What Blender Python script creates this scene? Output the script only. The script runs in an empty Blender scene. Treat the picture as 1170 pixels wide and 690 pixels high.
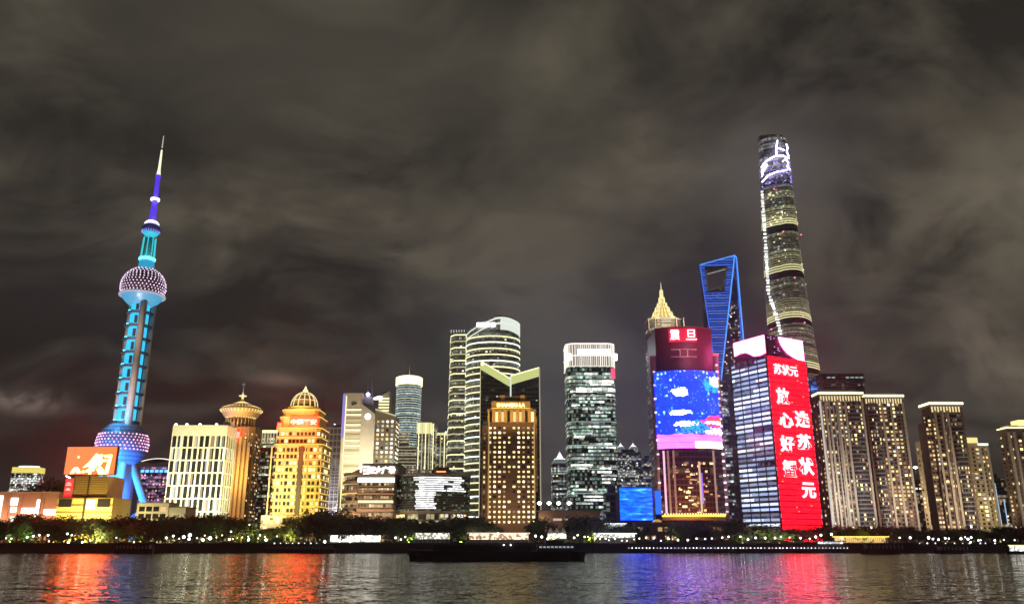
import bpy, math, random
from mathutils import Vector, Matrix

# ------------------------------------------------------------------ camera, sky, exposure
SC = bpy.context.scene
COL = SC.collection
random.seed(7)
F = 930.0                       # focal length in photo pixels (1170 wide)
TH = math.radians(16.4)         # camera pitch
CAMZ = 6.0
HAZE = 0.00011
GZ = 5.0                        # level of the far embankment above the river
cam_d = bpy.data.cameras.new('camera')
cam = bpy.data.objects.new('camera', cam_d); COL.objects.link(cam)
cam.location = (0, 0, CAMZ); cam.rotation_euler = (math.pi/2 + TH, 0, 0)
cam_d.sensor_width = 36; cam_d.lens = F/1170*36; cam_d.clip_start = 1; cam_d.clip_end = 20000
SC.camera = cam
SC.view_settings.view_transform = 'Standard'
SC.view_settings.look = 'None'
SC.view_settings.exposure = 0.32
SC.view_settings.gamma = 1
SC.cycles.use_denoising = True
SC.cycles.sample_clamp_indirect = 90
SC.cycles.max_bounces = 5
SC.cycles.diffuse_bounces = 2
SC.cycles.glossy_bounces = 3
SC.cycles.caustics_reflective = False
SC.cycles.caustics_refractive = False

class NT:
    """small helper to wire shader nodes"""
    def __init__(s, tree): s.t = tree; s.n = tree.nodes; s.l = tree.links
    def node(s, typ, **kw):
        x = s.n.new(typ)
        for k, v in kw.items(): setattr(x, k, v)
        return x
    def put(s, sock, v):
        if isinstance(v, bpy.types.NodeSocket): s.l.new(v, sock)
        else: sock.default_value = v
    def m(s, op, a, b=0.0, c=0.0, clamp=False):
        x = s.node('ShaderNodeMath', operation=op, use_clamp=clamp)
        s.put(x.inputs[0], a); s.put(x.inputs[1], b); s.put(x.inputs[2], c)
        return x.outputs[0]
    def v(s, op, a, b=(0, 0, 0)):
        x = s.node('ShaderNodeVectorMath', operation=op)
        s.put(x.inputs[0], a); s.put(x.inputs[1], b)
        return x.outputs['Value'] if op in ('DOT_PRODUCT', 'LENGTH') else x.outputs[0]
    def sep(s, a):
        x = s.node('ShaderNodeSeparateXYZ'); s.put(x.inputs[0], a); return x.outputs
    def com(s, a, b, c=0.0):
        x = s.node('ShaderNodeCombineXYZ'); s.put(x.inputs[0], a); s.put(x.inputs[1], b); s.put(x.inputs[2], c); return x.outputs[0]
    def ramp(s, fac, stops, interp='LINEAR'):
        x = s.node('ShaderNodeValToRGB'); x.color_ramp.interpolation = interp
        e = x.color_ramp.elements
        while len(e) < len(stops): e.new(0.5)
        for i, (p, c) in enumerate(stops):
            e[i].position = p; e[i].color = (*c, 1) if len(c) == 3 else c
        s.put(x.inputs[0], fac); return x.outputs[0]
    def noise(s, vec, scale, detail=4, rough=0.5, dist=0.0):
        x = s.node('ShaderNodeTexNoise'); s.put(x.inputs['Vector'], vec)
        x.inputs['Scale'].default_value = scale; x.inputs['Detail'].default_value = detail
        x.inputs['Roughness'].default_value = rough; x.inputs['Distortion'].default_value = dist
        return x.outputs[0]
    def mix(s, f, a, b, blend='MIX'):
        x = s.node('ShaderNodeMix', data_type='RGBA', blend_type=blend)
        s.put(x.inputs[0], f)
        for i, q in ((6, a), (7, b)):
            if not isinstance(q, bpy.types.NodeSocket) and len(q) == 3: q = (*q, 1)
            s.put(x.inputs[i], q)
        return x.outputs[2]

def Yp(py): return math.cos(TH) - (345-py)/F*math.sin(TH)
def Zp(py): return math.sin(TH) + (345-py)/F*math.cos(TH)
def K(px, py): return (px-585)/F/Yp(py)
def EX(px, py, Y): return K(px, py)*Y                       # X of an upright edge seen through a photo point
def HZ(py, Y): return CAMZ + Y*Zp(py)/Yp(py)                # height above the river
def ZL(py, Y): return HZ(py, Y) - GZ                        # height above the embankment
def DIR(px, py): return Vector(((px-585)/F, Yp(py), Zp(py))).normalized()

world = bpy.data.worlds.new('World'); SC.world = world; world.use_nodes = True
w = NT(world.node_tree); w.n.clear()
out = w.node('ShaderNodeOutputWorld'); bg = w.node('ShaderNodeBackground')
w.l.new(bg.outputs[0], out.inputs[0])
D = w.v('NORMALIZE', w.node('ShaderNodeTexCoord').outputs['Generated'])
dx, dy, dz = w.sep(D)
zz = w.m('ADD', w.m('MAXIMUM', dz, 0.0), 0.42)
cp = w.com(w.m('DIVIDE', dx, zz), w.m('DIVIDE', dy, zz), 0.0)
n1 = w.noise(w.v('ADD', cp, (3.1, 1.7, 0)), 1.15, 5, 0.55, 0.7)
n2 = w.noise(w.v('MULTIPLY', cp, (1.0, 1.5, 1)), 3.6, 8, 0.60, 0.5)
nn = w.m('ADD', w.m('MULTIPLY', n1, 0.56), w.m('MULTIPLY', n2, 0.44))
nn = w.m('ADD', 0.5, w.m('MULTIPLY', w.m('SUBTRACT', nn, 0.5), 1.8))
cl = w.ramp(nn, [(0.36, (0.017, 0.0150, 0.0130)), (0.45, (0.040, 0.0355, 0.0275)), (0.53, (0.065, 0.057, 0.042)), (0.63, (0.108, 0.094, 0.068))])
# lower sky: darker and a touch bluer, brownish at the far left
low = w.ramp(w.m('DIVIDE', dz, 0.55, clamp=True), [(0.0, (0.50, 0.50, 0.60)), (0.32, (0.62, 0.62, 0.67)), (0.62, (0.92, 0.90, 0.92)), (1.0, (1.05, 1.03, 1.0))])
base = w.mix(1.0, cl, low, 'MULTIPLY')
def patch(base, px, py, sx, sy, col, amt, wisp=0.9, sc=6.0, cut=0.42):
    """a lit cloud bank at one bearing in the sky"""
    d = DIR(px, py); r = Vector((0, 0, 1)).cross(d).normalized()*-1; u = d.cross(r).normalized()*-1
    a = w.m('DIVIDE', w.v('DOT_PRODUCT', D, tuple(r)), sx/F); b = w.m('DIVIDE', w.v('DOT_PRODUCT', D, tuple(u)), sy/F)
    q = w.m('ADD', w.m('MULTIPLY', a, a), w.m('MULTIPLY', b, b))
    g = w.m('POWER', 2.718, w.m('MULTIPLY', q, -1.0))
    nz = w.noise(D, sc, 6, 0.6, 0.4)
    g = w.m('MULTIPLY', g, w.m('MULTIPLY', w.m('SUBTRACT', nz, cut-wisp*0.3), 1/0.20, clamp=True))
    return w.mix(w.m('MULTIPLY', g, amt, clamp=True), base, col)
base = patch(base, 1100, 260, 150, 80, (0.150, 0.128, 0.092), 0.95, 0.3, 6.0, 0.47)
base = patch(base, 1140, 410, 100, 50, (0.165, 0.132, 0.10), 1.0, 0.2, 9.0, 0.47)
base = patch(base, 880, 205, 85, 60, (0.115, 0.100, 0.095), 0.55, 0.9, 7.0)
base = patch(base, 28, 458, 30, 11, (0.20, 0.15, 0.13), 1.0, 0.3, 26.0, 0.44)
base = patch(base, 325, 434, 28, 7, (0.13, 0.10, 0.08), 0.8, 0.6, 22.0, 0.42)
base = patch(base, 640, 430, 170, 120, (0.062, 0.062, 0.078), 0.55, 1.2, 4.0)
base = patch(base, 500, 230, 260, 120, (0.078, 0.068, 0.050), 0.7, 0.1, 5.0, 0.48)
base = patch(base, 120, 60, 190, 70, (0.020, 0.018, 0.016), 0.6, 0.2, 5.0, 0.48)
base = patch(base, 960, 470, 130, 90, (0.028, 0.024, 0.028), 0.5, 0.4, 5.0, 0.48)
base = patch(base, 400, 60, 260, 110, (0.075, 0.068, 0.052), 0.55, 0.6, 4.0)
base = patch(base, 130, 150, 130, 34, (0.015, 0.013, 0.012), 0.95, 0.3, 7.0)
base = patch(base, 40, 330, 90, 40, (0.020, 0.017, 0.018), 0.6, 0.6, 6.0)
w.l.new(base, bg.inputs[0]); bg.inputs[1].default_value = 0.96

# ------------------------------------------------------------------ materials
MATS = {}
def newmat(name):
    m = bpy.data.materials.new(name); m.use_nodes = True
    t = NT(m.node_tree); t.n.clear()
    o = t.node('ShaderNodeOutputMaterial'); b = t.node('ShaderNodeBsdfPrincipled'); t.l.new(b.outputs[0], o.inputs[0])
    return m, t, b
def solid(name, col, rough=0.6, metal=0.0, var=0.18, scale=0.25, bump=0.0):
    if name in MATS: return MATS[name]
    m, t, b = newmat(name)
    tc = t.node('ShaderNodeTexCoord').outputs['Object']
    n = t.noise(tc, scale, 5, 0.6)
    c = t.mix(n, tuple(x*(1-var) for x in col), tuple(min(1, x*(1+var)) for x in col))
    t.l.new(c, b.inputs['Base Color'])
    t.put(b.inputs['Roughness'], t.m('ADD', rough-0.06, t.m('MULTIPLY', n, 0.12)))
    b.inputs['Metallic'].default_value = metal
    if bump:
        bp = t.node('ShaderNodeBump'); bp.inputs['Distance'].default_value = bump
        t.l.new(n, bp.inputs['Height']); t.l.new(bp.outputs[0], b.inputs['Normal'])
    MATS[name] = m; return m
def emit(name, col, strength, vary=0.0, sample=False, base=(0.05, 0.05, 0.05)):
    """a surface that gives off light (lamp, lit window, screen, LED strip) or has floodlight put in as glow"""
    if name in MATS: return MATS[name]
    m, t, b = newmat(name)
    b.inputs['Base Color'].default_value = (*base, 1); b.inputs['Roughness'].default_value = 0.35
    b.inputs['Emission Color'].default_value = (*col, 1)
    if vary:
        r = t.m('FRACT', t.m('ADD', t.node('ShaderNodeObjectInfo').outputs['Random'], t.node('ShaderNodeNewGeometry').outputs['Random Per Island']))
        t.put(b.inputs['Emission Strength'], t.m('MULTIPLY', strength, t.m('ADD', 1-vary, t.m('MULTIPLY', t.m('MULTIPLY', r, r), 3*vary))))
    else: b.inputs['Emission Strength'].default_value = strength
    m.cycles.emission_sampling = 'AUTO' if sample else 'NONE'
    MATS[name] = m; return m
def curtain(name, base, glow, cw=3.0, ch=4.0, prob=0.2, strength=0.8, rough=0.12, rowp=0.3, glow2=None, mull=0.12, frame=None):
    """glazed curtain wall: mullions and floor slabs, with the lit rooms behind some panes. UV is in metres."""
    if name in MATS: return MATS[name]
    m, t, b = newmat(name)
    u, v, _ = t.sep(t.node('ShaderNodeUVMap').outputs[0])
    cu = t.m('DIVIDE', u, cw); cv = t.m('DIVIDE', v, ch)
    iu, iv = t.m('FLOOR', cu), t.m('FLOOR', cv); fu, fv = t.m('FRACT', cu), t.m('FRACT', cv)
    wn = t.node('ShaderNodeTexWhiteNoise'); wn.noise_dimensions = '2D'; t.l.new(t.com(iu, iv), wn.inputs['Vector'])
    rnd = wn.outputs['Value']; rc = wn.outputs['Color']
    wr = t.node('ShaderNodeTexWhiteNoise'); wr.noise_dimensions = '1D'; t.l.new(iv, wr.inputs['W']); row = wr.outputs['Value']
    nz = t.noise(t.com(t.m('MULTIPLY', iu, 0.13), t.m('MULTIPLY', iv, 0.7)), 1.0, 2, 0.5)
    thr = t.m('MULTIPLY', prob, t.m('ADD', t.m('MULTIPLY', t.m('LESS_THAN', row, rowp), 2.2), t.m('MULTIPLY', t.m('SUBTRACT', nz, 0.2), 2.2)))
    lit = t.m('LESS_THAN', rnd, thr)
    mu = t.m('MULTIPLY', t.m('GREATER_THAN', fu, mull), t.m('GREATER_THAN', fv, 0.30))
    blind = t.m('GREATER_THAN', t.sep(rc)[1], fv)          # blinds drawn part of the way
    br = t.m('ADD', 0.25, t.m('MULTIPLY', t.m('POWER', t.sep(rc)[0], 2.0), 1.2))
    e = t.m('MULTIPLY', t.m('MULTIPLY', lit, mu), t.m('MULTIPLY', br, t.m('ADD', 0.5, t.m('MULTIPLY', blind, 0.5))))
    t.put(b.inputs['Emission Strength'], t.m('MULTIPLY', e, strength))
    g2 = glow2 or glow
    t.l.new(t.mix(t.m('GREATER_THAN', t.sep(rc)[2], 0.6), glow, g2), b.inputs['Emission Color'])
    fr = frame or tuple(x*2.2+0.02 for x in base)
    t.l.new(t.mix(mu, fr, base), b.inputs['Base Color'])
    t.put(b.inputs['Roughness'], t.m('SUBTRACT', 0.5, t.m('MULTIPLY', mu, 0.5-rough)))
    m.cycles.emission_sampling = 'NONE'
    MATS[name] = m; return m

W_WARM = emit('warm lit window', (1.0, 0.72, 0.32), 1.1, 0.5)
W_WARMD = emit('dim warm lit window', (1.0, 0.62, 0.28), 0.42, 0.5)
W_YEL = emit('yellow lit window', (1.0, 0.80, 0.30), 1.6, 0.4)
W_WHITE = emit('white lit window', (0.95, 0.97, 0.88), 1.2, 0.5)
W_WHITED = emit('dim white lit window', (0.75, 0.85, 0.80), 0.38, 0.5)
W_COOL = emit('cool lit window', (0.55, 0.72, 1.0), 0.7, 0.5)
W_DARK = solid('dark window glass', (0.015, 0.018, 0.022), 0.12)
S_YEL = emit('pale yellow light strip', (1.0, 0.93, 0.52), 1.25)
S_YELD = emit('dim yellow light strip', (0.95, 0.88, 0.50), 0.5)
S_WHITE = emit('white light strip', (0.92, 1.0, 0.92), 1.6)
S_WHITED = emit('dim white light strip', (0.75, 0.88, 0.85), 0.35)
S_GOLD = emit('gold light strip', (1.0, 0.58, 0.10), 1.7)
S_BLUE = emit('blue light strip', (0.06, 0.28, 1.0), 1.6)
S_CYAN = emit('cyan light strip', (0.05, 0.75, 1.0), 2.0)
L_WHITE = emit('white lettering', (1.0, 0.96, 0.92), 5.0, sample=True)
L_RED = emit('red lamp', (1.0, 0.03, 0.03), 4.0)
STONE = solid('pale stone cladding', (0.42, 0.39, 0.33), 0.75)
CREAM = solid('cream stone cladding', (0.48, 0.44, 0.33), 0.75)
GREY = solid('grey concrete', (0.20, 0.20, 0.20), 0.8)
DGREY = solid('dark grey cladding', (0.05, 0.05, 0.055), 0.55)
BRONZE = solid('brown granite cladding', (0.15, 0.085, 0.05), 0.6)
STEEL = solid('steel', (0.35, 0.36, 0.38), 0.35, 0.8)
PALEM = solid('pale painted metal', (0.55, 0.55, 0.55), 0.45, 0.2)
BLACK = solid('black painted metal', (0.012, 0.012, 0.013), 0.6)
SALMON = solid('salmon pink render', (0.46, 0.25, 0.17), 0.8)
ROOFG = solid('grey flat roof', (0.10, 0.10, 0.10), 0.85)

# ------------------------------------------------------------------ mesh builder
class MB:
    def __init__(s): s.v = []; s.f = []; s.uv = []; s.sm = []
    def face(s, pts, uv=None, smooth=False):
        i = len(s.v); s.v += [tuple(p) for p in pts]; s.f.append(tuple(range(i, i+len(pts))))
        s.uv.append(uv or [(p[0]+p[1], p[2]) for p in pts]); s.sm.append(smooth); return s
    def box(s, x0, x1, y0, y1, z0, z1):
        p = [(x0, y0), (x1, y0), (x1, y1), (x0, y1)]
        return s.prism(p, z0, z1)
    def prism(s, plan, z0, z1, plan2=None, cap=True, smooth=False, u0=0.0):
        """plan: counter-clockwise points; z1 may be a function of (x, y)"""
        p2 = plan2 or plan; n = len(plan); i0 = len(s.v)
        za = z0 if callable(z0) else (lambda x, y: z0)
        zb = z1 if callable(z1) else (lambda x, y: z1)
        s.v += [(x, y, za(x, y)) for x, y in plan]; s.v += [(x, y, zb(x, y)) for x, y in p2]
        u = u0
        for k in range(n):
            j = (k+1) % n
            L = math.hypot(plan[j][0]-plan[k][0], plan[j][1]-plan[k][1])
            s.f.append((i0+k, i0+j, i0+n+j, i0+n+k)); s.sm.append(smooth)
            s.uv.append([(u, s.v[i0+k][2]), (u+L, s.v[i0+j][2]), (u+L, s.v[i0+n+j][2]), (u, s.v[i0+n+k][2])]); u += L
        if cap:
            s.f.append(tuple(i0+n+k for k in range(n))); s.uv.append([(0.01, 0.01)]*n); s.sm.append(False)
            s.f.append(tuple(i0+k for k in reversed(range(n)))); s.uv.append([(0.01, 0.01)]*n); s.sm.append(False)
        return s
    def lathe(s, prof, cx=0, cy=0, n=32, smooth=True):
        """prof: (radius, z) from the bottom up"""
        i0 = len(s.v)
        for r, z in prof:
            for k in range(n):
                a = 2*math.pi*k/n; s.v.append((cx+r*math.cos(a), cy+r*math.sin(a), z))
        for q in range(len(prof)-1):
            for k in range(n):
                j = (k+1) % n
                a = i0+q*n; b = a+n
                s.f.append((a+k, a+j, b+j, b+k)); s.sm.append(smooth)
                R = prof[q][0]; s.uv.append([(R*2*math.pi*k/n, prof[q][1]), (R*2*math.pi*(k+1)/n, prof[q][1]), (R*2*math.pi*(k+1)/n, prof[q+1][1]), (R*2*math.pi*k/n, prof[q+1][1])])
        s.f.append(tuple(i0+k for k in reversed(range(n)))); s.uv.append([(0, 0)]*n); s.sm.append(False)
        e = i0+(len(prof)-1)*n
        s.f.append(tuple(e+k for k in range(n))); s.uv.append([(0, 0)]*n); s.sm.append(False)
        return s
    def tube(s, a, b, r0, r1=None, n=10, smooth=True):
        r1 = r0 if r1 is None else r1
        a = Vector(a); b = Vector(b); d = (b-a).normalized()
        x = d.orthogonal().normalized(); y = d.cross(x)
        i0 = len(s.v)
        for c, r in ((a, r0), (b, r1)):
            for k in range(n):
                t = 2*math.pi*k/n; s.v.append(tuple(c + x*(r*math.cos(t)) + y*(r*math.sin(t))))
        L = (b-a).length
        for k in range(n):
            j = (k+1) % n; s.f.append((i0+k, i0+j, i0+n+j, i0+n+k)); s.sm.append(smooth)
            s.uv.append([(k, 0), (k+1, 0), (k+1, L), (k, L)])
        s.f.append(tuple(i0+k for k in reversed(range(n)))); s.uv.append([(0, 0)]*n); s.sm.append(False)
        s.f.append(tuple(i0+n+k for k in range(n))); s.uv.append([(0, 0)]*n); s.sm.append(False)
        return s
    def beam(s, a, b, wdt, hgt):
        """bar of rectangular section from a to b"""
        a = Vector(a); b = Vector(b); d = (b-a).normalized()
        up = Vector((0, 0, 1)) if abs(d.z) < 0.9 else Vector((0, 1, 0))
        x = d.cross(up).normalized()*(wdt/2); y = x.normalized().cross(d).normalized()*(hgt/2)
        q = [a-x-y, a+x-y, a+x+y, a-x+y, b-x-y, b+x-y, b+x+y, b-x+y]
        for f in ((3, 2, 1, 0), (4, 5, 6, 7), (0, 1, 5, 4), (1, 2, 6, 5), (2, 3, 7, 6), (3, 0, 4, 7)):
            s.face([q[i] for i in f])
        return s
    def mesh(s, name):
        me = bpy.data.meshes.new(name); me.from_pydata(s.v, [], s.f)
        ul = me.uv_layers.new(name='UVMap')
        flat = [c for f in s.uv for p in f for c in p]
        ul.data.foreach_set('uv', flat)
        me.polygons.foreach_set('use_smooth', s.sm)
        me.update(); return me
    def build(s, name, mat, parent=None, **kw):
        me = s.mesh(name); me.materials.append(mat)
        o = bpy.data.objects.new(name, me); COL.objects.link(o); o.parent = parent
        for k, v in kw.items(): o[k] = v
        return o

def rect(wd, dp, r=0.0, n=4, cx=0, cy=0):
    if r <= 0: return [(cx-wd/2, cy-dp/2), (cx+wd/2, cy-dp/2), (cx+wd/2, cy+dp/2), (cx-wd/2, cy+dp/2)]
    o = []
    for qx, qy, a0 in ((1, -1, -90), (1, 1, 0), (-1, 1, 90), (-1, -1, 180)):
        for k in range(n+1):
            a = math.radians(a0+90*k/n)
            o.append((cx+qx*(wd/2-r)+r*math.cos(a), cy+qy*(dp/2-r)+r*math.sin(a)))
    return o
def ell(wd, dp, n=32, cx=0, cy=0): return [(cx+wd/2*math.cos(2*math.pi*k/n), cy+dp/2*math.sin(2*math.pi*k/n)) for k in range(n)]
def grow(plan, d):
    n = len(plan); o = []
    for k in range(n):
        p = Vector(plan[k]); a = (p-Vector(plan[k-1])).normalized(); b = (Vector(plan[(k+1) % n])-p).normalized()
        na = Vector((a.y, -a.x)); nb = Vector((b.y, -b.x)); m = (na+nb).normalized()
        o.append(tuple(p + m*(d/max(0.5, m.dot(na)))))
    return o
def taper(plan, s, cx=0, cy=0): return [(cx+(x-cx)*s, cy+(y-cy)*s) for x, y in plan]

def root(name, label, cat, loc, yaw=0, group=None):
    o = bpy.data.objects.new(name, None); COL.objects.link(o)
    o.location = loc; o.rotation_euler = (0, 0, yaw); o.empty_display_size = 5
    o['label'] = label; o['category'] = cat
    if group: o['group'] = group
    return o
def copy_tree(o, parent=None):
    c = o.copy(); COL.objects.link(c); c.parent = parent
    for ch in list(o.children): copy_tree(ch, c)
    return c

_winmesh = {}
def window_set(parent, items, name='window', limit=100):
    """items: (x, y, z, angle, width, height, material): local centre of each window; the first `limit` are single parts"""
    random.shuffle(items)
    items.sort(key=lambda i: -(i[4]*i[5]) if i[6] is not W_DARK else -(i[4]*i[5])+1)
    rest = {}
    for k, (x, y, z, a, ww, wh, mt) in enumerate(items):
        if k < limit:
            key = (round(ww, 2), round(wh, 2), mt.name)
            if key not in _winmesh:
                me = MB().box(-ww/2, ww/2, -0.16, 0.1, -wh/2, wh/2).mesh('window'); me.materials.append(mt); _winmesh[key] = me
            o = bpy.data.objects.new(name, _winmesh[key]); COL.objects.link(o); o.parent = parent
            o.location = (x, y, z); o.rotation_euler = (0, 0, a)
        else: rest.setdefault(mt.name, []).append((x, y, z, a, ww, wh, mt))
    if rest:
        mb = MB(); names = list(rest); idx = []
        for i, nm in enumerate(names):
            for (x, y, z, a, ww, wh, mt) in rest[nm]:
                c, s_ = math.cos(a), math.sin(a)
                pl = [(x+c*px-s_*py, y+s_*px+c*py) for px, py in ((-ww/2, -0.16), (ww/2, -0.16), (ww/2, 0.1), (-ww/2, 0.1))]
                b = len(mb.f); mb.prism(pl, z-wh/2, z+wh/2); idx += [i]*(len(mb.f)-b)
        o = mb.build(name, MATS[names[0]], parent, kind='stuff')
        for nm in names[1:]: o.data.materials.append(MATS[nm])
        o.data.polygons.foreach_set('material_index', idx)

def pick(mix):
    r = random.random()*sum(p for _, p in mix)
    for m, p in mix:
        r -= p
        if r <= 0: return m
    return mix[-1][0]

def facade_windows(rt, plan, z0, z1, fh, bay, ww, wh, mix, prob=1.0, off=0.0, rows=None, margin=1.0, back=False, zoff=0.5):
    """windows over the faces of a plan that look toward the river"""
    items = []
    M = rt.matrix_world if rt.parent else Matrix.LocRotScale(rt.location, rt.rotation_euler, None)
    n = len(plan); nf = max(1, int(round((z1-z0)/fh)))
    for k in range(n):
        p = Vector((*plan[k], 0)); q = Vector((*plan[(k+1) % n], 0)); L = (q-p).length
        if L < ww*0.7: continue
        d = (q-p)/L; nr = Vector((d.y, -d.x, 0))
        c = M @ ((p+q)/2); wn_ = (M.to_3x3() @ nr)
        if wn_.dot(Vector((-c.x, -c.y, 0)).normalized()) < 0.03 and not back: continue
        mg = margin if L > 8 else 0.0
        nb = max(1, int((L-2*mg)/bay)); st = (L-2*mg)/nb
        a = math.atan2(d.y, d.x)
        for r in range(nf):
            if rows and r not in rows: continue
            zc = z0+(z1-z0)*(r+zoff)/nf
            for b in range(nb):
                if prob < 1 and random.random() > prob: continue
                c2 = p+d*(mg+st*(b+0.5))+nr*off
                items.append((c2.x, c2.y, zc, a, min(ww, st*0.94), wh, pick(mix)))
    return items

def flood(parent, loc, target, sx, sy, power, col, spread=180):
    """architectural floodlight: stands at loc and shines at target, its back to the river"""
    l = bpy.data.lights.new('floodlight', 'AREA'); l.shape = 'RECTANGLE'; l.size = sx; l.size_y = sy
    l.energy = power; l.color = col; l.spread = math.radians(spread)
    o = bpy.data.objects.new('floodlight', l); COL.objects.link(o); o.parent = parent
    o.location = loc; d = Vector(target)-Vector(loc); o.rotation_euler = d.to_track_quat('-Z', 'Y').to_euler()
    return o

def text_part(parent, body, cx, cz, y, wdt, hgt, mat, name='lettering', angle=0.0, bold=0.02, depth=0.3, vertical=False, xy=None):
    """raised letters standing upright on a face; centre (cx, cz), front plane y"""
    cu = bpy.data.curves.new('txt', 'FONT'); cu.body = body; cu.size = 1; cu.offset = bold; cu.extrude = 0.01
    cu.align_x = 'CENTER'; cu.align_y = 'CENTER'; cu.space_line = 1.05
    o = bpy.data.objects.new('txt', cu); COL.objects.link(o)
    bpy.context.view_layer.update()
    dg = bpy.context.evaluated_depsgraph_get()
    me = bpy.data.meshes.new_from_object(o.evaluated_get(dg))
    bpy.data.objects.remove(o); bpy.data.curves.remove(cu)
    xs = [v.co.x for v in me.vertices]; ys = [v.co.y for v in me.vertices]
    mx, my = (min(xs)+max(xs))/2, (min(ys)+max(ys))/2
    sx = wdt/(max(xs)-min(xs)); sy = hgt/(max(ys)-min(ys))
    for v in me.vertices:
        v.co = Vector(((v.co.x-mx)*sx, -depth if v.co.z > 0 else 0.05, (v.co.y-my)*sy))
    me.materials.clear(); me.materials.append(mat); me.name = name
    t = bpy.data.objects.new(name, me); COL.objects.link(t); t.parent = parent
    t.location = (cx, y, cz) if xy is None else (xy[0], xy[1], cz); t.rotation_euler = (0, 0, angle)
    return t

class Bld:
    """a building set out from its photo edges: front face at depth Y, local x across, y away from the river, z up"""
    def __init__(s, name, label, cat, pl, pr, pyref, Y, depth, yaw=0.0, group=None):
        x0, x1 = EX(pl, pyref, Y), EX(pr, pyref, Y)
        s.w = x1-x0; s.d = depth; s.Y = Y; s.cx = (x0+x1)/2; s.pyref = pyref
        s.r = root(name, label, cat, (s.cx, Y+depth/2, GZ), yaw, group)
        s.plan = rect(s.w, depth)
    def z(s, py): return ZL(py, s.Y)
    def x(s, px, py=None): return EX(px, py if py is not None else s.pyref, s.Y)-s.cx
    def fbox(s, name, mat, pxa, pxb, pya, pyb, proud=0.3, parent=None, y=None, **kw):
        """box laid on the front face between photo points"""
        pm = (pya+pyb)/2; y0 = -s.d/2 if y is None else y
        return MB().box(s.x(pxa, pm), s.x(pxb, pm), y0-proud, y0+0.05, s.z(pyb), s.z(pya)).build(name, mat, parent or s.r, **kw)

def strips(bld, plan_at, zs, mats, h=0.6, off=0.35, name='light_strip'):
    for i, z in enumerate(zs):
        MB().prism(grow(plan_at(z), off), z-h/2, z+h/2).build(name, mats[i] if isinstance(mats, list) else mats, bld.r)

# ------------------------------------------------------------------ river, embankment, ground
def make_water():
    m, t, b = newmat('river water')
    tc = t.node('ShaderNodeTexCoord').outputs['Object']
    b.inputs['Base Color'].default_value = (0.010, 0.012, 0.010, 1)
    b.inputs['IOR'].default_value = 2.8
    b.inputs['Roughness'].default_value = 0.07
    nv = None
    for sc_, amp, det in (((0.10, 0.20, 1), 0.34, 2), ((0.45, 0.85, 1), 0.90, 3), ((1.5, 2.4, 1), 0.95, 2)):
        x = t.node('ShaderNodeTexNoise'); t.put(x.inputs['Vector'], t.v('MULTIPLY', tc, sc_)); x.inputs['Scale'].default_value = 1.0
        x.inputs['Detail'].default_value = det; x.inputs['Distortion'].default_value = 0.4
        q = t.v('MULTIPLY', t.v('SUBTRACT', x.outputs['Color'], (0.5, 0.5, 0.5)), (amp*0.75, amp, 0))
        nv = q if nv is None else t.v('ADD', nv, q)
    calm = t.noise(t.v('MULTIPLY', tc, (0.012, 0.03, 1)), 1.0, 3, 0.5)          # gusts: rougher and calmer patches
    gust = t.m('ADD', 0.35, t.m('MULTIPLY', calm, 1.15))
    nv = t.v('MULTIPLY', nv, t.com(gust, gust, 0.0))
    t.l.new(t.v('NORMALIZE', t.v('ADD', nv, (0, -0.045, 1))), b.inputs['Normal'])
    return m
WATER = make_water()
o = MB().face([(-1600, -60, 0), (1600, -60, 0), (1600, 500, 0), (-1600, 500, 0)]).build('water', WATER, None, kind='structure')
GRASSY = solid('paved ground', (0.06, 0.06, 0.055), 0.9, 0, 0.3, 0.05)
o = MB().face([(-9000, 482, GZ), (9000, 482, GZ), (9000, 15000, GZ), (-9000, 15000, GZ)]).build('ground', GRASSY, None, kind='structure')
mb = MB(); mb.box(-1600, 1600, 480, 484, -3, GZ+0.02)
mb.box(-1600, 1600, 479.6, 480.2, 3.1, 3.5); mb.box(-1600, 1600, 479.8, 480.4, GZ-0.3, GZ+0.35)
o = mb.build('quay', solid('dark wet concrete', (0.035, 0.034, 0.032), 0.7, 0, 0.4, 0.3), None, kind='structure')
mb = MB(); mb.box(-1600, 1600, 484.5, 492, GZ+0.004, GZ+0.05)
mb.build('promenade', solid('grey paving slabs', (0.16, 0.155, 0.14), 0.8, 0, 0.25, 0.4), None, kind='structure')

# humid night air, added also to stand for lens glow round the lights
def haze():
    m = bpy.data.materials.new('night haze'); m.use_nodes = True; t = NT(m.node_tree); t.n.clear()
    o = t.node('ShaderNodeOutputMaterial'); v = t.node('ShaderNodeVolumePrincipled')
    v.inputs['Color'].default_value = (0.92, 0.94, 1.0, 1); v.inputs['Density'].default_value = HAZE; v.inputs['Anisotropy'].default_value = 0.82
    t.l.new(v.outputs[0], o.inputs['Volume'])
    MB().box(-2500, 2500, -80, 2600, -4.5, 760).build('haze', m, None, kind='stuff', label='thin humid haze hanging over the river and skyline', category='haze')
SC.cycles.volume_bounces = 0
if HAZE: haze()

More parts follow.
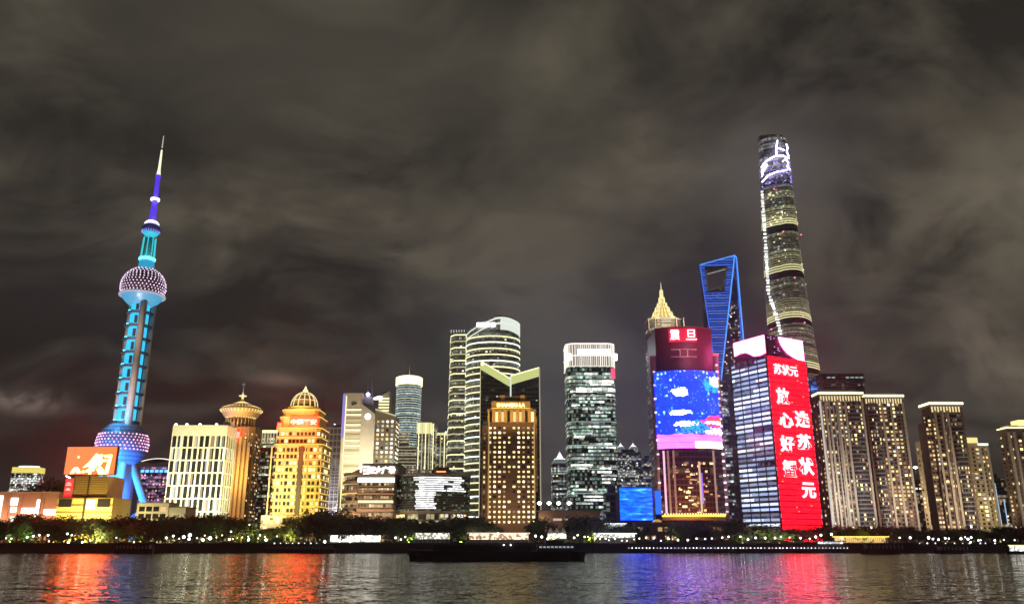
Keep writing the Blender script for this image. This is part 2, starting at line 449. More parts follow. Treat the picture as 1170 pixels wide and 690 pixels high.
# ------------------------------------------------------------------ television tower with spheres
def tv_tower():
    Y = 850.0
    rt = root('television_tower', 'tall television tower strung with two large dotted spheres and cyan lit columns', 'tower', (K(165, 320)*Y, Y, GZ))
    def z(py): return ZL(py, Y)
    grey = solid('tower concrete', (0.34, 0.31, 0.29), 0.75)
    core = emit('cyan glow lift core', (0.02, 0.46, 0.80), 1.25)  # cyan light put into the core's own glow, backing the strips
    blue = solid('pale blue cladding', (0.45, 0.55, 0.60), 0.5)
    zl, Rl = z(508), 25.0
    zu, Ru = z(329), 22.8
    for ax, ay, ra in ((7.6, -10.0, 3.7), (-11.2, 0, 2.3), (11.2, 7, 2.6)):
        MB().tube((ax, ay, 0), (ax, ay, zu-14), ra*1.05, ra*0.96, 24).build('column', grey, rt)
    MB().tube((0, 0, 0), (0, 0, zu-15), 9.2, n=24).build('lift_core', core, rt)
    # platforms tying the columns together, each with its cyan light strips
    n = 9; z0, z1 = zl+Rl-2, zu-Ru+8
    tri = [(15*math.cos(math.radians(a)), 15*math.sin(math.radians(a))) for a in (-100, -62, -24, 18, 56, 94, 138, 176, 214)]
    for k in range(n+1):
        zz_ = z0+(z1-z0)*k/n
        p = MB().prism(taper(tri, 0.93), zz_-1.1, zz_+1.1).build('platform', DGREY, rt)
        if k < n:
            MB().box(-7.6, 0.8, -10.4, -9.7, zz_+1.12, zz_+1.6).build('light_strip', emit('cyan floodlight strip', (0.02, 0.66, 1.0), 34, sample=True), p)
            MB().box(-0.2, 2.6, -10.6, -9.3, zz_+2.4, zz_+(z1-z0)/n-4).build('lift_door', solid('dark panel', (0.02, 0.03, 0.04), 0.5), p)
    # lower sphere
    prof = [(Rl*math.cos(math.radians(a)), zl+Rl*math.sin(math.radians(a))) for a in range(-78, 79, 6)]
    s1 = MB().lathe(prof, n=48).build('sphere', curtain('sphere glass panels', (0.16, 0.18, 0.30), (0.2, 0.3, 0.9), 4.0, 4.2, 0.0, 0.0, rough=0.4, frame=(0.07, 0.08, 0.14)), rt)
    prof = [(Ru*math.cos(math.radians(a)), zu+Ru*math.sin(math.radians(a))) for a in range(-24, 79, 6)]
    s2 = MB().lathe(prof, n=48).build('sphere', curtain('dark violet sphere panels', (0.05, 0.03, 0.055), (0.2, 0.3, 0.9), 4.0, 4.2, 0.0, 0.0, rough=0.3, frame=(0.10, 0.07, 0.11)), rt)
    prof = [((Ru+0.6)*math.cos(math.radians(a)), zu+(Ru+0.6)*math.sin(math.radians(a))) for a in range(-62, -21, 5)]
    MB().lathe(prof, n=48).build('sphere_underside', emit('cyan glow underside', (0.05, 0.36, 0.62), 0.85), rt)  # floodlight on the underside is put into its emission
    MB().lathe([(Ru+0.9, zu-10.2), (Ru+0.9, zu-8.6)], n=48).build('rim', emit('pale rim light', (0.55, 0.5, 0.62), 0.6), rt)
    # globe lamps on the spheres
    def bulbs(par, R, zc, lats, col, rad, nper):
        me = MB().lathe([(rad*math.cos(math.radians(a)), rad*math.sin(math.radians(a))) for a in (-80, -40, 0, 40, 80)], n=7).mesh('bulb')
        me.materials.append(col); cnt = 0; rest = MB()
        pts = []
        for i, la in enumerate(lats):
            N = int(nper*math.cos(math.radians(la)))
            for k in range(N):
                a = 2*math.pi*(k+(i % 2)/2)/N
                r = R*math.cos(math.radians(la))
                pts.append((r*math.cos(a), r*math.sin(a), zc+R*math.sin(math.radians(la))))
        pts.sort(key=lambda p: p[1])
        for p in pts:
            if p[1] > R*0.35: continue
            if cnt < 100:
                o = bpy.data.objects.new('bulb', me); COL.objects.link(o); o.parent = par; o.location = p
            else: rest.lathe([(rad*math.cos(math.radians(a)), p[2]+rad*math.sin(math.radians(a))) for a in (-80, -30, 30, 80)], p[0], p[1], n=6)
            cnt += 1
        if rest.f: rest.build('bulb', col, par, kind='stuff')
    bw = emit('pinkish white globe lamp', (0.95, 0.70, 0.95), 1.3, 0.25)
    bulbs(s2, Ru+0.3, zu, [-17, -10, -3, 5, 13, 21, 30, 39, 49, 60, 71], bw, 0.70, 38)
    bulbs(s1, Rl+0.3, zl, [-13, -6, 1, 8, 15, 22], emit('pink globe lamp', (1.0, 0.45, 0.75), 1.7, 0.4), 0.78, 40)
    # inclined legs under the lower sphere
    for a, lean in ((-118, 58), (2, 58), (118, 58)):
        ca, sa = math.cos(math.radians(a)), math.sin(math.radians(a))
        MB().tube((ca*12, sa*12, zl-Rl*0.75), (ca*46, sa*46, 2), 3.6, 3.9, 18).build('inclined_leg', blue, rt)
    MB().tube((30, -6, 30), (2, -14, 2), 2.6, 2.6, 14).build('brace', blue, rt)
    MB().tube((0, 0, 0), (0, 0, zl-Rl+4), 15.5, 14.5, 28).build('base_drum', solid('blue tinted cladding', (0.30, 0.42, 0.62), 0.5), rt)
    MB().lathe([(46, 0), (46, 6), (40, 9), (24, 11)], n=40).build('podium', GREY, rt)
    # upper shaft, small sphere, mast and antenna; coloured floodlight put into their emission
    cy = emit('cyan glow shaft', (0.03, 0.50, 0.68), 1.0)
    MB().lathe([(8.6, zu+Ru-3), (7.6, z(298))], n=20).build('shaft', emit('deep cyan glow shaft', (0.02, 0.30, 0.52), 0.95), rt)
    MB().lathe([(7.8, z(298.5)), (8.8, z(297.2)), (8.8, z(295.5)), (5.5, z(294))], n=24).build('ring_balcony', emit('bright cyan ring', (0.15, 0.95, 1.0), 2.0), rt)
    zs = [z(293.6), z(272)]
    MB().tube((0, 0, zs[0]), (0, 0, zs[1]), 4.4, 4.0, 16).build('shaft', solid('teal shaft', (0.08, 0.30, 0.34), 0.5), rt)
    for k in range(8):
        a = 2*math.pi*k/8+0.2
        MB().tube((7.2*math.cos(a), 7.2*math.sin(a), zs[0]), (6.4*math.cos(a), 6.4*math.sin(a), zs[1]), 0.62, n=6).build('strut', emit('cyan glow strut', (0.03, 0.62, 0.72), 0.9), rt)
    zt = z(262.5); Rt = 9.6
    s3 = MB().lathe([(Rt*math.cos(math.radians(a)), zt+Rt*0.9*math.sin(math.radians(a))) for a in range(-75, 76, 10)], n=28).build('sphere', solid('blue violet sphere', (0.10, 0.10, 0.5), 0.4), rt)
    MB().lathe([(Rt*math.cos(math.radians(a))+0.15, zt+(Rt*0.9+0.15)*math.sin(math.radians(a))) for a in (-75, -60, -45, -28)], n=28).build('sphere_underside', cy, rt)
    for k in range(22):
        a = 2*math.pi*k/22
        if math.sin(a) < 0.3: MB().tube(((Rt-0.2)*math.cos(a), (Rt-0.2)*math.sin(a), zt-4), ((Rt-1.6)*math.cos(a), (Rt-1.6)*math.sin(a), zt+5), 0.4, n=5).build('rib', emit('violet blue rib', (0.22, 0.25, 1.0), 1.4), s3)
    MB().lathe([(7.2, z(256.6)), (7.6, z(255.6)), (5.6, z(253.4))], n=24).build('ring_balcony', emit('lilac ring light', (0.72, 0.6, 1.0), 3.0), rt)
    vio = emit('violet glow mast', (0.09, 0.035, 0.75), 0.95)
    MB().lathe([(3.7, z(254)), (3.0, z(229.5))], n=16).build('mast', vio, rt)
    MB().lathe([(4.6, z(229.5)), (4.9, z(228.8)), (4.9, z(227.2)), (3, z(226.7))], n=20).build('ring_balcony', emit('lilac ring light', (0.72, 0.6, 1.0), 3.0), rt)
    MB().lathe([(2.7, z(226.8)), (2.2, z(203))], n=14).build('mast', vio, rt)
    MB().lathe([(3.4, z(202.5)), (2.6, z(200.4))], n=14).build('collar', emit('violet glow mast', (0.09, 0.035, 0.75), 0.95), rt)
    ant = emit('pale glow antenna', (0.95, 0.98, 0.66), 1.0)
    MB().lathe([(2.4, z(201)), (1.5, z(194)), (0.95, z(172))], n=12).build('antenna', ant, rt)
    MB().tube((0, 0, z(173)), (0, 0, z(155.5)), 0.75, 0.42, 8).build('antenna_tip', emit('faint glow antenna tip', (0.8, 0.8, 0.65), 0.55), rt)
    MB().tube((0, 0, z(171.4)), (0, 0, z(170.2)), 1.9, 1.9, 8).build('antenna_ring', DGREY, rt)
    # floodlights on the podium and on the sphere roof
    flood(rt, (-12, -60, 8), (-6, 0, 52), 14, 6, 120000, (0.02, 0.16, 1.0), 120)
    flood(rt, (24, -62, 8), (18, -6, 50), 14, 6, 100000, (0.03, 0.25, 1.0), 120)
    flood(rt, (0, -64, 50), (0, -10, zl-14), 10, 10, 42000, (0.06, 0.50, 1.0), 90)
    flood(rt, (-2, -34, zl+Rl+6), (0, -6, zl+Rl-8), 8, 4, 8000, (0.10, 0.62, 1.0), 120)
    flood(rt, (6, -60, zl+30), (5, -10, zl+95), 8, 8, 42000, (0.95, 0.72, 0.62), 140)
    flood(rt, (6, -60, zl+105), (5, -10, zl+165), 8, 8, 30000, (0.95, 0.72, 0.62), 140)
tv_tower()

# ------------------------------------------------------------------ left bank
def pink_hall():
    b = Bld('exhibition_hall', 'low salmon pink hall with a few tall white lit windows', 'hall', -24, 64.5, 585, 570, 40)
    H = b.z(563)
    MB().prism(b.plan, 0, H).build('wall', SALMON, b.r)
    MB().prism(grow(b.plan, 0.4), H, H+0.9).build('parapet', solid('pink coping', (0.50, 0.33, 0.25), 0.7), b.r)
    W = emit('overbright hall window', (1.0, 0.93, 0.78), 3.0, sample=True)
    for a in ((-4, 2, 566, 592), (12.6, 20.5, 568.5, 577), (12.2, 18.8, 579, 585), (11.5, 17, 590, 595), (24, 42, 580, 586.5), (41.2, 45.8, 570.5, 591), (50, 63.5, 581.5, 588)):
        f = b.fbox('window', W, *a)
        MB().box(b.x(a[0], 580)-0.3, b.x(a[1], 580)+0.3, -b.d/2-0.8, -b.d/2-0.05, b.z(a[3])-0.5, b.z(a[3])-0.1).build('sill', CREAM, f)
    for px in (9, 24, 45.2, 48.5): b.fbox('pilaster', SALMON, px, px+0.9, 563.4, 598, 0.7)
    for i in range(9):
        x = b.x(4+i*7, 563); MB().tube((x, -16, H), (x, -16, H+2.2), 0.18, n=5).build('roof_post', PALEM, b.r)
    flood(b.r, (0, -36, 14), (0, -20, 12), 70, 2, 13000, (1.0, 0.55, 0.36), 160)
pink_hall()

def round_top():
    b = Bld('office_tower', 'small distant tower with glowing yellow crown behind the salmon pink hall', 'tower', 10, 39.5, 550, 1400, 30)
    H = b.z(540)
    pl = rect(b.w, 30, 6)
    MB().prism(pl, 0, H).build('wall', curtain('grey speckled offices', (0.06, 0.07, 0.07), (0.9, 0.95, 0.9), 2.6, 3.6, 0.5, 1.6), b.r)
    MB().prism(grow(pl, 0.6), H, b.z(533.4)).build('crown', emit('yellow crown cladding', (0.85, 0.72, 0.16), 0.9), b.r)
    MB().prism(ell(b.w*0.8, 20, 20), b.z(533.4), b.z(531.6)).build('roof_drum', emit('white roof drum', (0.95, 0.9, 0.95), 1.6), b.r)
    window_set(b.r, facade_windows(b.r, pl, 10, H, 3.6, 3.4, 1.8, 2.2, [(W_WHITE, 3), (W_WHITED, 2), (W_WARMD, 1)], 0.4))
round_top()

def billboard_house():
    b = Bld('stepped_building', 'golden floodlit stepped building carrying a big billboard', 'building', 64.5, 128, 580, 540, 26)
    gold = solid('ochre louvred cladding', (0.55, 0.44, 0.16), 0.6)
    zl, zu = b.z(568), b.z(543.5)
    LV = solid('dark ochre louvre', (0.20, 0.15, 0.05), 0.6)
    MB().prism(b.plan, 0, zl).build('wall', gold, b.r)
    x0, x1 = b.x(83, 555), b.x(121.5, 555)
    MB().box(x0, x1, -11, 11, zl, zu).build('upper_block', gold, b.r)
    for k in range(12):
        z = zl+0.6+(zu-zl-1)*k/11
        MB().box(x0-0.3, x1+0.3, -11.6, -11.02, z-0.28, z+0.28).build('louvre', LV, b.r)
    for k in range(6):
        z = zl-0.6-k*(zl-2)/6
        MB().box(-b.w/2-0.3, b.w/2+0.3, -13.6, -13.02, z-0.28, z+0.28).build('louvre', LV, b.r)
    b.fbox('window_band', W_DARK, 68, 82, 570, 579, 0.9)
    b.fbox('window_band', W_DARK, 112, 126, 570, 579, 0.9)
    MB().box(-0.5+b.x(98, 570), 0.5+b.x(98, 570), -14, -13.03, 1, zl).build('seam', BLACK, b.r)
    MB().box(-0.5+b.x(100, 555), 0.5+b.x(100, 555), -12, -11.03, zl, zu).build('seam', BLACK, b.r)
    lamp = b.fbox('entrance_light', emit('yellow white floodlight panel', (1.0, 0.9, 0.5), 7, sample=True), 100, 108, 571, 581, 1.4)
    flood(b.r, (-8, -32, 3), (-6, -12, 14), 30, 2, 17000, (1.0, 0.78, 0.25), 150)
    flood(b.r, (14, -34, 6), (2, -11, 24), 22, 2, 30000, (1.0, 0.80, 0.25), 120)
    # billboard standing on the roof
    bb = root('billboard', 'large orange billboard with overbright white writing on the golden stepped building', 'billboard', (b.cx+b.x(103.5, 527), 540, GZ+zu), math.radians(-4))
    Yb = 540; Wd = 61/F*Yb*0.98; Hh = HZ(510, Yb)-HZ(543, Yb)
    MB().box(-Wd/2, Wd/2, 0, 2.2, 0.6, Hh+0.6).build('frame', DGREY, bb)
    m, t, p = newmat('orange screen'); tc = t.node('ShaderNodeTexCoord').outputs['Generated']; gx, gy, gz = t.sep(tc)
    n = t.noise(tc, 2.2, 3, 0.5)
    c = t.mix(t.m('ADD', t.m('MULTIPLY', n, 0.4), t.m('MULTIPLY', gx, 0.55), clamp=True), (0.34, 0.13, 0.05), (1.0, 0.13, 0.03))
    t.l.new(c, p.inputs['Emission Color']); p.inputs['Emission Strength'].default_value = 1.9; p.inputs['Base Color'].default_value = (0.02, 0.02, 0.02, 1)
    sc_ = MB().box(-Wd/2+0.5, Wd/2-0.5, -0.25, -0.02, 1.1, Hh+0.1).build('screen', m, bb)
    # the brush-like writing: a slanted mass, an open box, two small words
    K_ = Wd/61.0
    def X(px): return (px-104)*K_
    def Zz(py): return 0.6+(543-py)/33*Hh
    mb = MB()
    def stroke(pts):
        mb.prism([(X(a), Zz(c_)) for a, c_ in pts][::-1], 0, 0.3)
    def strokes(lst):
        q = MB()
        for pts in lst:
            pp = [(X(a), Zz(c_)) for a, c_ in pts]
            area = sum(pp[i][0]*pp[(i+1) % len(pp)][1]-pp[(i+1) % len(pp)][0]*pp[i][1] for i in range(len(pp)))
            if area < 0: pp = pp[::-1]
            fr = [(x, -0.55, z) for x, z in pp]; bk = [(x, -0.26, z) for x, z in pp]
            q.face(fr)
            for i in range(len(pp)):
                j = (i+1) % len(pp); q.face([fr[j], fr[i], bk[i], bk[j]])
        return q
    LB = emit('billboard lettering', (1.0, 0.055, 0.015), 64, sample=True)
    strokes([[(96, 535), (104, 527), (110, 518.5), (114, 520), (112, 535.5), (105, 536), (103, 533)],
             [(113, 522), (117, 519), (118.5, 530), (114, 534)],
             [(118, 520.5), (129, 520), (129, 523), (121, 523.5)], [(126, 523), (129, 523), (127, 541.5), (123, 542), (123, 538)],
             [(119, 525.5), (124, 525.5), (124, 528), (119, 528)], [(113, 537), (117, 533), (122, 538), (124, 542), (116, 542)]]).build('lettering', LB, bb)
    strokes([[(82, 540.5), (86, 534.5), (90, 534), (94, 539), (94, 541), (90.5, 541), (88, 538.5), (86, 541), (82.5, 541.5)],
             [(96, 538), (98.5, 538), (98.5, 540.5), (96, 540.5)],
             [(100, 538), (104, 535.5), (110, 536), (111, 538), (107, 538.5), (107, 542), (104, 542), (104, 539), (100, 540)],
             [(88.5, 521.5), (90.3, 521.5), (90.3, 523.5), (88.5, 523.5)]]).build('small_lettering', LB, bb)
    for sx in (-0.8, 0.8): MB().box(sx*Wd/2*0.7-0.3, sx*Wd/2*0.7+0.3, 0.6, 1.4, 0, 0.7).build('post', BLACK, bb)
    # red hanging banner at its side
    r = root('banner', 'small red hanging sign at the left flank of the golden stepped building', 'sign', (b.cx+b.x(77.3, 556), 541, GZ+b.z(567.5)))
    hh = b.z(546)-b.z(567.5); ww = 8.6*K_
    MB().box(-ww/2, ww/2, 0, 0.8, 0, hh).build('panel', emit('red sign panel', (0.9, 0.015, 0.03), 1.1), r)
    mb = MB()
    for zc, a in ((0.72, 0.5), (0.62, 0.7), (0.42, 0.35), (0.36, 0.6)): mb.box(-ww*a/2, ww*a/2, -0.4, -0.03, hh*zc, hh*zc+0.6)
    mb.build('lettering', emit('pinkish lettering', (1.0, 0.45, 0.4), 1.6), r)
    mb2 = MB().tube((-ww/2, -0.5, hh+1.5), (-ww/2+3, -0.5, hh+0.2), 0.45); mb2.build('lamp', emit('white tube lamp', (1, 0.95, 0.9), 3), r)
    # service tower supporting the sign
    MB().box(-ww/2+0.3, ww/2+1.2, 0.9, 7, -b.z(567.5), hh-0.4).build('wall', BRONZE, r)
billboard_house()

def roof_tree_far(): pass

def pink_glass():
    b = Bld('office_block', 'dark glass office with pink dots and a blue light row beside the television tower', 'office', 158, 196, 555, 1150, 40)
    H = b.z(532)
    MB().prism(b.plan, 0, H).build('wall', curtain('pink lit offices', (0.05, 0.04, 0.07), (0.85, 0.35, 0.6), 3.0, 4.2, 0.75, 0.9, glow2=(0.4, 0.4, 0.9)), b.r)
    for k in range(7):
        x = -b.w/2+b.w*(k+0.5)/7
        MB().box(x-2.2, x+2.2, -b.d/2-0.6, -b.d/2, b.z(539.5), b.z(536.5)).build('blue_light', emit('blue panel light', (0.1, 0.4, 1.0), 2.2), b.r)
    pts = [(-b.w/2+b.w*k/10, H+3+7*math.sin(math.pi*(0.15+0.07*k))) for k in range(11)]
    for off in (-b.d/2, -b.d/2+6):
        mb = MB()
        for p, q in zip(pts, pts[1:]): mb.beam((p[0], off, p[1]+off*0.1+2), (q[0], off, q[1]+off*0.1+2), 0.9, 0.9)
        mb.build('roof_edge_light', emit('pale roof edge light', (0.9, 0.85, 0.7), 1.3), b.r)
    mb = MB()
    for p, q in zip(pts, pts[1:]):
        mb.face([(p[0], -b.d/2, p[1]), (q[0], -b.d/2, q[1]), (q[0], b.d/2, q[1]), (p[0], b.d/2, p[1])])
    mb.build('roof', DGREY, b.r)
    window_set(b.r, facade_windows(b.r, b.plan, b.z(598), b.z(541), 4.2, 4.2, 1.6, 1.8, [(emit('pink lit window', (1.0, 0.4, 0.6), 1.2, 0.5), 3), (W_COOL, 1), (W_WARM, 1)], 0.45))
pink_glass()

def low_white(pl, pr, top, Y, lab, winrow):
    b = Bld('low_building', lab, 'building', pl, pr, 585, Y, 18)
    H = b.z(top)
    MB().prism(b.plan, 0, H).build('wall', CREAM, b.r)
    MB().prism(grow(b.plan, 0.5), H, H+0.6).build('roof', ROOFG, b.r)
    if winrow:
        window_set(b.r, facade_windows(b.r, b.plan, 1, H-1.5, 4.5, 4.4, 3.7, 3.1, [(W_DARK, 5), (W_WARMD, 1)]))
    flood(b.r, (-3, -24, 4), (0, -9, 7), 22, 1.5, 4300, (1.0, 0.92, 0.55), 160)
low_white(156, 192, 574.5, 560, 'low white flat roofed building with dark windows below the television tower', True)
low_white(193, 212, 579.5, 556, 'small windowless pale annex in front of the white grid office block', False)

def white_grid():
    b = Bld('office_block', 'broad white office block with a regular grid of tall windows', 'office', 191.5, 255, 540, 640, 22)
    H = b.z(485.5)
    wallm = solid('white stone grid', (0.62, 0.60, 0.47), 0.75)
    # core set back, grid of piers and spandrels in front: the windows sit in real reveals
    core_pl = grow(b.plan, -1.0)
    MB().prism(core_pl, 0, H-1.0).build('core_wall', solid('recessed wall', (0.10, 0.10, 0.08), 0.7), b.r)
    top = b.z(496.5); nrow, ncol = 8, 10
    MB().prism(b.plan, top, H).build('parapet', wallm, b.r)
    rh = (top-4)/nrow; mb = MB()
    for r in range(nrow+1): mb.prism(b.plan, 4+rh*r-0.75 if r else 0, 4+rh*r+0.25 if r < nrow else top-0.005)
    mb.build('spandrels', wallm, b.r)
    bw = b.w/ncol; mb = MB()
    for c in range(ncol+1): mb.box(-b.w/2+bw*c-(0.55 if c else 0.02), -b.w/2+bw*c+(0.55 if c < ncol else 0.02), -b.d/2+0.012, -b.d/2+0.9, 0.02, top)
    nd = 4; dw = b.d/nd
    for c in range(nd+1): mb.box(b.w/2-0.9, b.w/2-0.012, -b.d/2+0.03+(dw*c-0.8 if c else 0), -b.d/2-0.03+(dw*c+0.8 if c < nd else dw*c), 0.02, top)
    mb.build('piers', wallm, b.r)
    items = []
    for r in range(nrow):
        for c in range(ncol):
            for q in (-0.25, 0.25):
                mt = pick([(W_DARK, 80), (W_WHITED, 9), (W_WARMD, 8), (W_WHITE, 3), (W_WARM, 3), (W_COOL, 1)])
                items.append((-b.w/2+bw*(c+0.5)+q*(bw-1.2), -b.d/2+0.9, 4+rh*(r+0.5)-0.25, 0, (bw-1.2)*0.47, rh-1.05, mt))
    for r in range(nrow):
        for c in range(nd): items.append((b.w/2-0.9, -b.d/2+dw*(c+0.5), 4+rh*(r+0.5)-0.3, math.pi/2, dw-1.9, rh-1.6, pick([(W_DARK, 5), (W_WHITED, 2)])))
    window_set(b.r, items, limit=100)
    for px in (199.5, 212, 227, 246):
        x = b.x(px, 485); MB().box(x-0.8, x+0.8, -b.d/2+2, -b.d/2+3.4, H, H+1.6).build('roof_lamp', emit('white roof lamp', (1, 0.95, 0.8), 3), b.r)
    MB().box(b.w/2-7, b.w/2-1, -2, 8, H, H+4).build('roof_plant', STONE, b.r)
    for xx in (-24, -8, 8, 24):
        flood(b.r, (xx*0.9, -58, 8), (xx*0.8, -11, 62), 8, 4, 22000, (1.0, 0.92, 0.56), 120)
        flood(b.r, (xx*0.9, -40, 3), (xx*0.8, -11, 22), 8, 3, 1500, (1.0, 0.93, 0.60), 140)
    flood(b.r, (70, -30, 20), (34, 0, 50), 10, 5, 26000, (1.0, 0.95, 0.70), 120)
white_grid()

def crown_tower():
    b = Bld('crowned_tower', 'brown tower topped by a flaring golden crown and spire', 'tower', 247, 286, 540, 870, 34)
    H = b.z(487)
    brown = solid('brown stone', (0.22, 0.14, 0.07), 0.7)
    pl = rect(b.w, 34, 5, 1)
    MB().prism(pl, 0, H).build('wall', brown, b.r)
    xs = b.x(270, 540)
    for k in range(5):
        x = xs-7.5+k*4.6
        MB().box(x-1.3, x+1.3, -18.4, -17.02, 4, H-8-abs(k-1)*3).build('pilaster', solid('golden pilaster', (0.5, 0.34, 0.12), 0.6), b.r)
    window_set(b.r, facade_windows(b.r, pl, 6, H-6, 3.8, 4.2, 1.2, 1.8, [(W_WARMD, 4), (W_WARM, 2), (W_DARK, 4)], 0.7, off=0.05))
    cx = b.x(269, 478)
    z1, z2 = b.z(487), b.z(475.5)
    MB().lathe([(15.6, z1-3), (15.6, z1+1), (13.0, z1+1.4), (13.0, z2)], cx=cx, n=24).build('drum', brown, b.r)
    for k in range(24):
        a = 2*math.pi*(k+0.5)/24
        MB().tube((cx+14.6*math.cos(a), 14.6*math.sin(a), z1), (cx+15.0*math.cos(a), 15.0*math.sin(a), z2), 0.8, 0.8, 6).build('colonnade_post', solid('pale gold stone', (0.55, 0.42, 0.22), 0.6), b.r)
    MB().lathe([(14.0, z2), (17.5, z2+1.5), (22.0, b.z(466.5)), (22.6, b.z(464.8)), (20.5, b.z(464)), (14, b.z(460.5)), (8, b.z(458.2)), (3, b.z(456.6)), (1.5, b.z(453))], cx=cx, n=36).build('crown', solid('golden ribbed roof', (0.52, 0.38, 0.14), 0.5, 0.2), b.r)
    for k in range(36):
        a = 2*math.pi*k/36; c, s_ = math.cos(a), math.sin(a)
        q = MB().beam((cx+14.3*c, 14.3*s_, z2-0.5), (cx+22.4*c, 22.4*s_, b.z(466.2)), 0.7, 0.8)
        q.beam((cx+20.5*c, 20.5*s_, b.z(463.8)), (cx+3.5*c, 3.5*s_, b.z(456.4)), 0.6, 0.6)
        q.build('rib', emit('pale gold rib glow', (1.0, 0.70, 0.26), 1.25), b.r)  # floodlight on the ribs put in as their own glow
    zs = b.z(457)
    MB().tube((cx, 0, zs), (cx, 0, b.z(446)), 1.5, 0.8, 10).build('finial', emit('gold finial', (1.0, 0.8, 0.35), 1.0), b.r)
    MB().lathe([(0.4, b.z(450.6)), (4.2, b.z(449.5)), (4.2, b.z(448.8)), (0.4, b.z(448))], cx=cx, n=14).build('finial_disc', emit('gold finial', (1.0, 0.8, 0.35), 1.0), b.r)
    MB().tube((cx, 0, b.z(446)), (cx, 0, b.z(433)), 0.55, 0.3, 8).build('spire', PALEM, b.r)
    MB().box(cx-1.8, cx+1.8, -0.3, 0.3, b.z(436.4), b.z(435.2)).build('spire_bar', PALEM, b.r)
    mb = MB().box(b.x(267.5, 496), b.x(274, 496), -18.9, -17.05, b.z(500), b.z(493)); mb.build('sign', emit('red square sign', (1.0, 0.008, 0.006), 60, sample=True), b.r)
    for xx in (-20, 5, 22):
        flood(b.r, (cx+xx, -44, z1-22), (cx+xx*0.3, -10, z2+8), 8, 3, 2600, (1.0, 0.60, 0.18), 90)
    flood(b.r, (xs, -52, 60), (xs, -17, 80), 12, 6, 27000, (1.0, 0.62, 0.16), 150)
    flood(b.r, (xs, -48, 14), (xs, -17, 30), 12, 3, 6000, (1.0, 0.55, 0.14), 140)
crown_tower()

def dark_tower_yellow_top():
    b = Bld('office_tower', 'dark glass tower with yellow lit top band beside the domed golden tower', 'tower', 284, 318, 540, 920, 30)
    H = b.z(491)
    MB().prism(b.plan, 0, H).build('wall', curtain('dark offices', (0.03, 0.032, 0.03), (0.8, 0.85, 0.5), 2.4, 3.9, 0.32, 0.9), b.r)
    MB().prism(grow(b.plan, 0.5), b.z(494.5), b.z(491.2)).build('light_band', S_YEL, b.r)
    for k in range(10):
        x = -b.w/2+b.w*(k+0.5)/10
        MB().box(x-0.5, x+0.5, -b.d/2-0.8, -b.d/2, b.z(505), b.z(495)).build('light_fin', S_YELD, b.r)
    MB().box(-b.w/2-0.4, -b.w/2+4.5, -b.d/2-0.9, -b.d/2, b.z(511), b.z(496)).build('corner_light', S_YEL, b.r)
    MB().box(-b.w/2-0.5, -b.w/2+0.6, -b.d/2-0.9, -b.d/2, b.z(588), b.z(512)).build('edge_light', S_YELD, b.r)
    MB().prism(taper(b.plan, 0.8), H, H+4).build('roof_plant', DGREY, b.r)
    MB().tube((-b.w/2, -15, H+2), (-b.w/2, -15, H+6), 2.0).build('roof_lamp', emit('white roof lamp', (1, 0.95, 0.8), 3), b.r)
    window_set(b.r, facade_windows(b.r, b.plan, 4, b.z(508), 3.9, 2.4, 2.0, 1.2, [(W_WHITED, 4), (W_WHITE, 1), (W_YEL, 1)], 0.16, off=0.05))
dark_tower_yellow_top()

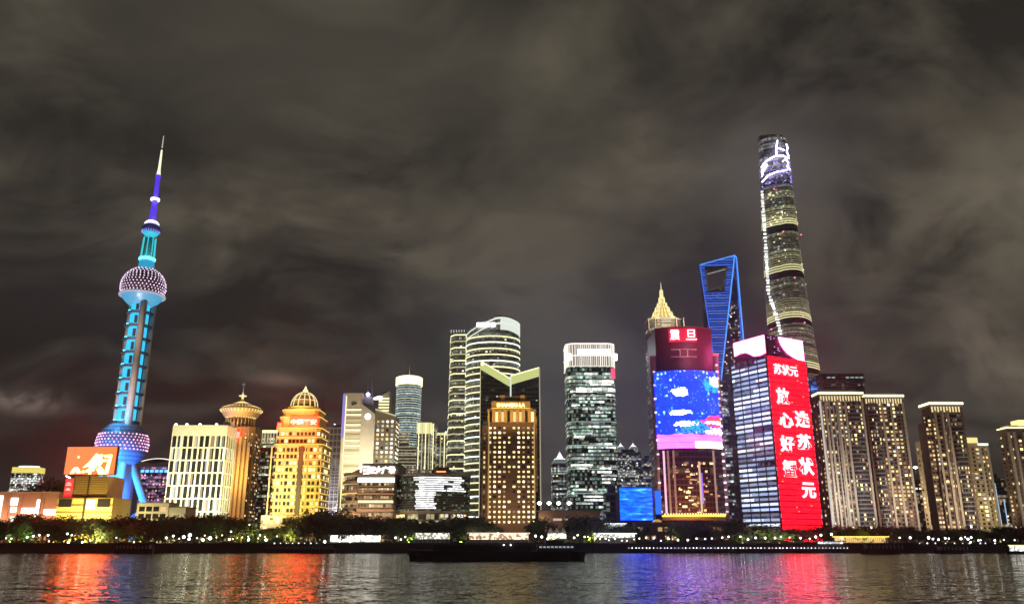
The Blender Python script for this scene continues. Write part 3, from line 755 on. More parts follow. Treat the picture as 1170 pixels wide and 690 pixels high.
def domed_tower():
    b = Bld('domed_tower', 'golden floodlit stepped tower with ribbed dome and glowing red sign', 'tower', 309.5, 364.5, 545, 660, 36)
    st = solid('warm limestone', (0.42, 0.32, 0.16), 0.75)
    c = 0.0
    def tier(px0, px1, pya, pyb, dep, off=0.0, nm='wall'):
        x0, x1 = b.x(px0, (pya+pyb)/2), b.x(px1, (pya+pyb)/2)
        pl = rect(x1-x0, dep, 2.5, 1, cx=(x0+x1)/2); z0, z1 = b.z(pyb), b.z(pya)
        MB().prism(pl, z0, z1).build(nm, st, b.r)
        return pl, z0, z1
    gold_l = emit('gold ledge light', (1.0, 0.62, 0.10), 1.5, sample=True)
    items = []
    segs = [(310, 364.5, 508, 603, 36), (315, 364.5, 489, 508, 32), (318.5, 363, 476, 489, 29), (321, 361.5, 467.5, 476, 26)]
    for i, (a0, a1, ya, yb, dep) in enumerate(segs):
        pl, z0, z1 = tier(a0, a1, ya, yb, dep)
        MB().prism(grow(pl, 0.9), z1-1.0, z1+0.25).build('cornice', st, b.r)
        MB().prism(grow(pl, 1.0), z1+0.26, z1+0.7).build('ledge_light', gold_l, b.r)
        if i in (0, 1):
            n = max(1, int(round((z1-z0-2)/5.2))); fh = (z1-z0-1.5)/n
            for k in range(n):
                zz_ = z0+fh*k
                if k: MB().prism(grow(pl, 0.55), zz_-0.35, zz_+0.35).build('ledge', st, b.r)
                if k: MB().prism(grow(pl, 0.60), zz_+0.36, zz_+0.75).build('ledge_light', gold_l, b.r)
            items += facade_windows(b.r, pl, z0, z0+fh*n, fh, 3.0, 2.0, 2.7, [(W_DARK, 9), (W_YEL, 2), (W_WARM, 2)], 1, off=0.05, zoff=0.55)
    window_set(b.r, items)
    # recessed dark stair strip up the front
    xs = b.x(342, 550)
    MB().box(xs-1.9, xs+1.9, -18.9, -17.9, 0, b.z(510)).build('stair_strip', solid('dark stair glazing', (0.05, 0.035, 0.03), 0.5), b.r)
    for k in range(4):
        xx = (-20, -9, 9, 20)[k]; MB().box(xx-0.5, xx+0.5, -18.7, -17.9, 2, b.z(510)).build('pilaster', st, b.r)
    # podium
    pl = rect(b.w+8, 44); MB().prism(pl, 0, b.z(588.5)).build('podium', solid('pinkish podium stone', (0.42, 0.33, 0.28), 0.8), b.r)
    window_set(b.r, facade_windows(b.r, pl, 1, b.z(590), 7, 4.5, 2.4, 4, [(W_WARM, 2), (W_WHITE, 1), (W_DARK, 2)], 1, off=0.05), 'arcade_window')
    # drum and dome
    cx = b.x(341.6, 460); zd0, zd1 = b.z(467.5), b.z(461.8)
    MB().lathe([(12.6, zd0), (12.6, zd1-1), (13.4, zd1-0.8), (13.4, zd1), (11, zd1+0.1)], cx=cx, n=28).build('drum', st, b.r)
    MB().lathe([(13.0, zd0+0.6), (13.0, zd0+1.3)], cx=cx, n=28).build('ledge_light', gold_l, b.r)
    zt = b.z(443.6); R = 11.0; hd = zt-zd1
    prof = [(R*math.cos(t), zd1+hd*math.sin(t)) for t in [math.radians(q) for q in range(0, 84, 9)]]
    dome = MB().lathe(prof, cx=cx, n=28).build('dome', solid('grey gold dome sheet', (0.33, 0.27, 0.14), 0.45, 0.3), b.r)
    for k in range(14):
        a = 2*math.pi*k/14; mb = MB()
        for p, q in zip(prof, prof[1:]):
            mb.beam((cx+(p[0]+.2)*math.cos(a), (p[0]+.2)*math.sin(a), p[1]), (cx+(q[0]+.2)*math.cos(a), (q[0]+.2)*math.sin(a), q[1]), 0.7, 0.7)
        mb.build('rib', emit('gold dome rib', (1.0, 0.78, 0.36), 0.95), dome)
    for t in (25, 50):
        r_ = R*math.cos(math.radians(t)); zz_ = zd1+hd*math.sin(math.radians(t))
        MB().lathe([(r_+0.35, zz_-0.25), (r_+0.3, zz_+0.25)], cx=cx, n=28).build('ring', emit('gold dome rib', (1.0, 0.78, 0.36), 0.95), dome)
    MB().lathe([(2.2, zt-0.5), (2.2, zt+1.6), (1.2, zt+2.4), (0.5, b.z(437))], cx=cx, n=12).build('lantern', emit('gold lantern', (1.0, 0.82, 0.45), 1.2), b.r)
    MB().tube((cx, 0, b.z(438)), (cx, 0, b.z(433.5)), 0.25, 0.12, 6).build('finial', PALEM, b.r)
    # the sign in red and white
    sc_ = MB().box(b.x(330, 481), b.x(362.2, 481), -15.6, -14.6, b.z(487), b.z(474.5)).build('sign_board', emit('red sign glow', (1.0, 0.004, 0.001), 34, sample=True), b.r)
    text_part(sc_, '中国平安', b.x(346.2, 481), b.z(481.3), -15.7, b.x(361, 481)-b.x(331.5, 481), b.z(478)-b.z(484.6), emit('pale pink lettering', (1.0, 0.020, 0.014), 60, sample=True), bold=0.035)
    MB().box(b.x(318.6, 485)-1.6, b.x(318.6, 485)+1.6, -16.2, -14.9, b.z(489), b.z(482.5)).build('side_sign', emit('bright red side sign', (1.0, 0.008, 0.003), 40.0, sample=True), b.r)
    flood(b.r, (cx, -40, zd0-14), (cx, -6, zd1+5), 14, 3, 6000, (1.0, 0.66, 0.2), 100)
    for xx in (-26, 0, 26):
        flood(b.r, (xx, -62, 16), (xx*0.7, -18, 60), 10, 4, 16000, (1.0, 0.76, 0.12), 130)
    flood(b.r, (-64, -30, 16), (-28, 0, 50), 10, 4, 20000, (1.0, 0.74, 0.12), 130)
    flood(b.r, (0, -60, b.z(520)), (0, -14, b.z(486)), 18, 4, 13000, (1.0, 0.13, 0.01), 100)
domed_tower()

def grid_tower():
    b = Bld('office_tower', 'slim grey gridded tower between the golden domed tower and the banded slabs', 'tower', 369, 392, 540, 1000, 34)
    H = b.z(488.5)
    MB().prism(b.plan, 0, H).build('wall', curtain('grey gridded offices', (0.09, 0.09, 0.10), (0.85, 0.8, 0.7), 5.4, 7.4, 0.10, 0.5, frame=(0.30, 0.29, 0.30)), b.r)
    mb = MB(); n = 17
    for k in range(n+1): mb.box(-b.w/2-0.2, b.w/2+0.2, -b.d/2-0.7, -b.d/2, H*k/n-0.4 if k else 0.1, H*k/n+0.4)
    mb.build('floor_bands', PALEM, b.r)
    mb = MB()
    for k in range(6): x = -b.w/2+b.w*k/5; mb.box(x-0.35, x+0.35, -b.d/2-0.9, -b.d/2-0.05, 0, H)
    mb.build('piers', PALEM, b.r)
    MB().box(-b.w/2-9, -b.w/2-0.02, -b.d/2+2, b.d/2, 0, b.z(494)).build('side_wing', curtain('dark offices', (0.03, 0.032, 0.03), (0.8, 0.85, 0.5), 2.4, 3.9, 0.32, 0.9), b.r)
    MB().box(-6, 6, -8, 8, H, b.z(484)).build('roof_plant', DGREY, b.r)
    x = b.x(379, 484); MB().lathe([(0.3, b.z(484)), (1.3, b.z(484)+1.2), (0.3, b.z(484)+2.6)], cx=x, n=8).build('roof_lamp', emit('blue violet lamp', (0.35, 0.3, 1.0), 5), b.r)
    MB().tube((b.x(366, 470), 0, b.z(494)), (b.x(365.5, 470), 0, b.z(449)), 0.5, 0.3, 6).build('mast', DGREY, b.r)
    flood(b.r, (0, -60, 40), (0, -17, 70), 10, 5, 16000, (0.9, 0.82, 0.85), 150)
grid_tower()

def banded_slabs():
    b = Bld('office_tower', 'pair of banded pale slabs with a slanting roof, round logo and two masts', 'tower', 389, 446, 530, 860, 34)
    zb = 0
    # left slab with yellow-lit floors
    def slab(pa, pb, pref, top, dep, y0, mat, fn=None):
        x0, x1 = b.x(pa, pref), b.x(pb, pref)
        return [(x0, y0), (x1, y0), (x1, y0+dep), (x0, y0+dep)]
    pl = slab(389.5, 411.5, 500, 449, 26, -15, None)
    zt = b.z(448.5)
    MB().prism(pl, 0, zt).build('left_slab', STONE, b.r)
    n = 24
    for k in range(1, n):
        z = 12+(b.z(462)-12)*k/n
        MB().box(pl[0][0]+4, pl[1][0]-0.3, -15.8, -15.02, z-0.9, z+0.9).build('light_strip', S_YEL if k % 3 else S_YELD, b.r)
        MB().box(pl[0][0]+3.6, pl[1][0]+0.2, -16.4, -15.03, z-1.7, z-1.0).build('balcony_slab', STONE, b.r)
    MB().box(pl[0][0]-0.5, pl[0][0]+2.6, -15.9, -15.01, b.z(500), zt-1).build('edge_light', emit('violet edge light', (0.42, 0.32, 1.0), 0.55), b.r)
    MB().box(pl[0][0]+2.7, pl[0][0]+3.5, -15.7, -15.01, 4, zt-3).build('edge_light', S_YEL, b.r)
    # central fin
    x0, x1 = b.x(411.6, 500), b.x(428, 500)
    fin = MB().prism([(x0, -19), (x1, -19), (x1, 8), (x0, 8)], 0, lambda x, y: b.z(461.5)-(x-x0)*0.72)
    fin.build('fin', solid('smooth grey panel', (0.42, 0.40, 0.37), 0.6), b.r)
    lx = b.x(420.8, 476)
    pr = [(lx+3.1*math.cos(t*math.pi/12), b.z(476)+3.1*math.sin(t*math.pi/12)) for t in range(24)]
    mb = MB(); mb.face([(x, -19.5, z) for x, z in pr])
    for i in range(24):
        j = (i+1) % 24; mb.face([(pr[j][0], -19.5, pr[j][1]), (pr[i][0], -19.5, pr[i][1]), (pr[i][0], -19, pr[i][1]), (pr[j][0], -19, pr[j][1])])
    mb.build('round_logo', emit('round white logo', (1.0, 0.98, 0.9), 3.5, sample=True), b.r)
    # right slender banded tower behind with raking top
    xa, xb = b.x(429, 470), b.x(441.5, 460)
    MB().prism([(xa, 2), (xb, 2), (xb, 20), (xa, 20)], 0, lambda x, y: b.z(451)+(x-xa)/(xb-xa)*8).build('right_slab', STONE, b.r)
    for k in range(9):
        z = b.z(480)+(b.z(450)-b.z(480))*k/8.5
        MB().box(xa, xb+0.2, 1.2, 1.98, z-0.6, z+0.6).build('light_strip', S_YEL, b.r)
    # raking roof truss rising from the left slab to the right tower
    MB().beam((b.x(402, 462), -16.6, b.z(462.5)), (b.x(441, 444), 0, b.z(443.5)), 1.4, 1.6).build('roof_rake', DGREY, b.r)
    MB().box(b.x(404, 452), b.x(424, 452), -12, 0, b.z(461), b.z(452)).build('roof_plant', solid('pale violet panel', (0.3, 0.28, 0.38), 0.6), b.r)
    MB().box(b.x(424.5, 450), b.x(434, 450), -3, 1.0, b.z(453.5), b.z(449.5)).build('light_band', S_WHITE, b.r)
    for px, tp in ((418, 433), (423, 428.5)):
        MB().tube((b.x(px, 445), -4, b.z(455)), (b.x(px, 440), -4, b.z(tp)), 0.7, 0.35, 8).build('mast', solid('violet grey mast', (0.35, 0.3, 0.5), 0.5), b.r)
    lx = b.x(420, 450); MB().lathe([(0.3, b.z(452)), (2.1, b.z(450.5)), (2.1, b.z(449.5)), (0.3, b.z(447.8))], cx=lx, cy=-14, n=12).build('ball_lamp', emit('lilac ball lamp', (0.75, 0.68, 1.0), 8, sample=True), b.r)
    flood(b.r, (10, -62, 60), (4, -18, 100), 12, 5, 19000, (1.0, 0.88, 0.68), 120)
    flood(b.r, (-12, -60, 55), (-14, -18, 100), 12, 5, 24000, (1.0, 0.80, 0.40), 120)
banded_slabs()

def grid_office():
    b = Bld('office_block', 'stone office block with small square windows under the slanting roof behind the shopping mall', 'office', 427, 451, 510, 800, 26)
    z0 = b.z(471); x0 = -b.w/2
    pl = b.plan
    top = lambda x, y: b.z(468)-(x-x0)*0.32
    MB().prism(pl, 0, top).build('wall', STONE, b.r)
    window_set(b.r, facade_windows(b.r, pl, b.z(560), b.z(479), 4.3, 3.7, 2.2, 2.2, [(W_WARM, 3), (W_WHITE, 3), (W_DARK, 3), (W_WHITED, 2)], 1, off=0.03))
    mb = MB().beam((x0, -13.4, b.z(467.4)), (b.w/2, -13.4, b.z(467.4)-b.w*0.32), 1.2, 1.2); mb.build('roof_edge_light', S_YELD, b.r)
    flood(b.r, (0, -50, 40), (0, -13, 75), 12, 5, 11000, (1.0, 0.88, 0.6), 130)
grid_office()

def round_tower():
    b = Bld('round_tower', 'round blue grey glass tower with a glowing ring top and thin mast', 'tower', 450, 478.5, 480, 1050, 30)
    R = b.w/2
    H = b.z(438.5)
    MB().lathe([(R*1.02, 0), (R, H)], n=36).build('wall', curtain('round tower glazing', (0.05, 0.07, 0.08), (0.6, 0.8, 0.85), 2.0, 3.6, 0.55, 0.7, frame=(0.16, 0.18, 0.18)), b.r)
    n = 34
    for k in range(n):
        z = b.z(532)+(H-b.z(532))*k/n
        MB().lathe([(R+0.5, z-0.35), (R+0.5, z+0.35)], n=36).build('light_strip', emit('ice blue floor strip', (0.50, 0.70, 0.76), 0.65) if k % 2 else emit('pale floor strip', (0.8, 0.82, 0.6), 0.8), b.r)
    MB().lathe([(R+1.5, H), (R+1.5, b.z(429.5)), (R-1, b.z(428.5))], n=36).build('ring_crown', emit('cream ring crown', (1.0, 0.92, 0.55), 1.8, sample=True), b.r)
    for k in range(24):
        a = 2*math.pi*k/24; MB().tube(((R+1.7)*math.cos(a), (R+1.7)*math.sin(a), H), ((R+1.7)*math.cos(a), (R+1.7)*math.sin(a), b.z(429.6)), 0.3, n=4).build('crown_rib', S_YELD, b.r)
    MB().tube((0, 0, b.z(429)), (0, 0, b.z(414)), 0.8, 0.35, 6).build('mast', PALEM, b.r)
    # stepped shoulders at its foot
    for k, (pa, pb, tp) in enumerate(((444, 481, 520), (447, 480, 510), (457, 468, 494))):
        x0, x1 = b.x(pa, tp), b.x(pb, tp)
        MB().box(x0, x1, -R-4+k, R, 0, b.z(tp)).build('shoulder', curtain('shoulder offices', (0.10, 0.09, 0.08), (0.9, 0.75, 0.55), 2.2, 3.2, 0.4, 0.5, frame=(0.2, 0.18, 0.16)), b.r)
        for j in range(4): MB().box(x0-0.2, x1+0.2, -R-4.5+k, -R-4.02+k, b.z(tp)-1-4*j, b.z(tp)-0.4-4*j).build('light_strip', S_YELD, b.r)
round_tower()

def strip_tower(pl_, pr_, top, Y, lab, nst, crown):
    b = Bld('office_tower', lab, 'tower', pl_, pr_, 510, Y, 26)
    H = b.z(top)
    MB().prism(b.plan, 0, H).build('wall', curtain('dim strip offices', (0.07, 0.07, 0.06), (0.85, 0.85, 0.6), 2.6, 3.8, 0.3, 0.6), b.r)
    if crown:
        MB().prism(grow(b.plan, 0.4), b.z(top+crown), H-0.3).build('crown', emit('lit yellow crown wall', (0.85, 0.80, 0.36), 0.9), b.r)
    for k in range(nst):
        x = -b.w/2+b.w*(k+0.5)/nst
        MB().box(x-0.45, x+0.45, -b.d/2-0.8, -b.d/2, b.z(536), H-(1 if crown else 0)).build('light_fin', S_YEL if k % 2 == 0 else S_YELD, b.r)
    window_set(b.r, facade_windows(b.r, b.plan, b.z(540), b.z(top+crown+2), 3.8, 3.0, 1.8, 1.6, [(W_WARM, 1), (W_WHITED, 2)], 0.25, off=0.03))
    return b
b_ = strip_tower(476, 492, 482.3, 950, 'pale tower with vertical light lines and a bright yellow top', 4, 13)
strip_tower(492.5, 497, 483.5, 965, 'very narrow pale slab right of the tower with vertical light lines', 1, 0)
b_ = strip_tower(496.5, 510, 494, 990, 'shorter tower with pale outlines wedged left of the tall banded tower', 3, 3)
MB().lathe([(0.3, b_.z(494)), (1.8, b_.z(493)), (0.3, b_.z(491))], cx=5, n=8).build('roof_lamp', emit('green white lamp', (0.7, 1.0, 0.8), 3), b_.r)

def mall():
    b = Bld('shopping_mall', 'broad shopping mall with curved brown terraces, white rooftop lettering and a glazed drum', 'mall', 376, 535, 565, 600, 60)
    ter = solid('terracotta terrace', (0.26, 0.17, 0.11), 0.7)
    # curved terraces on the left
    xc = b.x(398, 570); W0 = b.x(416, 570)-b.x(376, 570)
    zs = [0, b.z(583), b.z(571), b.z(559), b.z(548), b.z(538.5)]
    for k in range(len(zs)-1):
        pl = ell(W0*(1.08-0.03*k), 50-2*k, 32, cx=xc+3, cy=-2)
        MB().prism(taper(pl, 0.92, xc+3, -2), zs[k], zs[k+1]-2.2).build('glazed_floor', curtain('terrace glazing', (0.05, 0.04, 0.03), (1.0, 0.72, 0.35), 2.4, 4.0, 0.8, 1.0, mull=0.2), b.r)
        MB().prism(pl, zs[k+1]-2.2, zs[k+1]).build('terrace', ter, b.r)
        MB().prism(grow(pl, 0.15), zs[k+1]-2.5, zs[k+1]-2.22).build('light_strip', S_GOLD if k in (0, 2) else S_YELD, b.r)
    # gable roof over the terraces
    zr = b.z(538.5)
    MB().prism(ell(W0*0.9, 40, 24, cx=xc+5), zr, zr+0.5, plan2=ell(W0*0.2, 10, 24, cx=xc+8)).build('roof_rim', ter, b.r)
    MB().prism(ell(W0*0.9, 40, 24, cx=xc+5), zr+0.1, zr+6.5, plan2=ell(W0*0.18, 8, 24, cx=xc+10)).build('roof', solid('brown roof', (0.15, 0.11, 0.08), 0.8), b.r)
    # middle block with the name and bright canopy
    x0, x1 = b.x(408, 560), b.x(450, 560)
    zt = b.z(531)
    MB().box(x0, x1, -28, 20, 0, b.z(541)).build('middle_wall', ter, b.r)
    MB().box(x0+1, x1+2, -20, 20, b.z(541)+0.01, zt+2).build('roof_house', solid('brown grey wall', (0.20, 0.17, 0.14), 0.8), b.r)
    for k in range(5):
        zf = [b.z(590), b.z(580.5), b.z(571), b.z(562), b.z(554)][k]
        MB().box(x0+0.6, x1-0.4, -28.9, -28.02, zf, zf+3.0).build('glazed_floor', curtain('mall floor glazing', (0.08, 0.06, 0.04), (1.0, 0.75, 0.4), 2.0, 3.0, 0.9, 1.2, mull=0.25), b.r)
        MB().box(x0, x1, -30, -28.03, zf-1.1, zf-0.4).build('terrace', ter, b.r)
    MB().box(b.x(409, 572), b.x(449, 572), -30.1, -29.2, b.z(574), b.z(571.4)).build('light_strip', S_YEL, b.r)
    MB().box(x0, x1, -29.6, -28.04, b.z(550.5), b.z(545.5)).build('bright_canopy', emit('bright white canopy', (0.85, 1.0, 0.85), 2.6, sample=True), b.r)
    sg = text_part(b.r, '正大广场', b.x(434, 535.6), b.z(535.6), -20.4, b.x(450, 535)-b.x(419, 535), b.z(531.4)-b.z(540), L_WHITE, bold=0.04)
    lg = MB(); xl = b.x(414, 535.6); zc = b.z(535.6)
    for a in ((-3.2, 3.2, 2.0, 2.8), (-3.2, 3.2, -2.8, -2.0), (-3.2, -2.3, -2.0, 2.0), (2.3, 3.2, -2.0, 2.0), (-1, 1, -0.7, 0.7)):
        lg.box(xl+a[0], xl+a[1], -20.9, -20.3, zc+a[2], zc+a[3])
    lg.build('logo', L_WHITE, b.r)
    # glazed drum on the right, its media wall showing white bands
    xa, xb = b.x(448, 570), b.x(535, 570)
    pl = ell(xb-xa, 46, 48, cx=(xa+xb)/2, cy=-6)
    zt2 = b.z(542.5)
    MB().prism(pl, b.z(583), zt2).build('drum', curtain('dark drum glazing', (0.02, 0.025, 0.02), (0.6, 0.8, 0.5), 1.6, 1.8, 0.20, 0.7), b.r)
    MB().prism(taper(pl, 0.96, (xa+xb)/2, -6), 0, b.z(583)-0.01).build('base_floor', curtain('drum base shops', (0.05, 0.05, 0.04), (1.0, 0.9, 0.5), 3.0, 5.0, 0.9, 1.4), b.r)
    MB().prism(grow(pl, 0.7), b.z(583)-0.9, b.z(583)).build('canopy', ter, b.r)
    MB().prism(grow(pl, 0.5), zt2, zt2+1.4).build('parapet', solid('grey parapet', (0.22, 0.20, 0.17), 0.8), b.r)
    # white bands of the media wall, following the curve
    cxd = (xa+xb)/2; A = (xb-xa)/2+0.5; Bq = 23.5
    wm = emit('white media band', (0.98, 0.97, 0.97), 1.25, 0.3, sample=True)
    rows = 15
    for r in range(rows):
        py = 545+(580-545)*r/(rows-1); z = b.z(py)
        if r < 7: segs = [(474+random.uniform(-4, 4), 533-random.uniform(0, 10))] if r in (0, 1, 3) else [(476+random.uniform(-3, 3), 506+random.uniform(-4, 6)), (512+random.uniform(-2, 6), 527+random.uniform(-4, 4))]
        else: segs = [(474+random.uniform(-1, 1.5), 497+random.uniform(-2, 2))]
        for (pa, pb) in segs:
            mb = MB(); q0, q1 = b.x(pa, py), b.x(pb, py); N = 8
            pts = []
            for k in range(N+1):
                x = q0+(q1-q0)*k/N; e = 1-((x-cxd)/A)**2
                if e <= 0.001: continue
                pts.append((x, -6-Bq*math.sqrt(e)))
            hh = 0.46
            for p, q in zip(pts, pts[1:]): mb.prism([(p[0], p[1]-0.25), (q[0], q[1]-0.25), (q[0], q[1]+0.5), (p[0], p[1]+0.5)], z-hh, z+hh)
            if len(pts) > 1: mb.build('media_band', wm, b.r)
    # plant on the roof with a red lamp
    xr = b.x(502, 535); MB().box(xr-7, xr+7, -14, 2, zt2, b.z(535)).build('roof_plant', ter, b.r)
    MB().box(xr-4.5, xr+5, -12, 0, b.z(535), b.z(531)).build('roof_plant', solid('rust red plant', (0.25, 0.07, 0.03), 0.7), b.r)
    MB().box(xr-3.5, xr+3.5, -14.5, -14.02, b.z(537), b.z(536)).build('roof_lamp', emit('orange roof lamp', (1.0, 0.32, 0.1), 2.5), b.r)
    flood(b.r, (xc, -60, 5), (xc, -26, 22), 26, 2, 12000, (1.0, 0.66, 0.4), 150)
    flood(b.r, (x0+12, -62, 5), (x0+12, -26, 26), 20, 2, 12000, (1.0, 0.75, 0.5), 150)
    window_set(b.r, facade_windows(b.r, taper(pl, 0.975, (xa+xb)/2, -6), b.z(600), b.z(585), 5.5, 3.0, 2.2, 2.2, [(W_WARM, 2), (W_WHITE, 1), (W_YEL, 1)], 0.55, off=0.0), 'shop_window')
mall()

# ------------------------------------------------------------------ centre
def tall_banded():
    b = Bld('skyscraper', 'tall curved skyscraper ringed by pale light bands with a bright white top', 'skyscraper', 530.5, 594, 440, 900, 52)
    wallm = curtain('banded tower glazing', (0.10, 0.11, 0.11), (0.7, 0.8, 0.6), 1.8, 3.7, 0.30, 0.45, rough=0.2, frame=(0.20, 0.21, 0.20))
    pl = ell(b.w, 54, 44)
    x0 = -b.w/2
    def topz(x, y=0):
        f = (x-x0)/b.w
        return b.z(375.5)+(b.z(360)-b.z(375.5))*min(1, f/0.60)-max(0, f-0.8)*14
    MB().prism(pl, 0, topz).build('wall', wallm, b.r)
    n = 29; zb, zt = b.z(590), b.z(384)
    for k in range(n):
        z = zb+(zt-zb)*k/(n-1)
        MB().prism(grow(pl, 0.6), z-0.62, z+0.62).build('light_band', S_YEL if (k % 3) else emit('pale light band', (0.9, 1.0, 0.85), 1.7), b.r)
    for dz in (2.2, 8.5):
        MB().prism(grow(pl, 0.7), lambda x, y: topz(x, y)-dz-1.1, lambda x, y: topz(x, y)-dz).build('light_band', emit('soft top band', (0.9, 1.0, 0.85), 0.8), b.r)
    # bright cladding at the right of the top
    cl = [p for p in pl if p[0] > b.w*0.12 and p[1] < 16]
    cl.sort(key=lambda p: math.atan2(p[1], p[0]))
    mb = MB()
    for p, q in zip(cl, cl[1:]):
        P, Q = [Vector(v)*1.02 for v in (p, q)]; P2, Q2 = [Vector(v)*0.995 for v in (p, q)]
        for (z0_, z1_) in ((17, 2),):
            f = [(P.x, P.y, topz(*p)-z0_), (Q.x, Q.y, topz(*q)-z0_), (Q.x, Q.y, topz(*q)-z1_), (P.x, P.y, topz(*p)-z1_)]
            mb.face(f); mb.face([f[3], f[2], (Q2.x, Q2.y, f[2][2]), (P2.x, P2.y, f[3][2])]); mb.face([f[1], f[0], (P2.x, P2.y, f[0][2]), (Q2.x, Q2.y, f[1][2])])
    mb.build('crown_panel', emit('lit white crown glazing', (0.78, 0.84, 0.76), 0.85), b.r)
    cx = b.x(555, 370.5)
    for u0, u1 in ((0, 0.42), (0.48, 0.7), (0.76, 1.0)):
        xa_ = b.x(545, 370); L_ = b.x(566, 370)-xa_
        MB().box(xa_+L_*u0, xa_+L_*u1, -28.9, -26.8, b.z(373.2), b.z(369.4)).build('top_sign', emit('overbright top sign', (1.0, 0.93, 1.0), 7, sample=True), b.r)
    window_set(b.r, facade_windows(b.r, pl, b.z(588), b.z(384), 7.2, 3.0, 1.9, 1.5, [(W_WHITE, 3), (W_WHITED, 5), (W_YEL, 1)], 0.16, off=0.05, zoff=0.5))
    # lower companion on the left, flaring gently toward its foot
    b2 = Bld('skyscraper', 'lower light banded shoulder tower flaring at its foot, left of the tall curved skyscraper', 'skyscraper', 513.5, 531.5, 450, 905, 44)
    H = b2.z(379.5)
    def plan_at(z):
        f = z/H; e = 3.6*(1-f)**1.6
        return [(-b2.w/2-e-3, 16), (-b2.w/2-e, -14), (-b2.w/2-e+5, -21), (b2.w/2-0.6, -22), (b2.w/2-0.6, 22), (-b2.w/2-e+5, 22)]
    mb = MB(); N = 12
    for k in range(N): mb.prism(plan_at(H*k/N), H*k/N, H*(k+1)/N, plan2=plan_at(H*(k+1)/N), cap=(k == N-1))
    mb.build('wall', wallm, b2.r)
    n = 28
    for k in range(n):
        z = b2.z(592)+(H-3-b2.z(592))*k/(n-1)
        MB().prism(grow(plan_at(z), 0.5), z-0.6, z+0.6).build('light_band', S_YEL if k % 2 else S_YELD, b2.r)
    window_set(b2.r, facade_windows(b2.r, plan_at(H*0.6), b2.z(560), H-6, 7.2, 2.6, 1.8, 1.6, [(W_WHITE, 2), (W_WHITED, 3), (W_YEL, 1)], 0.3, off=0.35))
    mb = MB()
    for k in range(6): mb.box(-b2.w/2+3*k, -b2.w/2+3*k+0.5, -20, -19.5, H, H+3.4)
    mb.build('roof_fins', emit('pale roof fin', (0.9, 0.95, 0.85), 0.9), b2.r)
tall_banded()

def slant_tower():
    b = Bld('office_tower', 'dark glass tower with a lit V shaped roofline behind the bronze hotel', 'tower', 548.5, 616.5, 470, 760, 34)
    xv = b.x(583.5, 440)
    g = curtain('near black glazing', (0.012, 0.013, 0.014), (0.5, 0.55, 0.4), 2.6, 3.9, 0.05, 0.35, rough=0.08)
    L = [(-b.w/2, -17), (xv-0.3, -11), (xv-0.3, 17), (-b.w/2, 17)]
    R = [(xv+0.3, -11), (b.w/2, -15), (b.w/2, 17), (xv+0.3, 17)]
    fL = lambda x, y: b.z(412.5)+(b.z(431.5)-b.z(412.5))*(x+b.w/2)/(xv+b.w/2)
    fR = lambda x, y: b.z(428)+(b.z(419.5)-b.z(428))*(x-xv)/(b.w/2-xv)
    MB().prism(L, 0, fL).build('wall', g, b.r)
    MB().prism(R, 0, fR).build('wall', g, b.r)
    li = emit('yellow green roof light', (0.66, 0.72, 0.26), 0.75)
    def band(pa, pb, f, t0, t1, nm, mt):
        ya = lambda x: (-17+6*(x+b.w/2)/(xv+b.w/2)) if x <= xv else (-11-4*(x-xv)/(b.w/2-xv))
        mb = MB(); A, B = (pa, ya(pa)), (pb, ya(pb))
        mb.prism([(A[0], A[1]-0.8), (B[0], B[1]-0.8), (B[0], B[1]-0.03), (A[0], A[1]-0.03)], lambda x, y: f(x, y)-t1, lambda x, y: f(x, y)-t0); mb.build(nm, mt, b.r)
    band(-b.w/2+0.3, xv-0.35, fL, 0.6, 8.0, 'roof_light', li); band(xv+0.35, b.w/2-0.2, fR, 0.6, 8.5, 'roof_light', li)
    band(-b.w/2, xv-0.35, fL, -0.6, 0.5, 'roof_edge', S_YEL); band(xv+0.35, b.w/2, fR, -0.6, 0.5, 'roof_edge', S_YEL)
    MB().box(xv-0.7, xv+0.7, -12.4, -11.6, b.z(456), b.z(428)).build('edge_light', emit('grey edge light', (0.7, 0.75, 0.7), 0.9), b.r)
    MB().box(b.w/2-0.2, b.w/2+0.9, -15.9, -15.05, 0, fR(b.w/2, 0)).build('edge_light', emit('dim tan edge light', (0.6, 0.5, 0.35), 0.5), b.r)
    mb = MB().beam((-b.w/2, -17.2, fL(-b.w/2, 0)), (-b.w/2, -17.2, 5), 0.7, 0.7); mb.build('edge_light', S_YELD, b.r)
    for px, py in ((551.5, 416),): MB().lathe([(0.3, b.z(py)-1.4), (1.5, b.z(py)), (0.3, b.z(py)+1.4)], cx=b.x(px, py), cy=-18.4, n=8).build('roof_lamp', emit('yellow roof lamp', (0.95, 0.95, 0.4), 4), b.r)
    window_set(b.r, facade_windows(b.r, L, 40, b.z(445), 3.9, 3, 1.6, 1.2, [(W_WHITED, 1)], 0.05, off=0.03)+facade_windows(b.r, R, 40, b.z(445), 3.9, 3, 1.6, 1.2, [(W_WHITED, 1)], 0.05, off=0.03))
slant_tower()

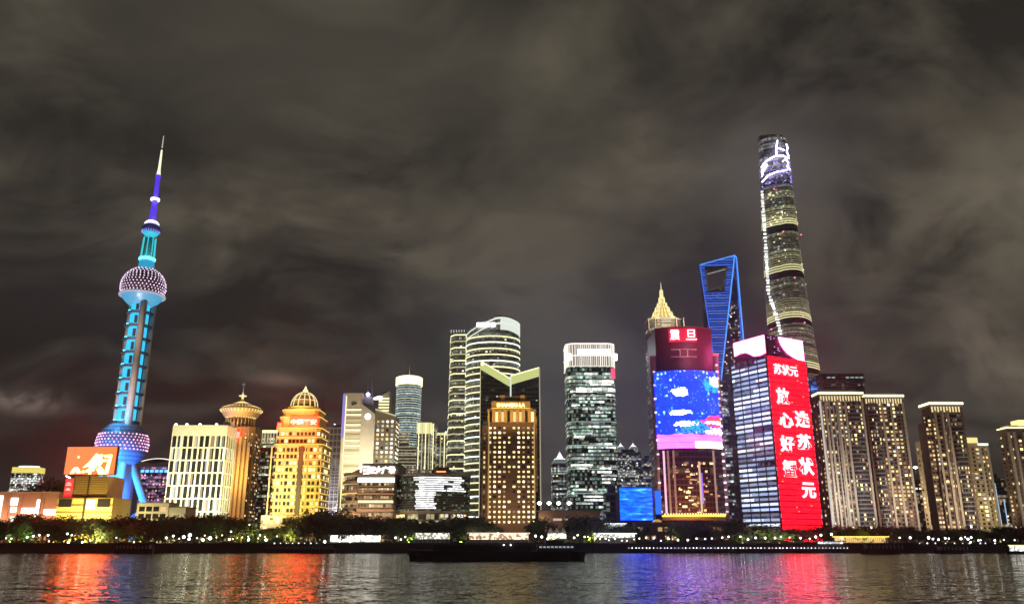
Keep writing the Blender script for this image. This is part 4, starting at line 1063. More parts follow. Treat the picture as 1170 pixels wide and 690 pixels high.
def bronze_hotel():
    b = Bld('hotel', 'bronze hotel tower dotted with square golden windows and a lit stepped top', 'hotel', 557, 612, 520, 600, 30)
    wl = solid('brown hotel stone', (0.17, 0.095, 0.05), 0.7)
    zt = b.z(467)
    pl = rect(b.w, 30, 3, 1)
    MB().prism(pl, 0, zt).build('wall', wl, b.r)
    MB().box(-b.w/2-4.2, -b.w/2+1, -12, 13, 0, b.z(485)).build('side_wing', wl, b.r)
    gl = solid('golden hotel stone', (0.50, 0.33, 0.12), 0.7)
    # stepped top with sign band
    x0, x1 = b.x(561.5, 462), b.x(606, 462)
    MB().box(x0, x1, -13.5, 13, zt, b.z(458)).build('sign_band', gl, b.r)
    x2, x3 = b.x(569, 456), b.x(601, 456)
    MB().box(x2, x3, -9, 9, b.z(458), b.z(452.5)).build('roof_house', wl, b.r)
    MB().box(x2-0.4, x3+0.4, -9.4, 9.4, b.z(452.5), b.z(452.5)+0.8).build('cornice', gl, b.r)
    for xx in (b.x(574, 455), b.x(597, 455)): MB().box(xx-1.6, xx+1.6, -10.5, -9.05, b.z(456), b.z(450)).build('turret', gl, b.r)
    MB().prism(grow(pl, 0.8), zt-0.9, zt+0.3).build('cornice', gl, b.r)
    text_part(b.r, 'SHANGRI-LA', (x0+x1)/2, b.z(462.3), -13.7, (x1-x0)*0.72, b.z(460.3)-b.z(464.3), emit('gold letters', (1.0, 0.72, 0.25), 4.2, sample=True), bold=0.02)
    MB().box(x0, x1, -14.2, -13.52, zt+0.31, zt+0.9).build('ledge_light', S_GOLD, b.r)
    # tall arched windows under the cornice
    za, zb = b.z(482.5), b.z(469.5)
    for k in range(8):
        x = -b.w/2+b.w*(k+0.5)/8
        MB().box(x-2.2, x-1.0, -16.4, -15.02, za, zb+1).build('top_pier', gl, b.r)
        MB().box(x+1.0, x+2.2, -16.4, -15.02, za, zb+1).build('top_pier', gl, b.r)
        MB().box(x-0.95, x+0.95, -15.5, -15.02, za+0.5, zb-0.5).build('tall_window', emit('golden tall window', (1.0, 0.72, 0.28), 1.0, 0.3) if k % 3 else W_DARK, b.r)
    nr, nc = 20, 10; items = []
    zz0, zz1 = b.z(599), b.z(486)
    for r in range(nr):
        for c in range(nc):
            if r > 2 and c in (4, 5) and random.random() < 0.6: continue
            x = -b.w/2+b.w*(c+0.5)/nc; z = zz0+(zz1-zz0)*(r+0.5)/nr
            lit = True if r < 2 else random.random() < 0.78
            mt = pick([(W_YEL, 5), (W_WARM, 3), (emit('bright golden window', (1.0, 0.85, 0.45), 2.6, 0.4), 2)]) if lit else pick([(W_WARMD, 1), (W_DARK, 1)])
            items.append((x, -15.0, z, 0, 1.45+0.4*(random.random() < 0.35), 1.4, mt))
    for r in range(nr-1):
        items.append((-b.w/2-2.4, -12, zz0+(zz1-zz0)*(r+0.5)/nr, 0, 1.3, 2.0, pick([(W_WARM, 2), (W_DARK, 2), (W_WARMD, 2)])))
    window_set(b.r, items)
    mb = MB()
    for k in range(nr+1): mb.box(-b.w/2+3, b.w/2-3, -15.25, -15.02, zz0+(zz1-zz0)*k/nr-0.2, zz0+(zz1-zz0)*k/nr+0.2)
    mb.build('string_courses', solid('brown hotel trim', (0.24, 0.14, 0.08), 0.7), b.r)
    for sx in (-1, 1):
        MB().box(sx*b.w/2-0.5-(0.9 if sx > 0 else -0.9), sx*b.w/2+0.5-(0.9 if sx > 0 else -0.9), -15.4, -15.02, b.z(590), zt-1).build('edge_light', emit('dim gold edge light', (1.0, 0.6, 0.2), 0.35), b.r)
    MB().box(b.w/2+0.02, b.w/2+1.4, -10, 0, b.z(560), b.z(475)).build('side_fin', gl, b.r)
    for xx in (-18, 0, 18):
        flood(b.r, (xx, -36, b.z(492)), (xx, -15, zt+3), 10, 2, 1900, (1.0, 0.64, 0.24), 110)
        flood(b.r, (xx, -48, 10), (xx, -15, 34), 10, 3, 2200, (1.0, 0.66, 0.42), 140)
bronze_hotel()

def pointed_tower(pl_, pr_, body_top, spire_top, Y, lab, col):
    b = Bld('pointed_tower', lab, 'tower', pl_, pr_, 560, Y, 34)
    pl = rect(b.w, 34, 4, 1); H = b.z(body_top); st = b.z(spire_top)
    MB().prism(pl, 0, H).build('wall', curtain('hazy blue offices', (0.06, 0.07, 0.08), (0.75, 0.85, 0.8), 2.8, 3.9, 0.5, 0.7, frame=(0.13, 0.14, 0.15)), b.r)
    z1 = H; q = 0.92
    for k in range(3):
        z2 = z1+(st-H)*0.10; MB().prism(taper(pl, q), z1, z2).build('stepped_tier', STONE, b.r)
        MB().prism(grow(taper(pl, q), 0.4), z2-0.8, z2).build('ledge_light', S_WHITE if k == 2 else S_WHITED, b.r); z1 = z2; q -= 0.15
    MB().prism(taper(pl, q), z1, z1+(st-H)*0.36, plan2=taper(pl, 0.05)).build('pyramid_roof', emit('lit pyramid roof', col, 1.2), b.r)
    MB().tube((0, 0, z1+(st-H)*0.33), (0, 0, st), 0.9, 0.3, 6).build('spire', PALEM, b.r)
    window_set(b.r, facade_windows(b.r, pl, b.z(600), H-4, 4.0, 4.4, 2.2, 1.8, [(W_WHITE, 2), (W_WHITED, 4), (W_YEL, 1)], 0.3, off=0.03))
pointed_tower(631, 650.5, 530, 507.5, 1300, 'small tower with a glowing pyramid roof and spire between hotel and rounded glass tower', (0.9, 0.85, 1.0))

def rounded_glass():
    b = Bld('office_tower', 'dark greenish glass tower with rounded corners and a white glowing crown', 'tower', 649, 706, 500, 640, 34)
    pl = rect(b.w, 34, 7, 5)
    H = b.z(391.8); zc = b.z(418.5)
    MB().prism(pl, 0, zc).build('wall', curtain('green grey offices', (0.02, 0.035, 0.032), (0.50, 0.75, 0.62), 1.9, 3.05, 0.80, 0.7, rough=0.08, rowp=0.35, glow2=(0.85, 0.9, 0.7), frame=(0.05, 0.07, 0.065)), b.r)
    MB().prism(grow(pl, -0.6), zc, H-1).build('crown_core', emit('crown glow', (0.55, 0.50, 0.44), 0.30), b.r)
    # vertical fins of the crown
    ps = grow(pl, 0.1); per = []
    for k in range(len(ps)):
        p, q = Vector(ps[k]), Vector(ps[(k+1) % len(ps)]); L = (q-p).length; n = max(1, int(L/1.5))
        for j in range(n): per.append((p.lerp(q, j/n), math.atan2((q-p).y, (q-p).x)))
    fin = MB().box(-0.22, 0.22, -0.5, 0.5, 0, H-zc).mesh('crown_fin'); fin.materials.append(emit('white crown fin', (0.98, 0.90, 0.78), 0.95, 0.3))
    k = 0; rest = MB()
    for p, a in per:
        if p.y > 6: continue
        o = bpy.data.objects.new('crown_fin', fin); COL.objects.link(o); o.parent = b.r; o.location = (p.x, p.y, zc); o.rotation_euler = (0, 0, a)
    for z in (zc, zc+(H-zc)*0.45, H-0.6): MB().prism(grow(pl, 0.7), z, z+0.55).build('crown_rail', emit('white crown fin', (0.98, 0.90, 0.78), 0.95, 0.3), b.r)
    MB().box(b.x(660, 402), b.x(697, 402), -18.6, -17.75, b.z(405), b.z(399.5)).build('sign', emit('overbright white sign', (0.80, 0.92, 1.0), 6, sample=True), b.r)
    MB().box(b.x(698, 424), b.x(702.5, 424), -18.2, -17.2, b.z(433), b.z(421)).build('red_sign', emit('red vertical sign', (1.0, 0.08, 0.2), 1.1), b.r)
    # floor slabs with light under them
    n = int((zc-2)/3.05)
    for k in range(1, n, 1):
        z = 3.05*k
        if k % 2 == 0: MB().prism(grow(pl, 0.25), z-0.22, z+0.22).build('floor_slab', solid('pale green slab edge', (0.26, 0.32, 0.30), 0.5) if k % 6 else emit('pale slab light', (0.6, 0.8, 0.72), 0.55), b.r)
    # brightly lit office floors near the top and scattered rows lower down
    its = []
    def row(pya, pyb, pa, pb, mt, cell=2.6):
        x = b.x(pa, pya)
        while x < b.x(pb, pya):
            if random.random() < 0.86:
                s_ = x+cell/2; e = b.w/2-7; t_ = max(0.0, abs(s_)-e)/7
                if t_ < 1.25:
                    sg = 1 if s_ > 0 else -1
                    qx = s_ if t_ == 0 else sg*(e+7*math.sin(t_))
                    its.append((qx, -17.05+7*(1-math.cos(t_)), (b.z(pya)+b.z(pyb))/2, sg*t_, cell*0.9, b.z(pya)-b.z(pyb), mt))
            x += cell
    row(434, 437.5, 669, 700, W_WHITE); row(443, 447, 652, 704, W_WHITE, 4.2); row(451, 453, 655, 690, W_WHITED)
    for py in range(426, 592, 4):
        for j in range(random.randint(1, 3)):
            a0 = random.uniform(650, 694); row(py, py+2.1, a0, min(704, a0+random.uniform(4, 26)), pick([(W_WHITE, 3), (W_WHITED, 4), (emit('green white lit window', (0.6, 0.95, 0.75), 0.9, 0.5), 3)]), 2.2)
    window_set(b.r, its)
    for px in (651, 703.5):
        x = b.x(px, 408); MB().box(x-1.2, x+1.2, -17, -14, b.z(411), b.z(404)).build('corner_lamp', emit('white corner lamp', (0.95, 0.98, 1.0), 4), b.r)
rounded_glass()

for a in ((708.5, 716, 512, 501, 1500, 'left one of two slim pointed towers behind the blue screen'), (722.5, 731, 512, 501, 1500, 'right one of two slim pointed towers behind the blue screen')):
    pointed_tower(*a, (0.7, 0.75, 0.75))

def plain_office(pl_, pr_, top, Y, lab, prob=0.35, col=(0.85, 0.9, 0.85), cat='office block', dep=26, cap=True, base=(0.06, 0.065, 0.07), wp=0.2, wm=None, cut=600):
    b = Bld('office_block', lab, cat, pl_, pr_, 560, Y, dep)
    H = b.z(top)
    MB().prism(b.plan, 0, H).build('wall', curtain('office wall %.2f %.2f %.2f' % (prob, base[0], col[0]), base, col, 2.8, 3.8, prob, 0.8, frame=tuple(x*2 for x in base)), b.r)
    if cap:
        MB().prism(grow(b.plan, 0.4), H, H+1.2).build('parapet', GREY, b.r)
        MB().prism(taper(b.plan, 0.5), H+1.2, H+6).build('roof_plant', DGREY, b.r)
    window_set(b.r, facade_windows(b.r, b.plan, b.z(cut), H-3, 3.8, 3.6, 2.0, 1.7, wm or [(W_WHITE, 2), (W_WHITED, 3), (W_YEL, 1)], wp, off=0.03))
    return b
plain_office(706.5, 734, 517, 1320, 'speckled office block below the two slim pointed towers', 0.5)
plain_office(731, 757, 537, 1150, 'lower wide office block with lit rows left of the tower with the picture screen', 0.55)
plain_office(737, 747, 524, 1420, 'slender office tower peeping over the lower wide office block', 0.4)

def blue_screen():
    r = root('led_screen', 'big square blue glowing screen standing at the riverside', 'screen', (EX(726.5, 575, 540), 540, GZ))
    x0, x1 = EX(708.2, 575, 540)-EX(726.5, 575, 540), EX(745.3, 575, 540)-EX(726.5, 575, 540)
    z0, z1 = ZL(594, 540), ZL(557, 540)
    m, t, p = newmat('blue screen picture'); g = t.node('ShaderNodeTexCoord').outputs['Generated']
    n = t.noise(t.v('MULTIPLY', g, (1.5, 1, 9)), 1.5, 4, 0.6, 0.4)
    c = t.ramp(n, [(0.35, (0.001, 0.010, 0.25)), (0.50, (0.001, 0.026, 0.55)), (0.62, (0.004, 0.06, 0.8)), (0.75, (0.06, 0.18, 0.8))])
    t.l.new(c, p.inputs['Emission Color']); p.inputs['Emission Strength'].default_value = 6.5; p.inputs['Base Color'].default_value = (0.01, 0.01, 0.01, 1)
    MB().box(x0, x1, -0.4, -0.02, z0, z1).build('screen', m, r)
    MB().box(x0-0.6, x1+0.6, 0, 1.4, z0-0.6, z1+0.6).build('frame', BLACK, r)
    for x in (x0+3, x1-3): MB().box(x-0.5, x+0.5, 0.2, 1.2, 0, z0).build('post', BLACK, r)
    MB().box(x0-0.6, x1+0.6, 1.42, 18, 0, z1-4).build('backing_block', DGREY, r)
    plain_office(691.5, 708, 565, 560, 'unlit dark block left of the big blue screen', 0.04, wp=0.04, base=(0.02, 0.02, 0.03), dep=14, cat='building')
blue_screen()

def brown_low():
    b = Bld('low_building', 'long low brown building with four greenish roof lamps left of the rounded glass tower', 'building', 616, 686, 588, 570, 20)
    H = b.z(583.5)
    MB().prism(b.plan, 0, H).build('wall', solid('brown render', (0.20, 0.14, 0.10), 0.8), b.r)
    MB().prism(grow(b.plan, 0.6), H, H+0.6).build('roof', ROOFG, b.r)
    for px in (616.5, 627.5, 638.5, 650.5):
        x = b.x(px, 575); MB().tube((x, -8, H+0.6), (x, -8, b.z(576.5)), 0.22, n=6).build('lamp_post', BLACK, b.r)
        MB().lathe([(0.3, b.z(576.6)), (1.45, b.z(575)), (1.45, b.z(573.6)), (0.3, b.z(572.4))], cx=x, cy=-8, n=10).build('lamp_globe', emit('greenish roof lamp', (0.85, 1.0, 0.78), 5, sample=True), b.r)
    b.fbox('window_band', emit('dim strip window', (1.0, 0.75, 0.55), 0.5), 632, 642, 592, 594.5)
    b.fbox('window_band', emit('dim strip window', (1.0, 0.75, 0.55), 0.5), 645, 649, 592, 594.5)
    flood(b.r, (0, -30, 5), (0, -10, 8), 40, 1.5, 1800, (1.0, 0.7, 0.5), 160)
brown_low()

# ------------------------------------------------------------------ the high towers
def pagoda_tower():
    b = Bld('skyscraper', 'stepped dark skyscraper with a glowing yellow tiered crown and needle spire', 'skyscraper', 743.5, 784, 420, 1220, 50)
    g = curtain('violet grey glazing', (0.07, 0.06, 0.07), (0.9, 0.8, 0.85), 2.4, 4.0, 0.30, 0.7, frame=(0.17, 0.15, 0.17))
    zc = b.z(362)
    pl = rect(b.w, 50, 12, 1)
    levels = [0, b.z(520), b.z(470), b.z(430), b.z(400), b.z(378), zc]
    for k in range(len(levels)-1):
        s_ = 1.06-0.022*k
        MB().prism(taper(pl, s_), levels[k], levels[k+1]).build('shaft_tier', g, b.r)
        MB().prism(grow(taper(pl, s_), 0.9), levels[k+1]-1.6, levels[k+1]).build('ledge', PALEM, b.r)
    for sx in (-1, 1):
        for xx in (0.30, 0.5):
            MB().box(sx*b.w*xx-0.6, sx*b.w*xx+0.6, -27.6, -26, 20, zc-2).build('edge_rib', solid('pinkish metal rib', (0.4, 0.3, 0.36), 0.4, 0.5), b.r)
    for k, px in enumerate((762, 765)):
        pass
    for py in (362.5, 366.5, 371):
        MB().box(-7, 7, -26.6, -25.02, b.z(py+1.4), b.z(py)).build('lit_louvre', emit('grey lit louvre', (0.75, 0.68, 0.6), 0.5), b.r)
    gold = solid('silvery gold crown metal', (0.34, 0.26, 0.13), 0.45, 0.25)
    lit = emit('glowing crown edge', (1.0, 0.84, 0.38), 1.1)  # floodlit look of the spikes put into emission
    tiers = [(0.68, 362, 358.5), (0.55, 358.5, 353.5), (0.41, 353.5, 348), (0.28, 348, 343), (0.17, 343, 337), (0.09, 337, 329)]
    for s_, ya, yb in tiers:
        z0, z1 = b.z(ya), b.z(yb); pp = taper(pl, s_)
        MB().prism(pp, z0, z1, plan2=taper(pp, 0.94)).build('crown_tier', gold, b.r)
        mb = MB()
        for k in range(len(pp)):
            for f in (0, 0.33, 0.66):
                p = Vector(pp[k]).lerp(Vector(pp[(k+1) % len(pp)]), f)
                mb.tube((p.x*1.03, p.y*1.03, z0-1), (p.x*0.94, p.y*0.94, z1+(z1-z0)*0.35), 1.3*s_+0.35, 0.15, 5)
        mb.build('crown_spikes', lit, b.r)
    MB().tube((0, 0, b.z(332)), (0, 0, b.z(317)), 1.6, 0.3, 8).build('spire', emit('pale spire', (0.9, 0.85, 0.6), 0.7), b.r)
    for xx in (-34, 0, 34):
        flood(b.r, (xx, -66, b.z(372)), (xx*0.2, -10, b.z(350)), 14, 4, 13000, (1.0, 0.84, 0.40), 90)
    window_set(b.r, facade_windows(b.r, taper(pl, 1.0), b.z(590), b.z(366), 4.2, 4.4, 1.7, 2.0, [(W_WARM, 2), (W_WHITED, 3), (emit('lilac lit window', (0.9, 0.7, 1.0), 0.9, 0.5), 3)], 0.12, off=1.0))
pagoda_tower()

def opener_tower():
    Y = 1297.0
    cx = EX(820, 330, Y)
    r = root('skyscraper', 'blue outlined wedge skyscraper with a trapezoid opening near its top', 'skyscraper', (cx, Y, GZ))
    def x(px, py): return EX(px, py, Y)-cx
    def z(py): return ZL(py, Y)
    H0, H1 = z(303.5), z(293)
    xl, xr = x(799.3, 305), x(838.5, 293)
    # ground square turned on its corner; the near corner is cut away by a long plane rising to the top edge
    A = Vector((xl+1, 6)); Bc = Vector((x(815, 470)+3, -34)); Cc = Vector((xr+6.5, 4)); Dd = Vector((x(822, 470), 40))
    zB = z(455)
    TL0, TL1 = (xl, -2), (xl+0.5, 8); TR0, TR1 = (xr, -4), (xr+5.5, 6)
    mb = MB()
    P = lambda v, zz_: (v[0], v[1], zz_)
    mb.face([P(A, 0), P(Bc, 0), P(Bc, zB), P(TL0, H0)])
    mb.face([P(Bc, 0), P(Cc, 0), P(TR1, H1), P(TR0, H1), P(Bc, zB)], uv=[(0, 0), (50, 0), (50, H1), (46, H1), (0, zB)])
    mb.face([P(Bc, zB), P(TR0, H1), P(TL0, H0)])
    mb.face([P(TL0, H0), P(TR0, H1), P(TR1, H1), P(TL1, H0)])
    mb.face([P(Cc, 0), P(Dd, 0), P(TL1, H0), P(TR1, H1)])
    mb.face([P(Dd, 0), P(A, 0), P(TL0, H0), P(TL1, H0)])
    mb.face([P(Cc, 0), P(Bc, 0), P(A, 0), P(Dd, 0)])
    g = curtain('dark blue glazing', (0.035, 0.035, 0.05), (0.9, 0.85, 0.9), 2.6, 4.2, 0.10, 0.4, frame=(0.07, 0.07, 0.09))
    body = mb.build('wall', g, r)
    bpy.context.view_layer.update()
    # weld, then cut the opening through
    import bmesh
    bm = bmesh.new(); bm.from_mesh(body.data); bmesh.ops.remove_doubles(bm, verts=bm.verts, dist=0.01); bmesh.ops.recalc_face_normals(bm, faces=bm.faces); bmesh.ops.triangulate(bm, faces=bm.faces); bm.to_mesh(body.data); bm.free()
    q = [(806.2, 313.5), (829, 307.2), (825, 329.5), (807.6, 334)]
    hole = [(x(a, c), z(c)) for a, c in q]
    cut = MB(); fr = [(a, -90, c) for a, c in hole]; bk = [(a, 90, c) for a, c in hole]
    cut.face(fr[::-1]); cut.face(bk)
    for i in range(4): j = (i+1) % 4; cut.face([fr[i], fr[j], bk[j], bk[i]])
    co = cut.build('cutter', g, r)
    bm = bmesh.new(); bm.from_mesh(co.data); bmesh.ops.remove_doubles(bm, verts=bm.verts, dist=0.01); bmesh.ops.recalc_face_normals(bm, faces=bm.faces); bm.to_mesh(co.data); bm.free()
    md = body.modifiers.new('cut', 'BOOLEAN'); md.object = co; md.solver = 'EXACT'; md.operation = 'DIFFERENCE'
    bpy.context.view_layer.update()
    me = bpy.data.meshes.new_from_object(body.evaluated_get(bpy.context.evaluated_depsgraph_get()))
    body.modifiers.clear(); body.data = me; bpy.data.objects.remove(co)
    # light lines across the cut face
    def ycut(xx, zz_):
        # plane through Bc@zB, TL0@H0, TR0@H1
        p0 = Vector((Bc.x, Bc.y, zB)); a = Vector((TL0[0], TL0[1], H0))-p0; c = Vector((TR0[0], TR0[1], H1))-p0
        n = a.cross(c); return p0.y-(n.x*(xx-p0.x)+n.z*(zz_-p0.z))/n.y
    def span(zz_):
        fl = min(1, (zz_-zB)/(H0-zB)); fr_ = min(1, (zz_-zB)/(H1-zB))
        return Bc.x+(TL0[0]-Bc.x)*fl, Bc.x+(TR0[0]-Bc.x)*fr_
    blue = emit('blue led line', (0.03, 0.16, 0.88), 0.85); bluem = emit('mid blue led line', (0.02, 0.11, 0.7), 0.6)
    zz_ = zB+8; k = 0
    hz0, hz1 = min(h[1] for h in hole), max(h[1] for h in hole)
    def hx(zq, side):
        (xa, za), (xb, zb) = (hole[3], hole[0]) if side == 0 else (hole[2], hole[1])
        f = min(1, max(0, (zq-za)/(zb-za))); return xa+(xb-xa)*f
    while zz_ < H1-1:
        a, c = span(zz_)
        if zz_ > H0: a = TL0[0]+(TR0[0]-TL0[0])*(zz_-H0)/(H1-H0)
        segs = [(a, c)]
        if hz0-2 < zz_ < hz1+2: segs = [(a, hx(zz_, 0)-1.6), (hx(zz_, 1)+1.6, c)]
        for (s0, s1) in segs:
            if s1-s0 < 1: continue
            MB().beam((s0, ycut(s0, zz_)-0.5, zz_), (s1, ycut(s1, zz_)-0.5, zz_), 0.8, 1.9).build('led_line', blue if k % 3 else bluem, r)
        zz_ += 4.6; k += 1
    def edge(p, q, w_, m_): MB().beam(p, q, w_, w_).build('edge_light', m_, r)
    be = emit('bright blue edge line', (0.08, 0.30, 1.0), 1.25)
    edge((Bc.x, Bc.y-0.8, zB), (TL0[0], TL0[1]-0.8, H0), 1.3, blue); edge((Bc.x, Bc.y-0.8, zB), (TR0[0], TR0[1]-0.8, H1), 1.6, be)
    edge((TL0[0], TL0[1]-0.6, H0+0.4), (TR0[0], TR0[1]-0.6, H1+0.4), 1.3, be); edge((TR0[0], TR0[1]-0.8, H1), (TR1[0], TR1[1]-0.8, H1), 1.3, be)
    edge((Cc.x, Cc.y-0.8, 30), (TR1[0], TR1[1]-0.8, H1), 1.9, be)
    m2 = (Cc*0.80+Bc*0.20); t2 = (TR0[0]*0.3+TR1[0]*0.7, TR0[1]*0.3+TR1[1]*0.7)
    edge((m2.x, m2.y-0.8, 30), (t2[0], t2[1]-0.8, H1-2), 1.0, blue)
    # frame of the opening
    for i in range(4):
        j = (i+1) % 4
        MB().beam((hole[i][0], ycut(*hole[i])-0.3, hole[i][1]), (hole[j][0], ycut(*hole[j])-0.3, hole[j][1]), 1.6, 1.6).build('opening_frame', solid('grey opening frame', (0.30, 0.30, 0.28), 0.6), r)
    MB().beam((hole[0][0], -1, hole[0][1]-0.9), (hole[1][0], -1, hole[1][1]-0.9), 1.2, 0.5).build('soffit_light', emit('dim soffit light', (0.7, 0.75, 0.6), 0.7), r)
    its = []
    for kk in range(90):
        f = random.uniform(0.25, 0.92); zq = random.uniform(z(430), z(350)); s0 = Bc.lerp(Cc, f)
        lim = (zq-zB)/(H1-zB)
        if f < lim*0.95: continue
        its.append((s0.x, s0.y-0.15, zq, math.atan2(Cc.y-Bc.y, Cc.x-Bc.x), random.choice((2, 3.4)), 1.5, pick([(W_WHITED, 4), (W_WARM, 1), (W_WHITE, 1)])))
    window_set(r, its)
opener_tower()

def twist_tower():
    Y = 1125.0
    cx = K(899, 330)*Y
    r = root('skyscraper', 'tallest tower, twisting rounded glass in stacked lit zones with a glowing picture top', 'skyscraper', (cx, Y, GZ))
    def z(py): return ZL(py, Y)
    H = z(157)
    N = 60
    def plan_at(zz_, s=1.0, n=36):
        f = zz_/H; R = (41-20.5*f**1.0)*s*(1+0.10*(1-f)*0)
        R = R*0.93+1.2
        tw = math.radians(118*f-38); o = []
        for k in range(n):
            a = 2*math.pi*k/n
            rr = R*(1+0.085*math.cos(3*a))
            d = abs(((a-math.radians(200)+math.pi) % (2*math.pi))-math.pi)
            if d < 0.16: rr *= 0.93+0.07*(d/0.16)
            o.append((rr*math.cos(a+tw), rr*math.sin(a+tw)))
        return o
    bands = [(214.5, 218.5), (263.5, 271), (316, 322.5), (369.5, 375.5), (425, 430), (480, 486), (535, 540)]
    g = curtain('twisting glazing', (0.06, 0.06, 0.055), (0.85, 0.85, 0.50), 1.9, 4.4, 0.45, 0.45, rough=0.15, frame=(0.12, 0.12, 0.10))
    dk = solid('dark plant floor louvre', (0.03, 0.015, 0.02), 0.5)
    edges = [0]+sorted([z(p) for b_ in bands for p in b_])+[H]
    for i in range(len(edges)-1):
        z0, z1 = edges[i], edges[i+1]; band = i % 2 == 1
        mb = MB(); n = max(1, int((z1-z0)/9))
        for k in range(n):
            za, zb = z0+(z1-z0)*k/n, z0+(z1-z0)*(k+1)/n
            if i == len(edges)-2:
                # slanted, spiralling top
                f = lambda x, y: min(zb, H-14+((x*0.75+y*0.15)/20)*-6+6) if k == n-1 else zb
                mb.prism(plan_at(za, 1.0), za, (lambda x, y: zb-5+0.16*x*-1) if k == n-1 else zb, plan2=plan_at(zb), cap=(k == n-1), smooth=True)
            else:
                s_ = 0.975 if band else 1.0
                mb.prism(plan_at(za, s_), za, zb, plan2=plan_at(zb, s_), cap=(k in (0, n-1)), smooth=True)
        mb.build('plant_floor' if band else 'glass_zone', dk if band else g, r)
        if not band and i < len(edges)-2 and z1 > z(440):
            # floor bands: zone uplight stepped into their emission, brightest at each foot
            n = int((z1-z0)/3.4)
            for k in range(n):
                zz_ = z0+(z1-z0)*(k+0.5)/n
                fr_ = k/n
                mt = (emit('bright zone floor', (0.88, 0.84, 0.42), 0.95) if fr_ < 0.14 else emit('mid zone floor', (0.80, 0.76, 0.38), 0.36) if fr_ < 0.5 else emit('dim zone floor', (0.60, 0.60, 0.42), 0.15))
                MB().prism(plan_at(zz_-0.9, 1.006), zz_-0.7, zz_+(0.7 if fr_ < 0.14 else 0.1), plan2=plan_at(zz_, 1.006), cap=True, smooth=True).build('floor_light', mt, r)
    # crown screen: rows of violet and white light, a large character, bright edge
    zc0 = z(205)
    vio = emit('violet crown light', (0.42, 0.36, 1.0), 1.0, 0.5); dv = emit('dim violet crown light', (0.16, 0.13, 0.30), 0.55, 0.4)
    for k in range(13):
        zz_ = zc0-18+(H-8-zc0+18)*k/13
        MB().prism(plan_at(zz_, 1.006), zz_-0.5, zz_+0.5, smooth=True).build('crown_light', vio if k in (3, 4, 5) else dv, r)
    def on_front(px, py):
        x = EX(px, py, Y-20)-cx; zz_ = ZL(py, Y-20); R = (0.93*(41-20.5*zz_/H)+1.2)*1.05+0.3
        x = max(-R*0.97, min(R*0.97, x)); return Vector((x, -math.sqrt(max(0.5, R*R-x*x))-1.2, zz_))
    wl = emit('white violet crown drawing', (0.62, 0.55, 1.0), 12.0, sample=True)
    def line(pts, w_):
        mb = MB()
        for a, c in zip(pts, pts[1:]):
            p, q = on_front(*a), on_front(*c); mb.beam(p, q, 1.2, w_)
        mb.build('crown_drawing', wl, r)
    line([(887.5, 162), (886.5, 168), (886, 174), (886.5, 179)], 2.2)           # upright of the character
    line([(887.5, 171), (892, 171.5), (896, 172.5)], 1.0)                        # its short arm
    line([(870, 187), (876, 183), (884, 180), (893, 179), (902, 180.5)], 1.3)    # its long foot
    line([(870, 193), (874, 190), (877, 187), (874, 193), (869.5, 198)], 1.4)
    line([(899, 164), (901, 168), (899, 173), (902, 178)], 1.2)
    line([(893, 186), (897, 183), (901, 186), (899, 191), (903, 194)], 1.2)
    line([(872, 204), (878, 200), (886, 198), (893, 197), (899, 195)], 1.0)
    random.seed(5)
    mb = MB()
    for k in range(110):
        p = on_front(random.uniform(869, 905), random.uniform(178, 210)); mb.box(p.x-0.5, p.x+random.uniform(0.2, 2.2), p.y, p.y+1.2, p.z-0.35, p.z+0.5)
    mb.build('crown_sparkle', vio, r)
    # bright left edge following the notch
    mb = MB(); sl = emit('silver notch light', (0.85, 0.88, 0.85), 1.5, 0.4); segs = []
    pts = [(868.8, 215), (870.2, 235), (872.2, 255), (874.5, 280), (876.3, 300), (879, 320), (884, 345), (888.5, 365), (892, 385)]
    for a, c in zip(pts, pts[1:]):
        N_ = 6
        for j in range(N_):
            f = j/N_; w_ = 1.7+random.uniform(0, 1.8)
            p = on_front(a[0]+(c[0]-a[0])*f, a[1]+(c[1]-a[1])*f); p.y -= 0.3
            MBq = MB().box(p.x-w_, p.x+w_*0.6, p.y, p.y+2, p.z-1.5, p.z+random.uniform(0.2, 2.0)); MBq.build('notch_light', sl, r)
    for px, py in ((883.5, 217), (868.5, 222), (893, 267), (916.5, 267), (905, 320), (916, 371), (884, 374)):
        p = on_front(px, py); MB().lathe([(0.2, p.z-0.9), (1.1, p.z), (0.2, p.z+0.9)], cx=p.x, cy=p.y-0.6, n=7).build('aviation_light', emit('red aviation light', (1.0, 0.12, 0.2), 4), r)
    # faint chamber lights in the third zone
    its = []
    for k in range(200):
        py = random.choice([random.uniform(244, 262), random.uniform(272, 314), random.uniform(324, 368), random.uniform(222, 262)]); f = random.uniform(-0.85, 0.85)
        zz_ = z(py); R = 0.93*(41-20.5*zz_/H)+1.2
        its.append((R*f, -R*math.sqrt(1-f*f)-0.6, zz_, math.asin(f)*0.9, random.choice((1.6, 2.6)), 1.3, pick([(W_WHITED, 5), (W_YEL, 2), (W_WHITE, 1)])))
    window_set(r, its)
twist_tower()
random.seed(11)

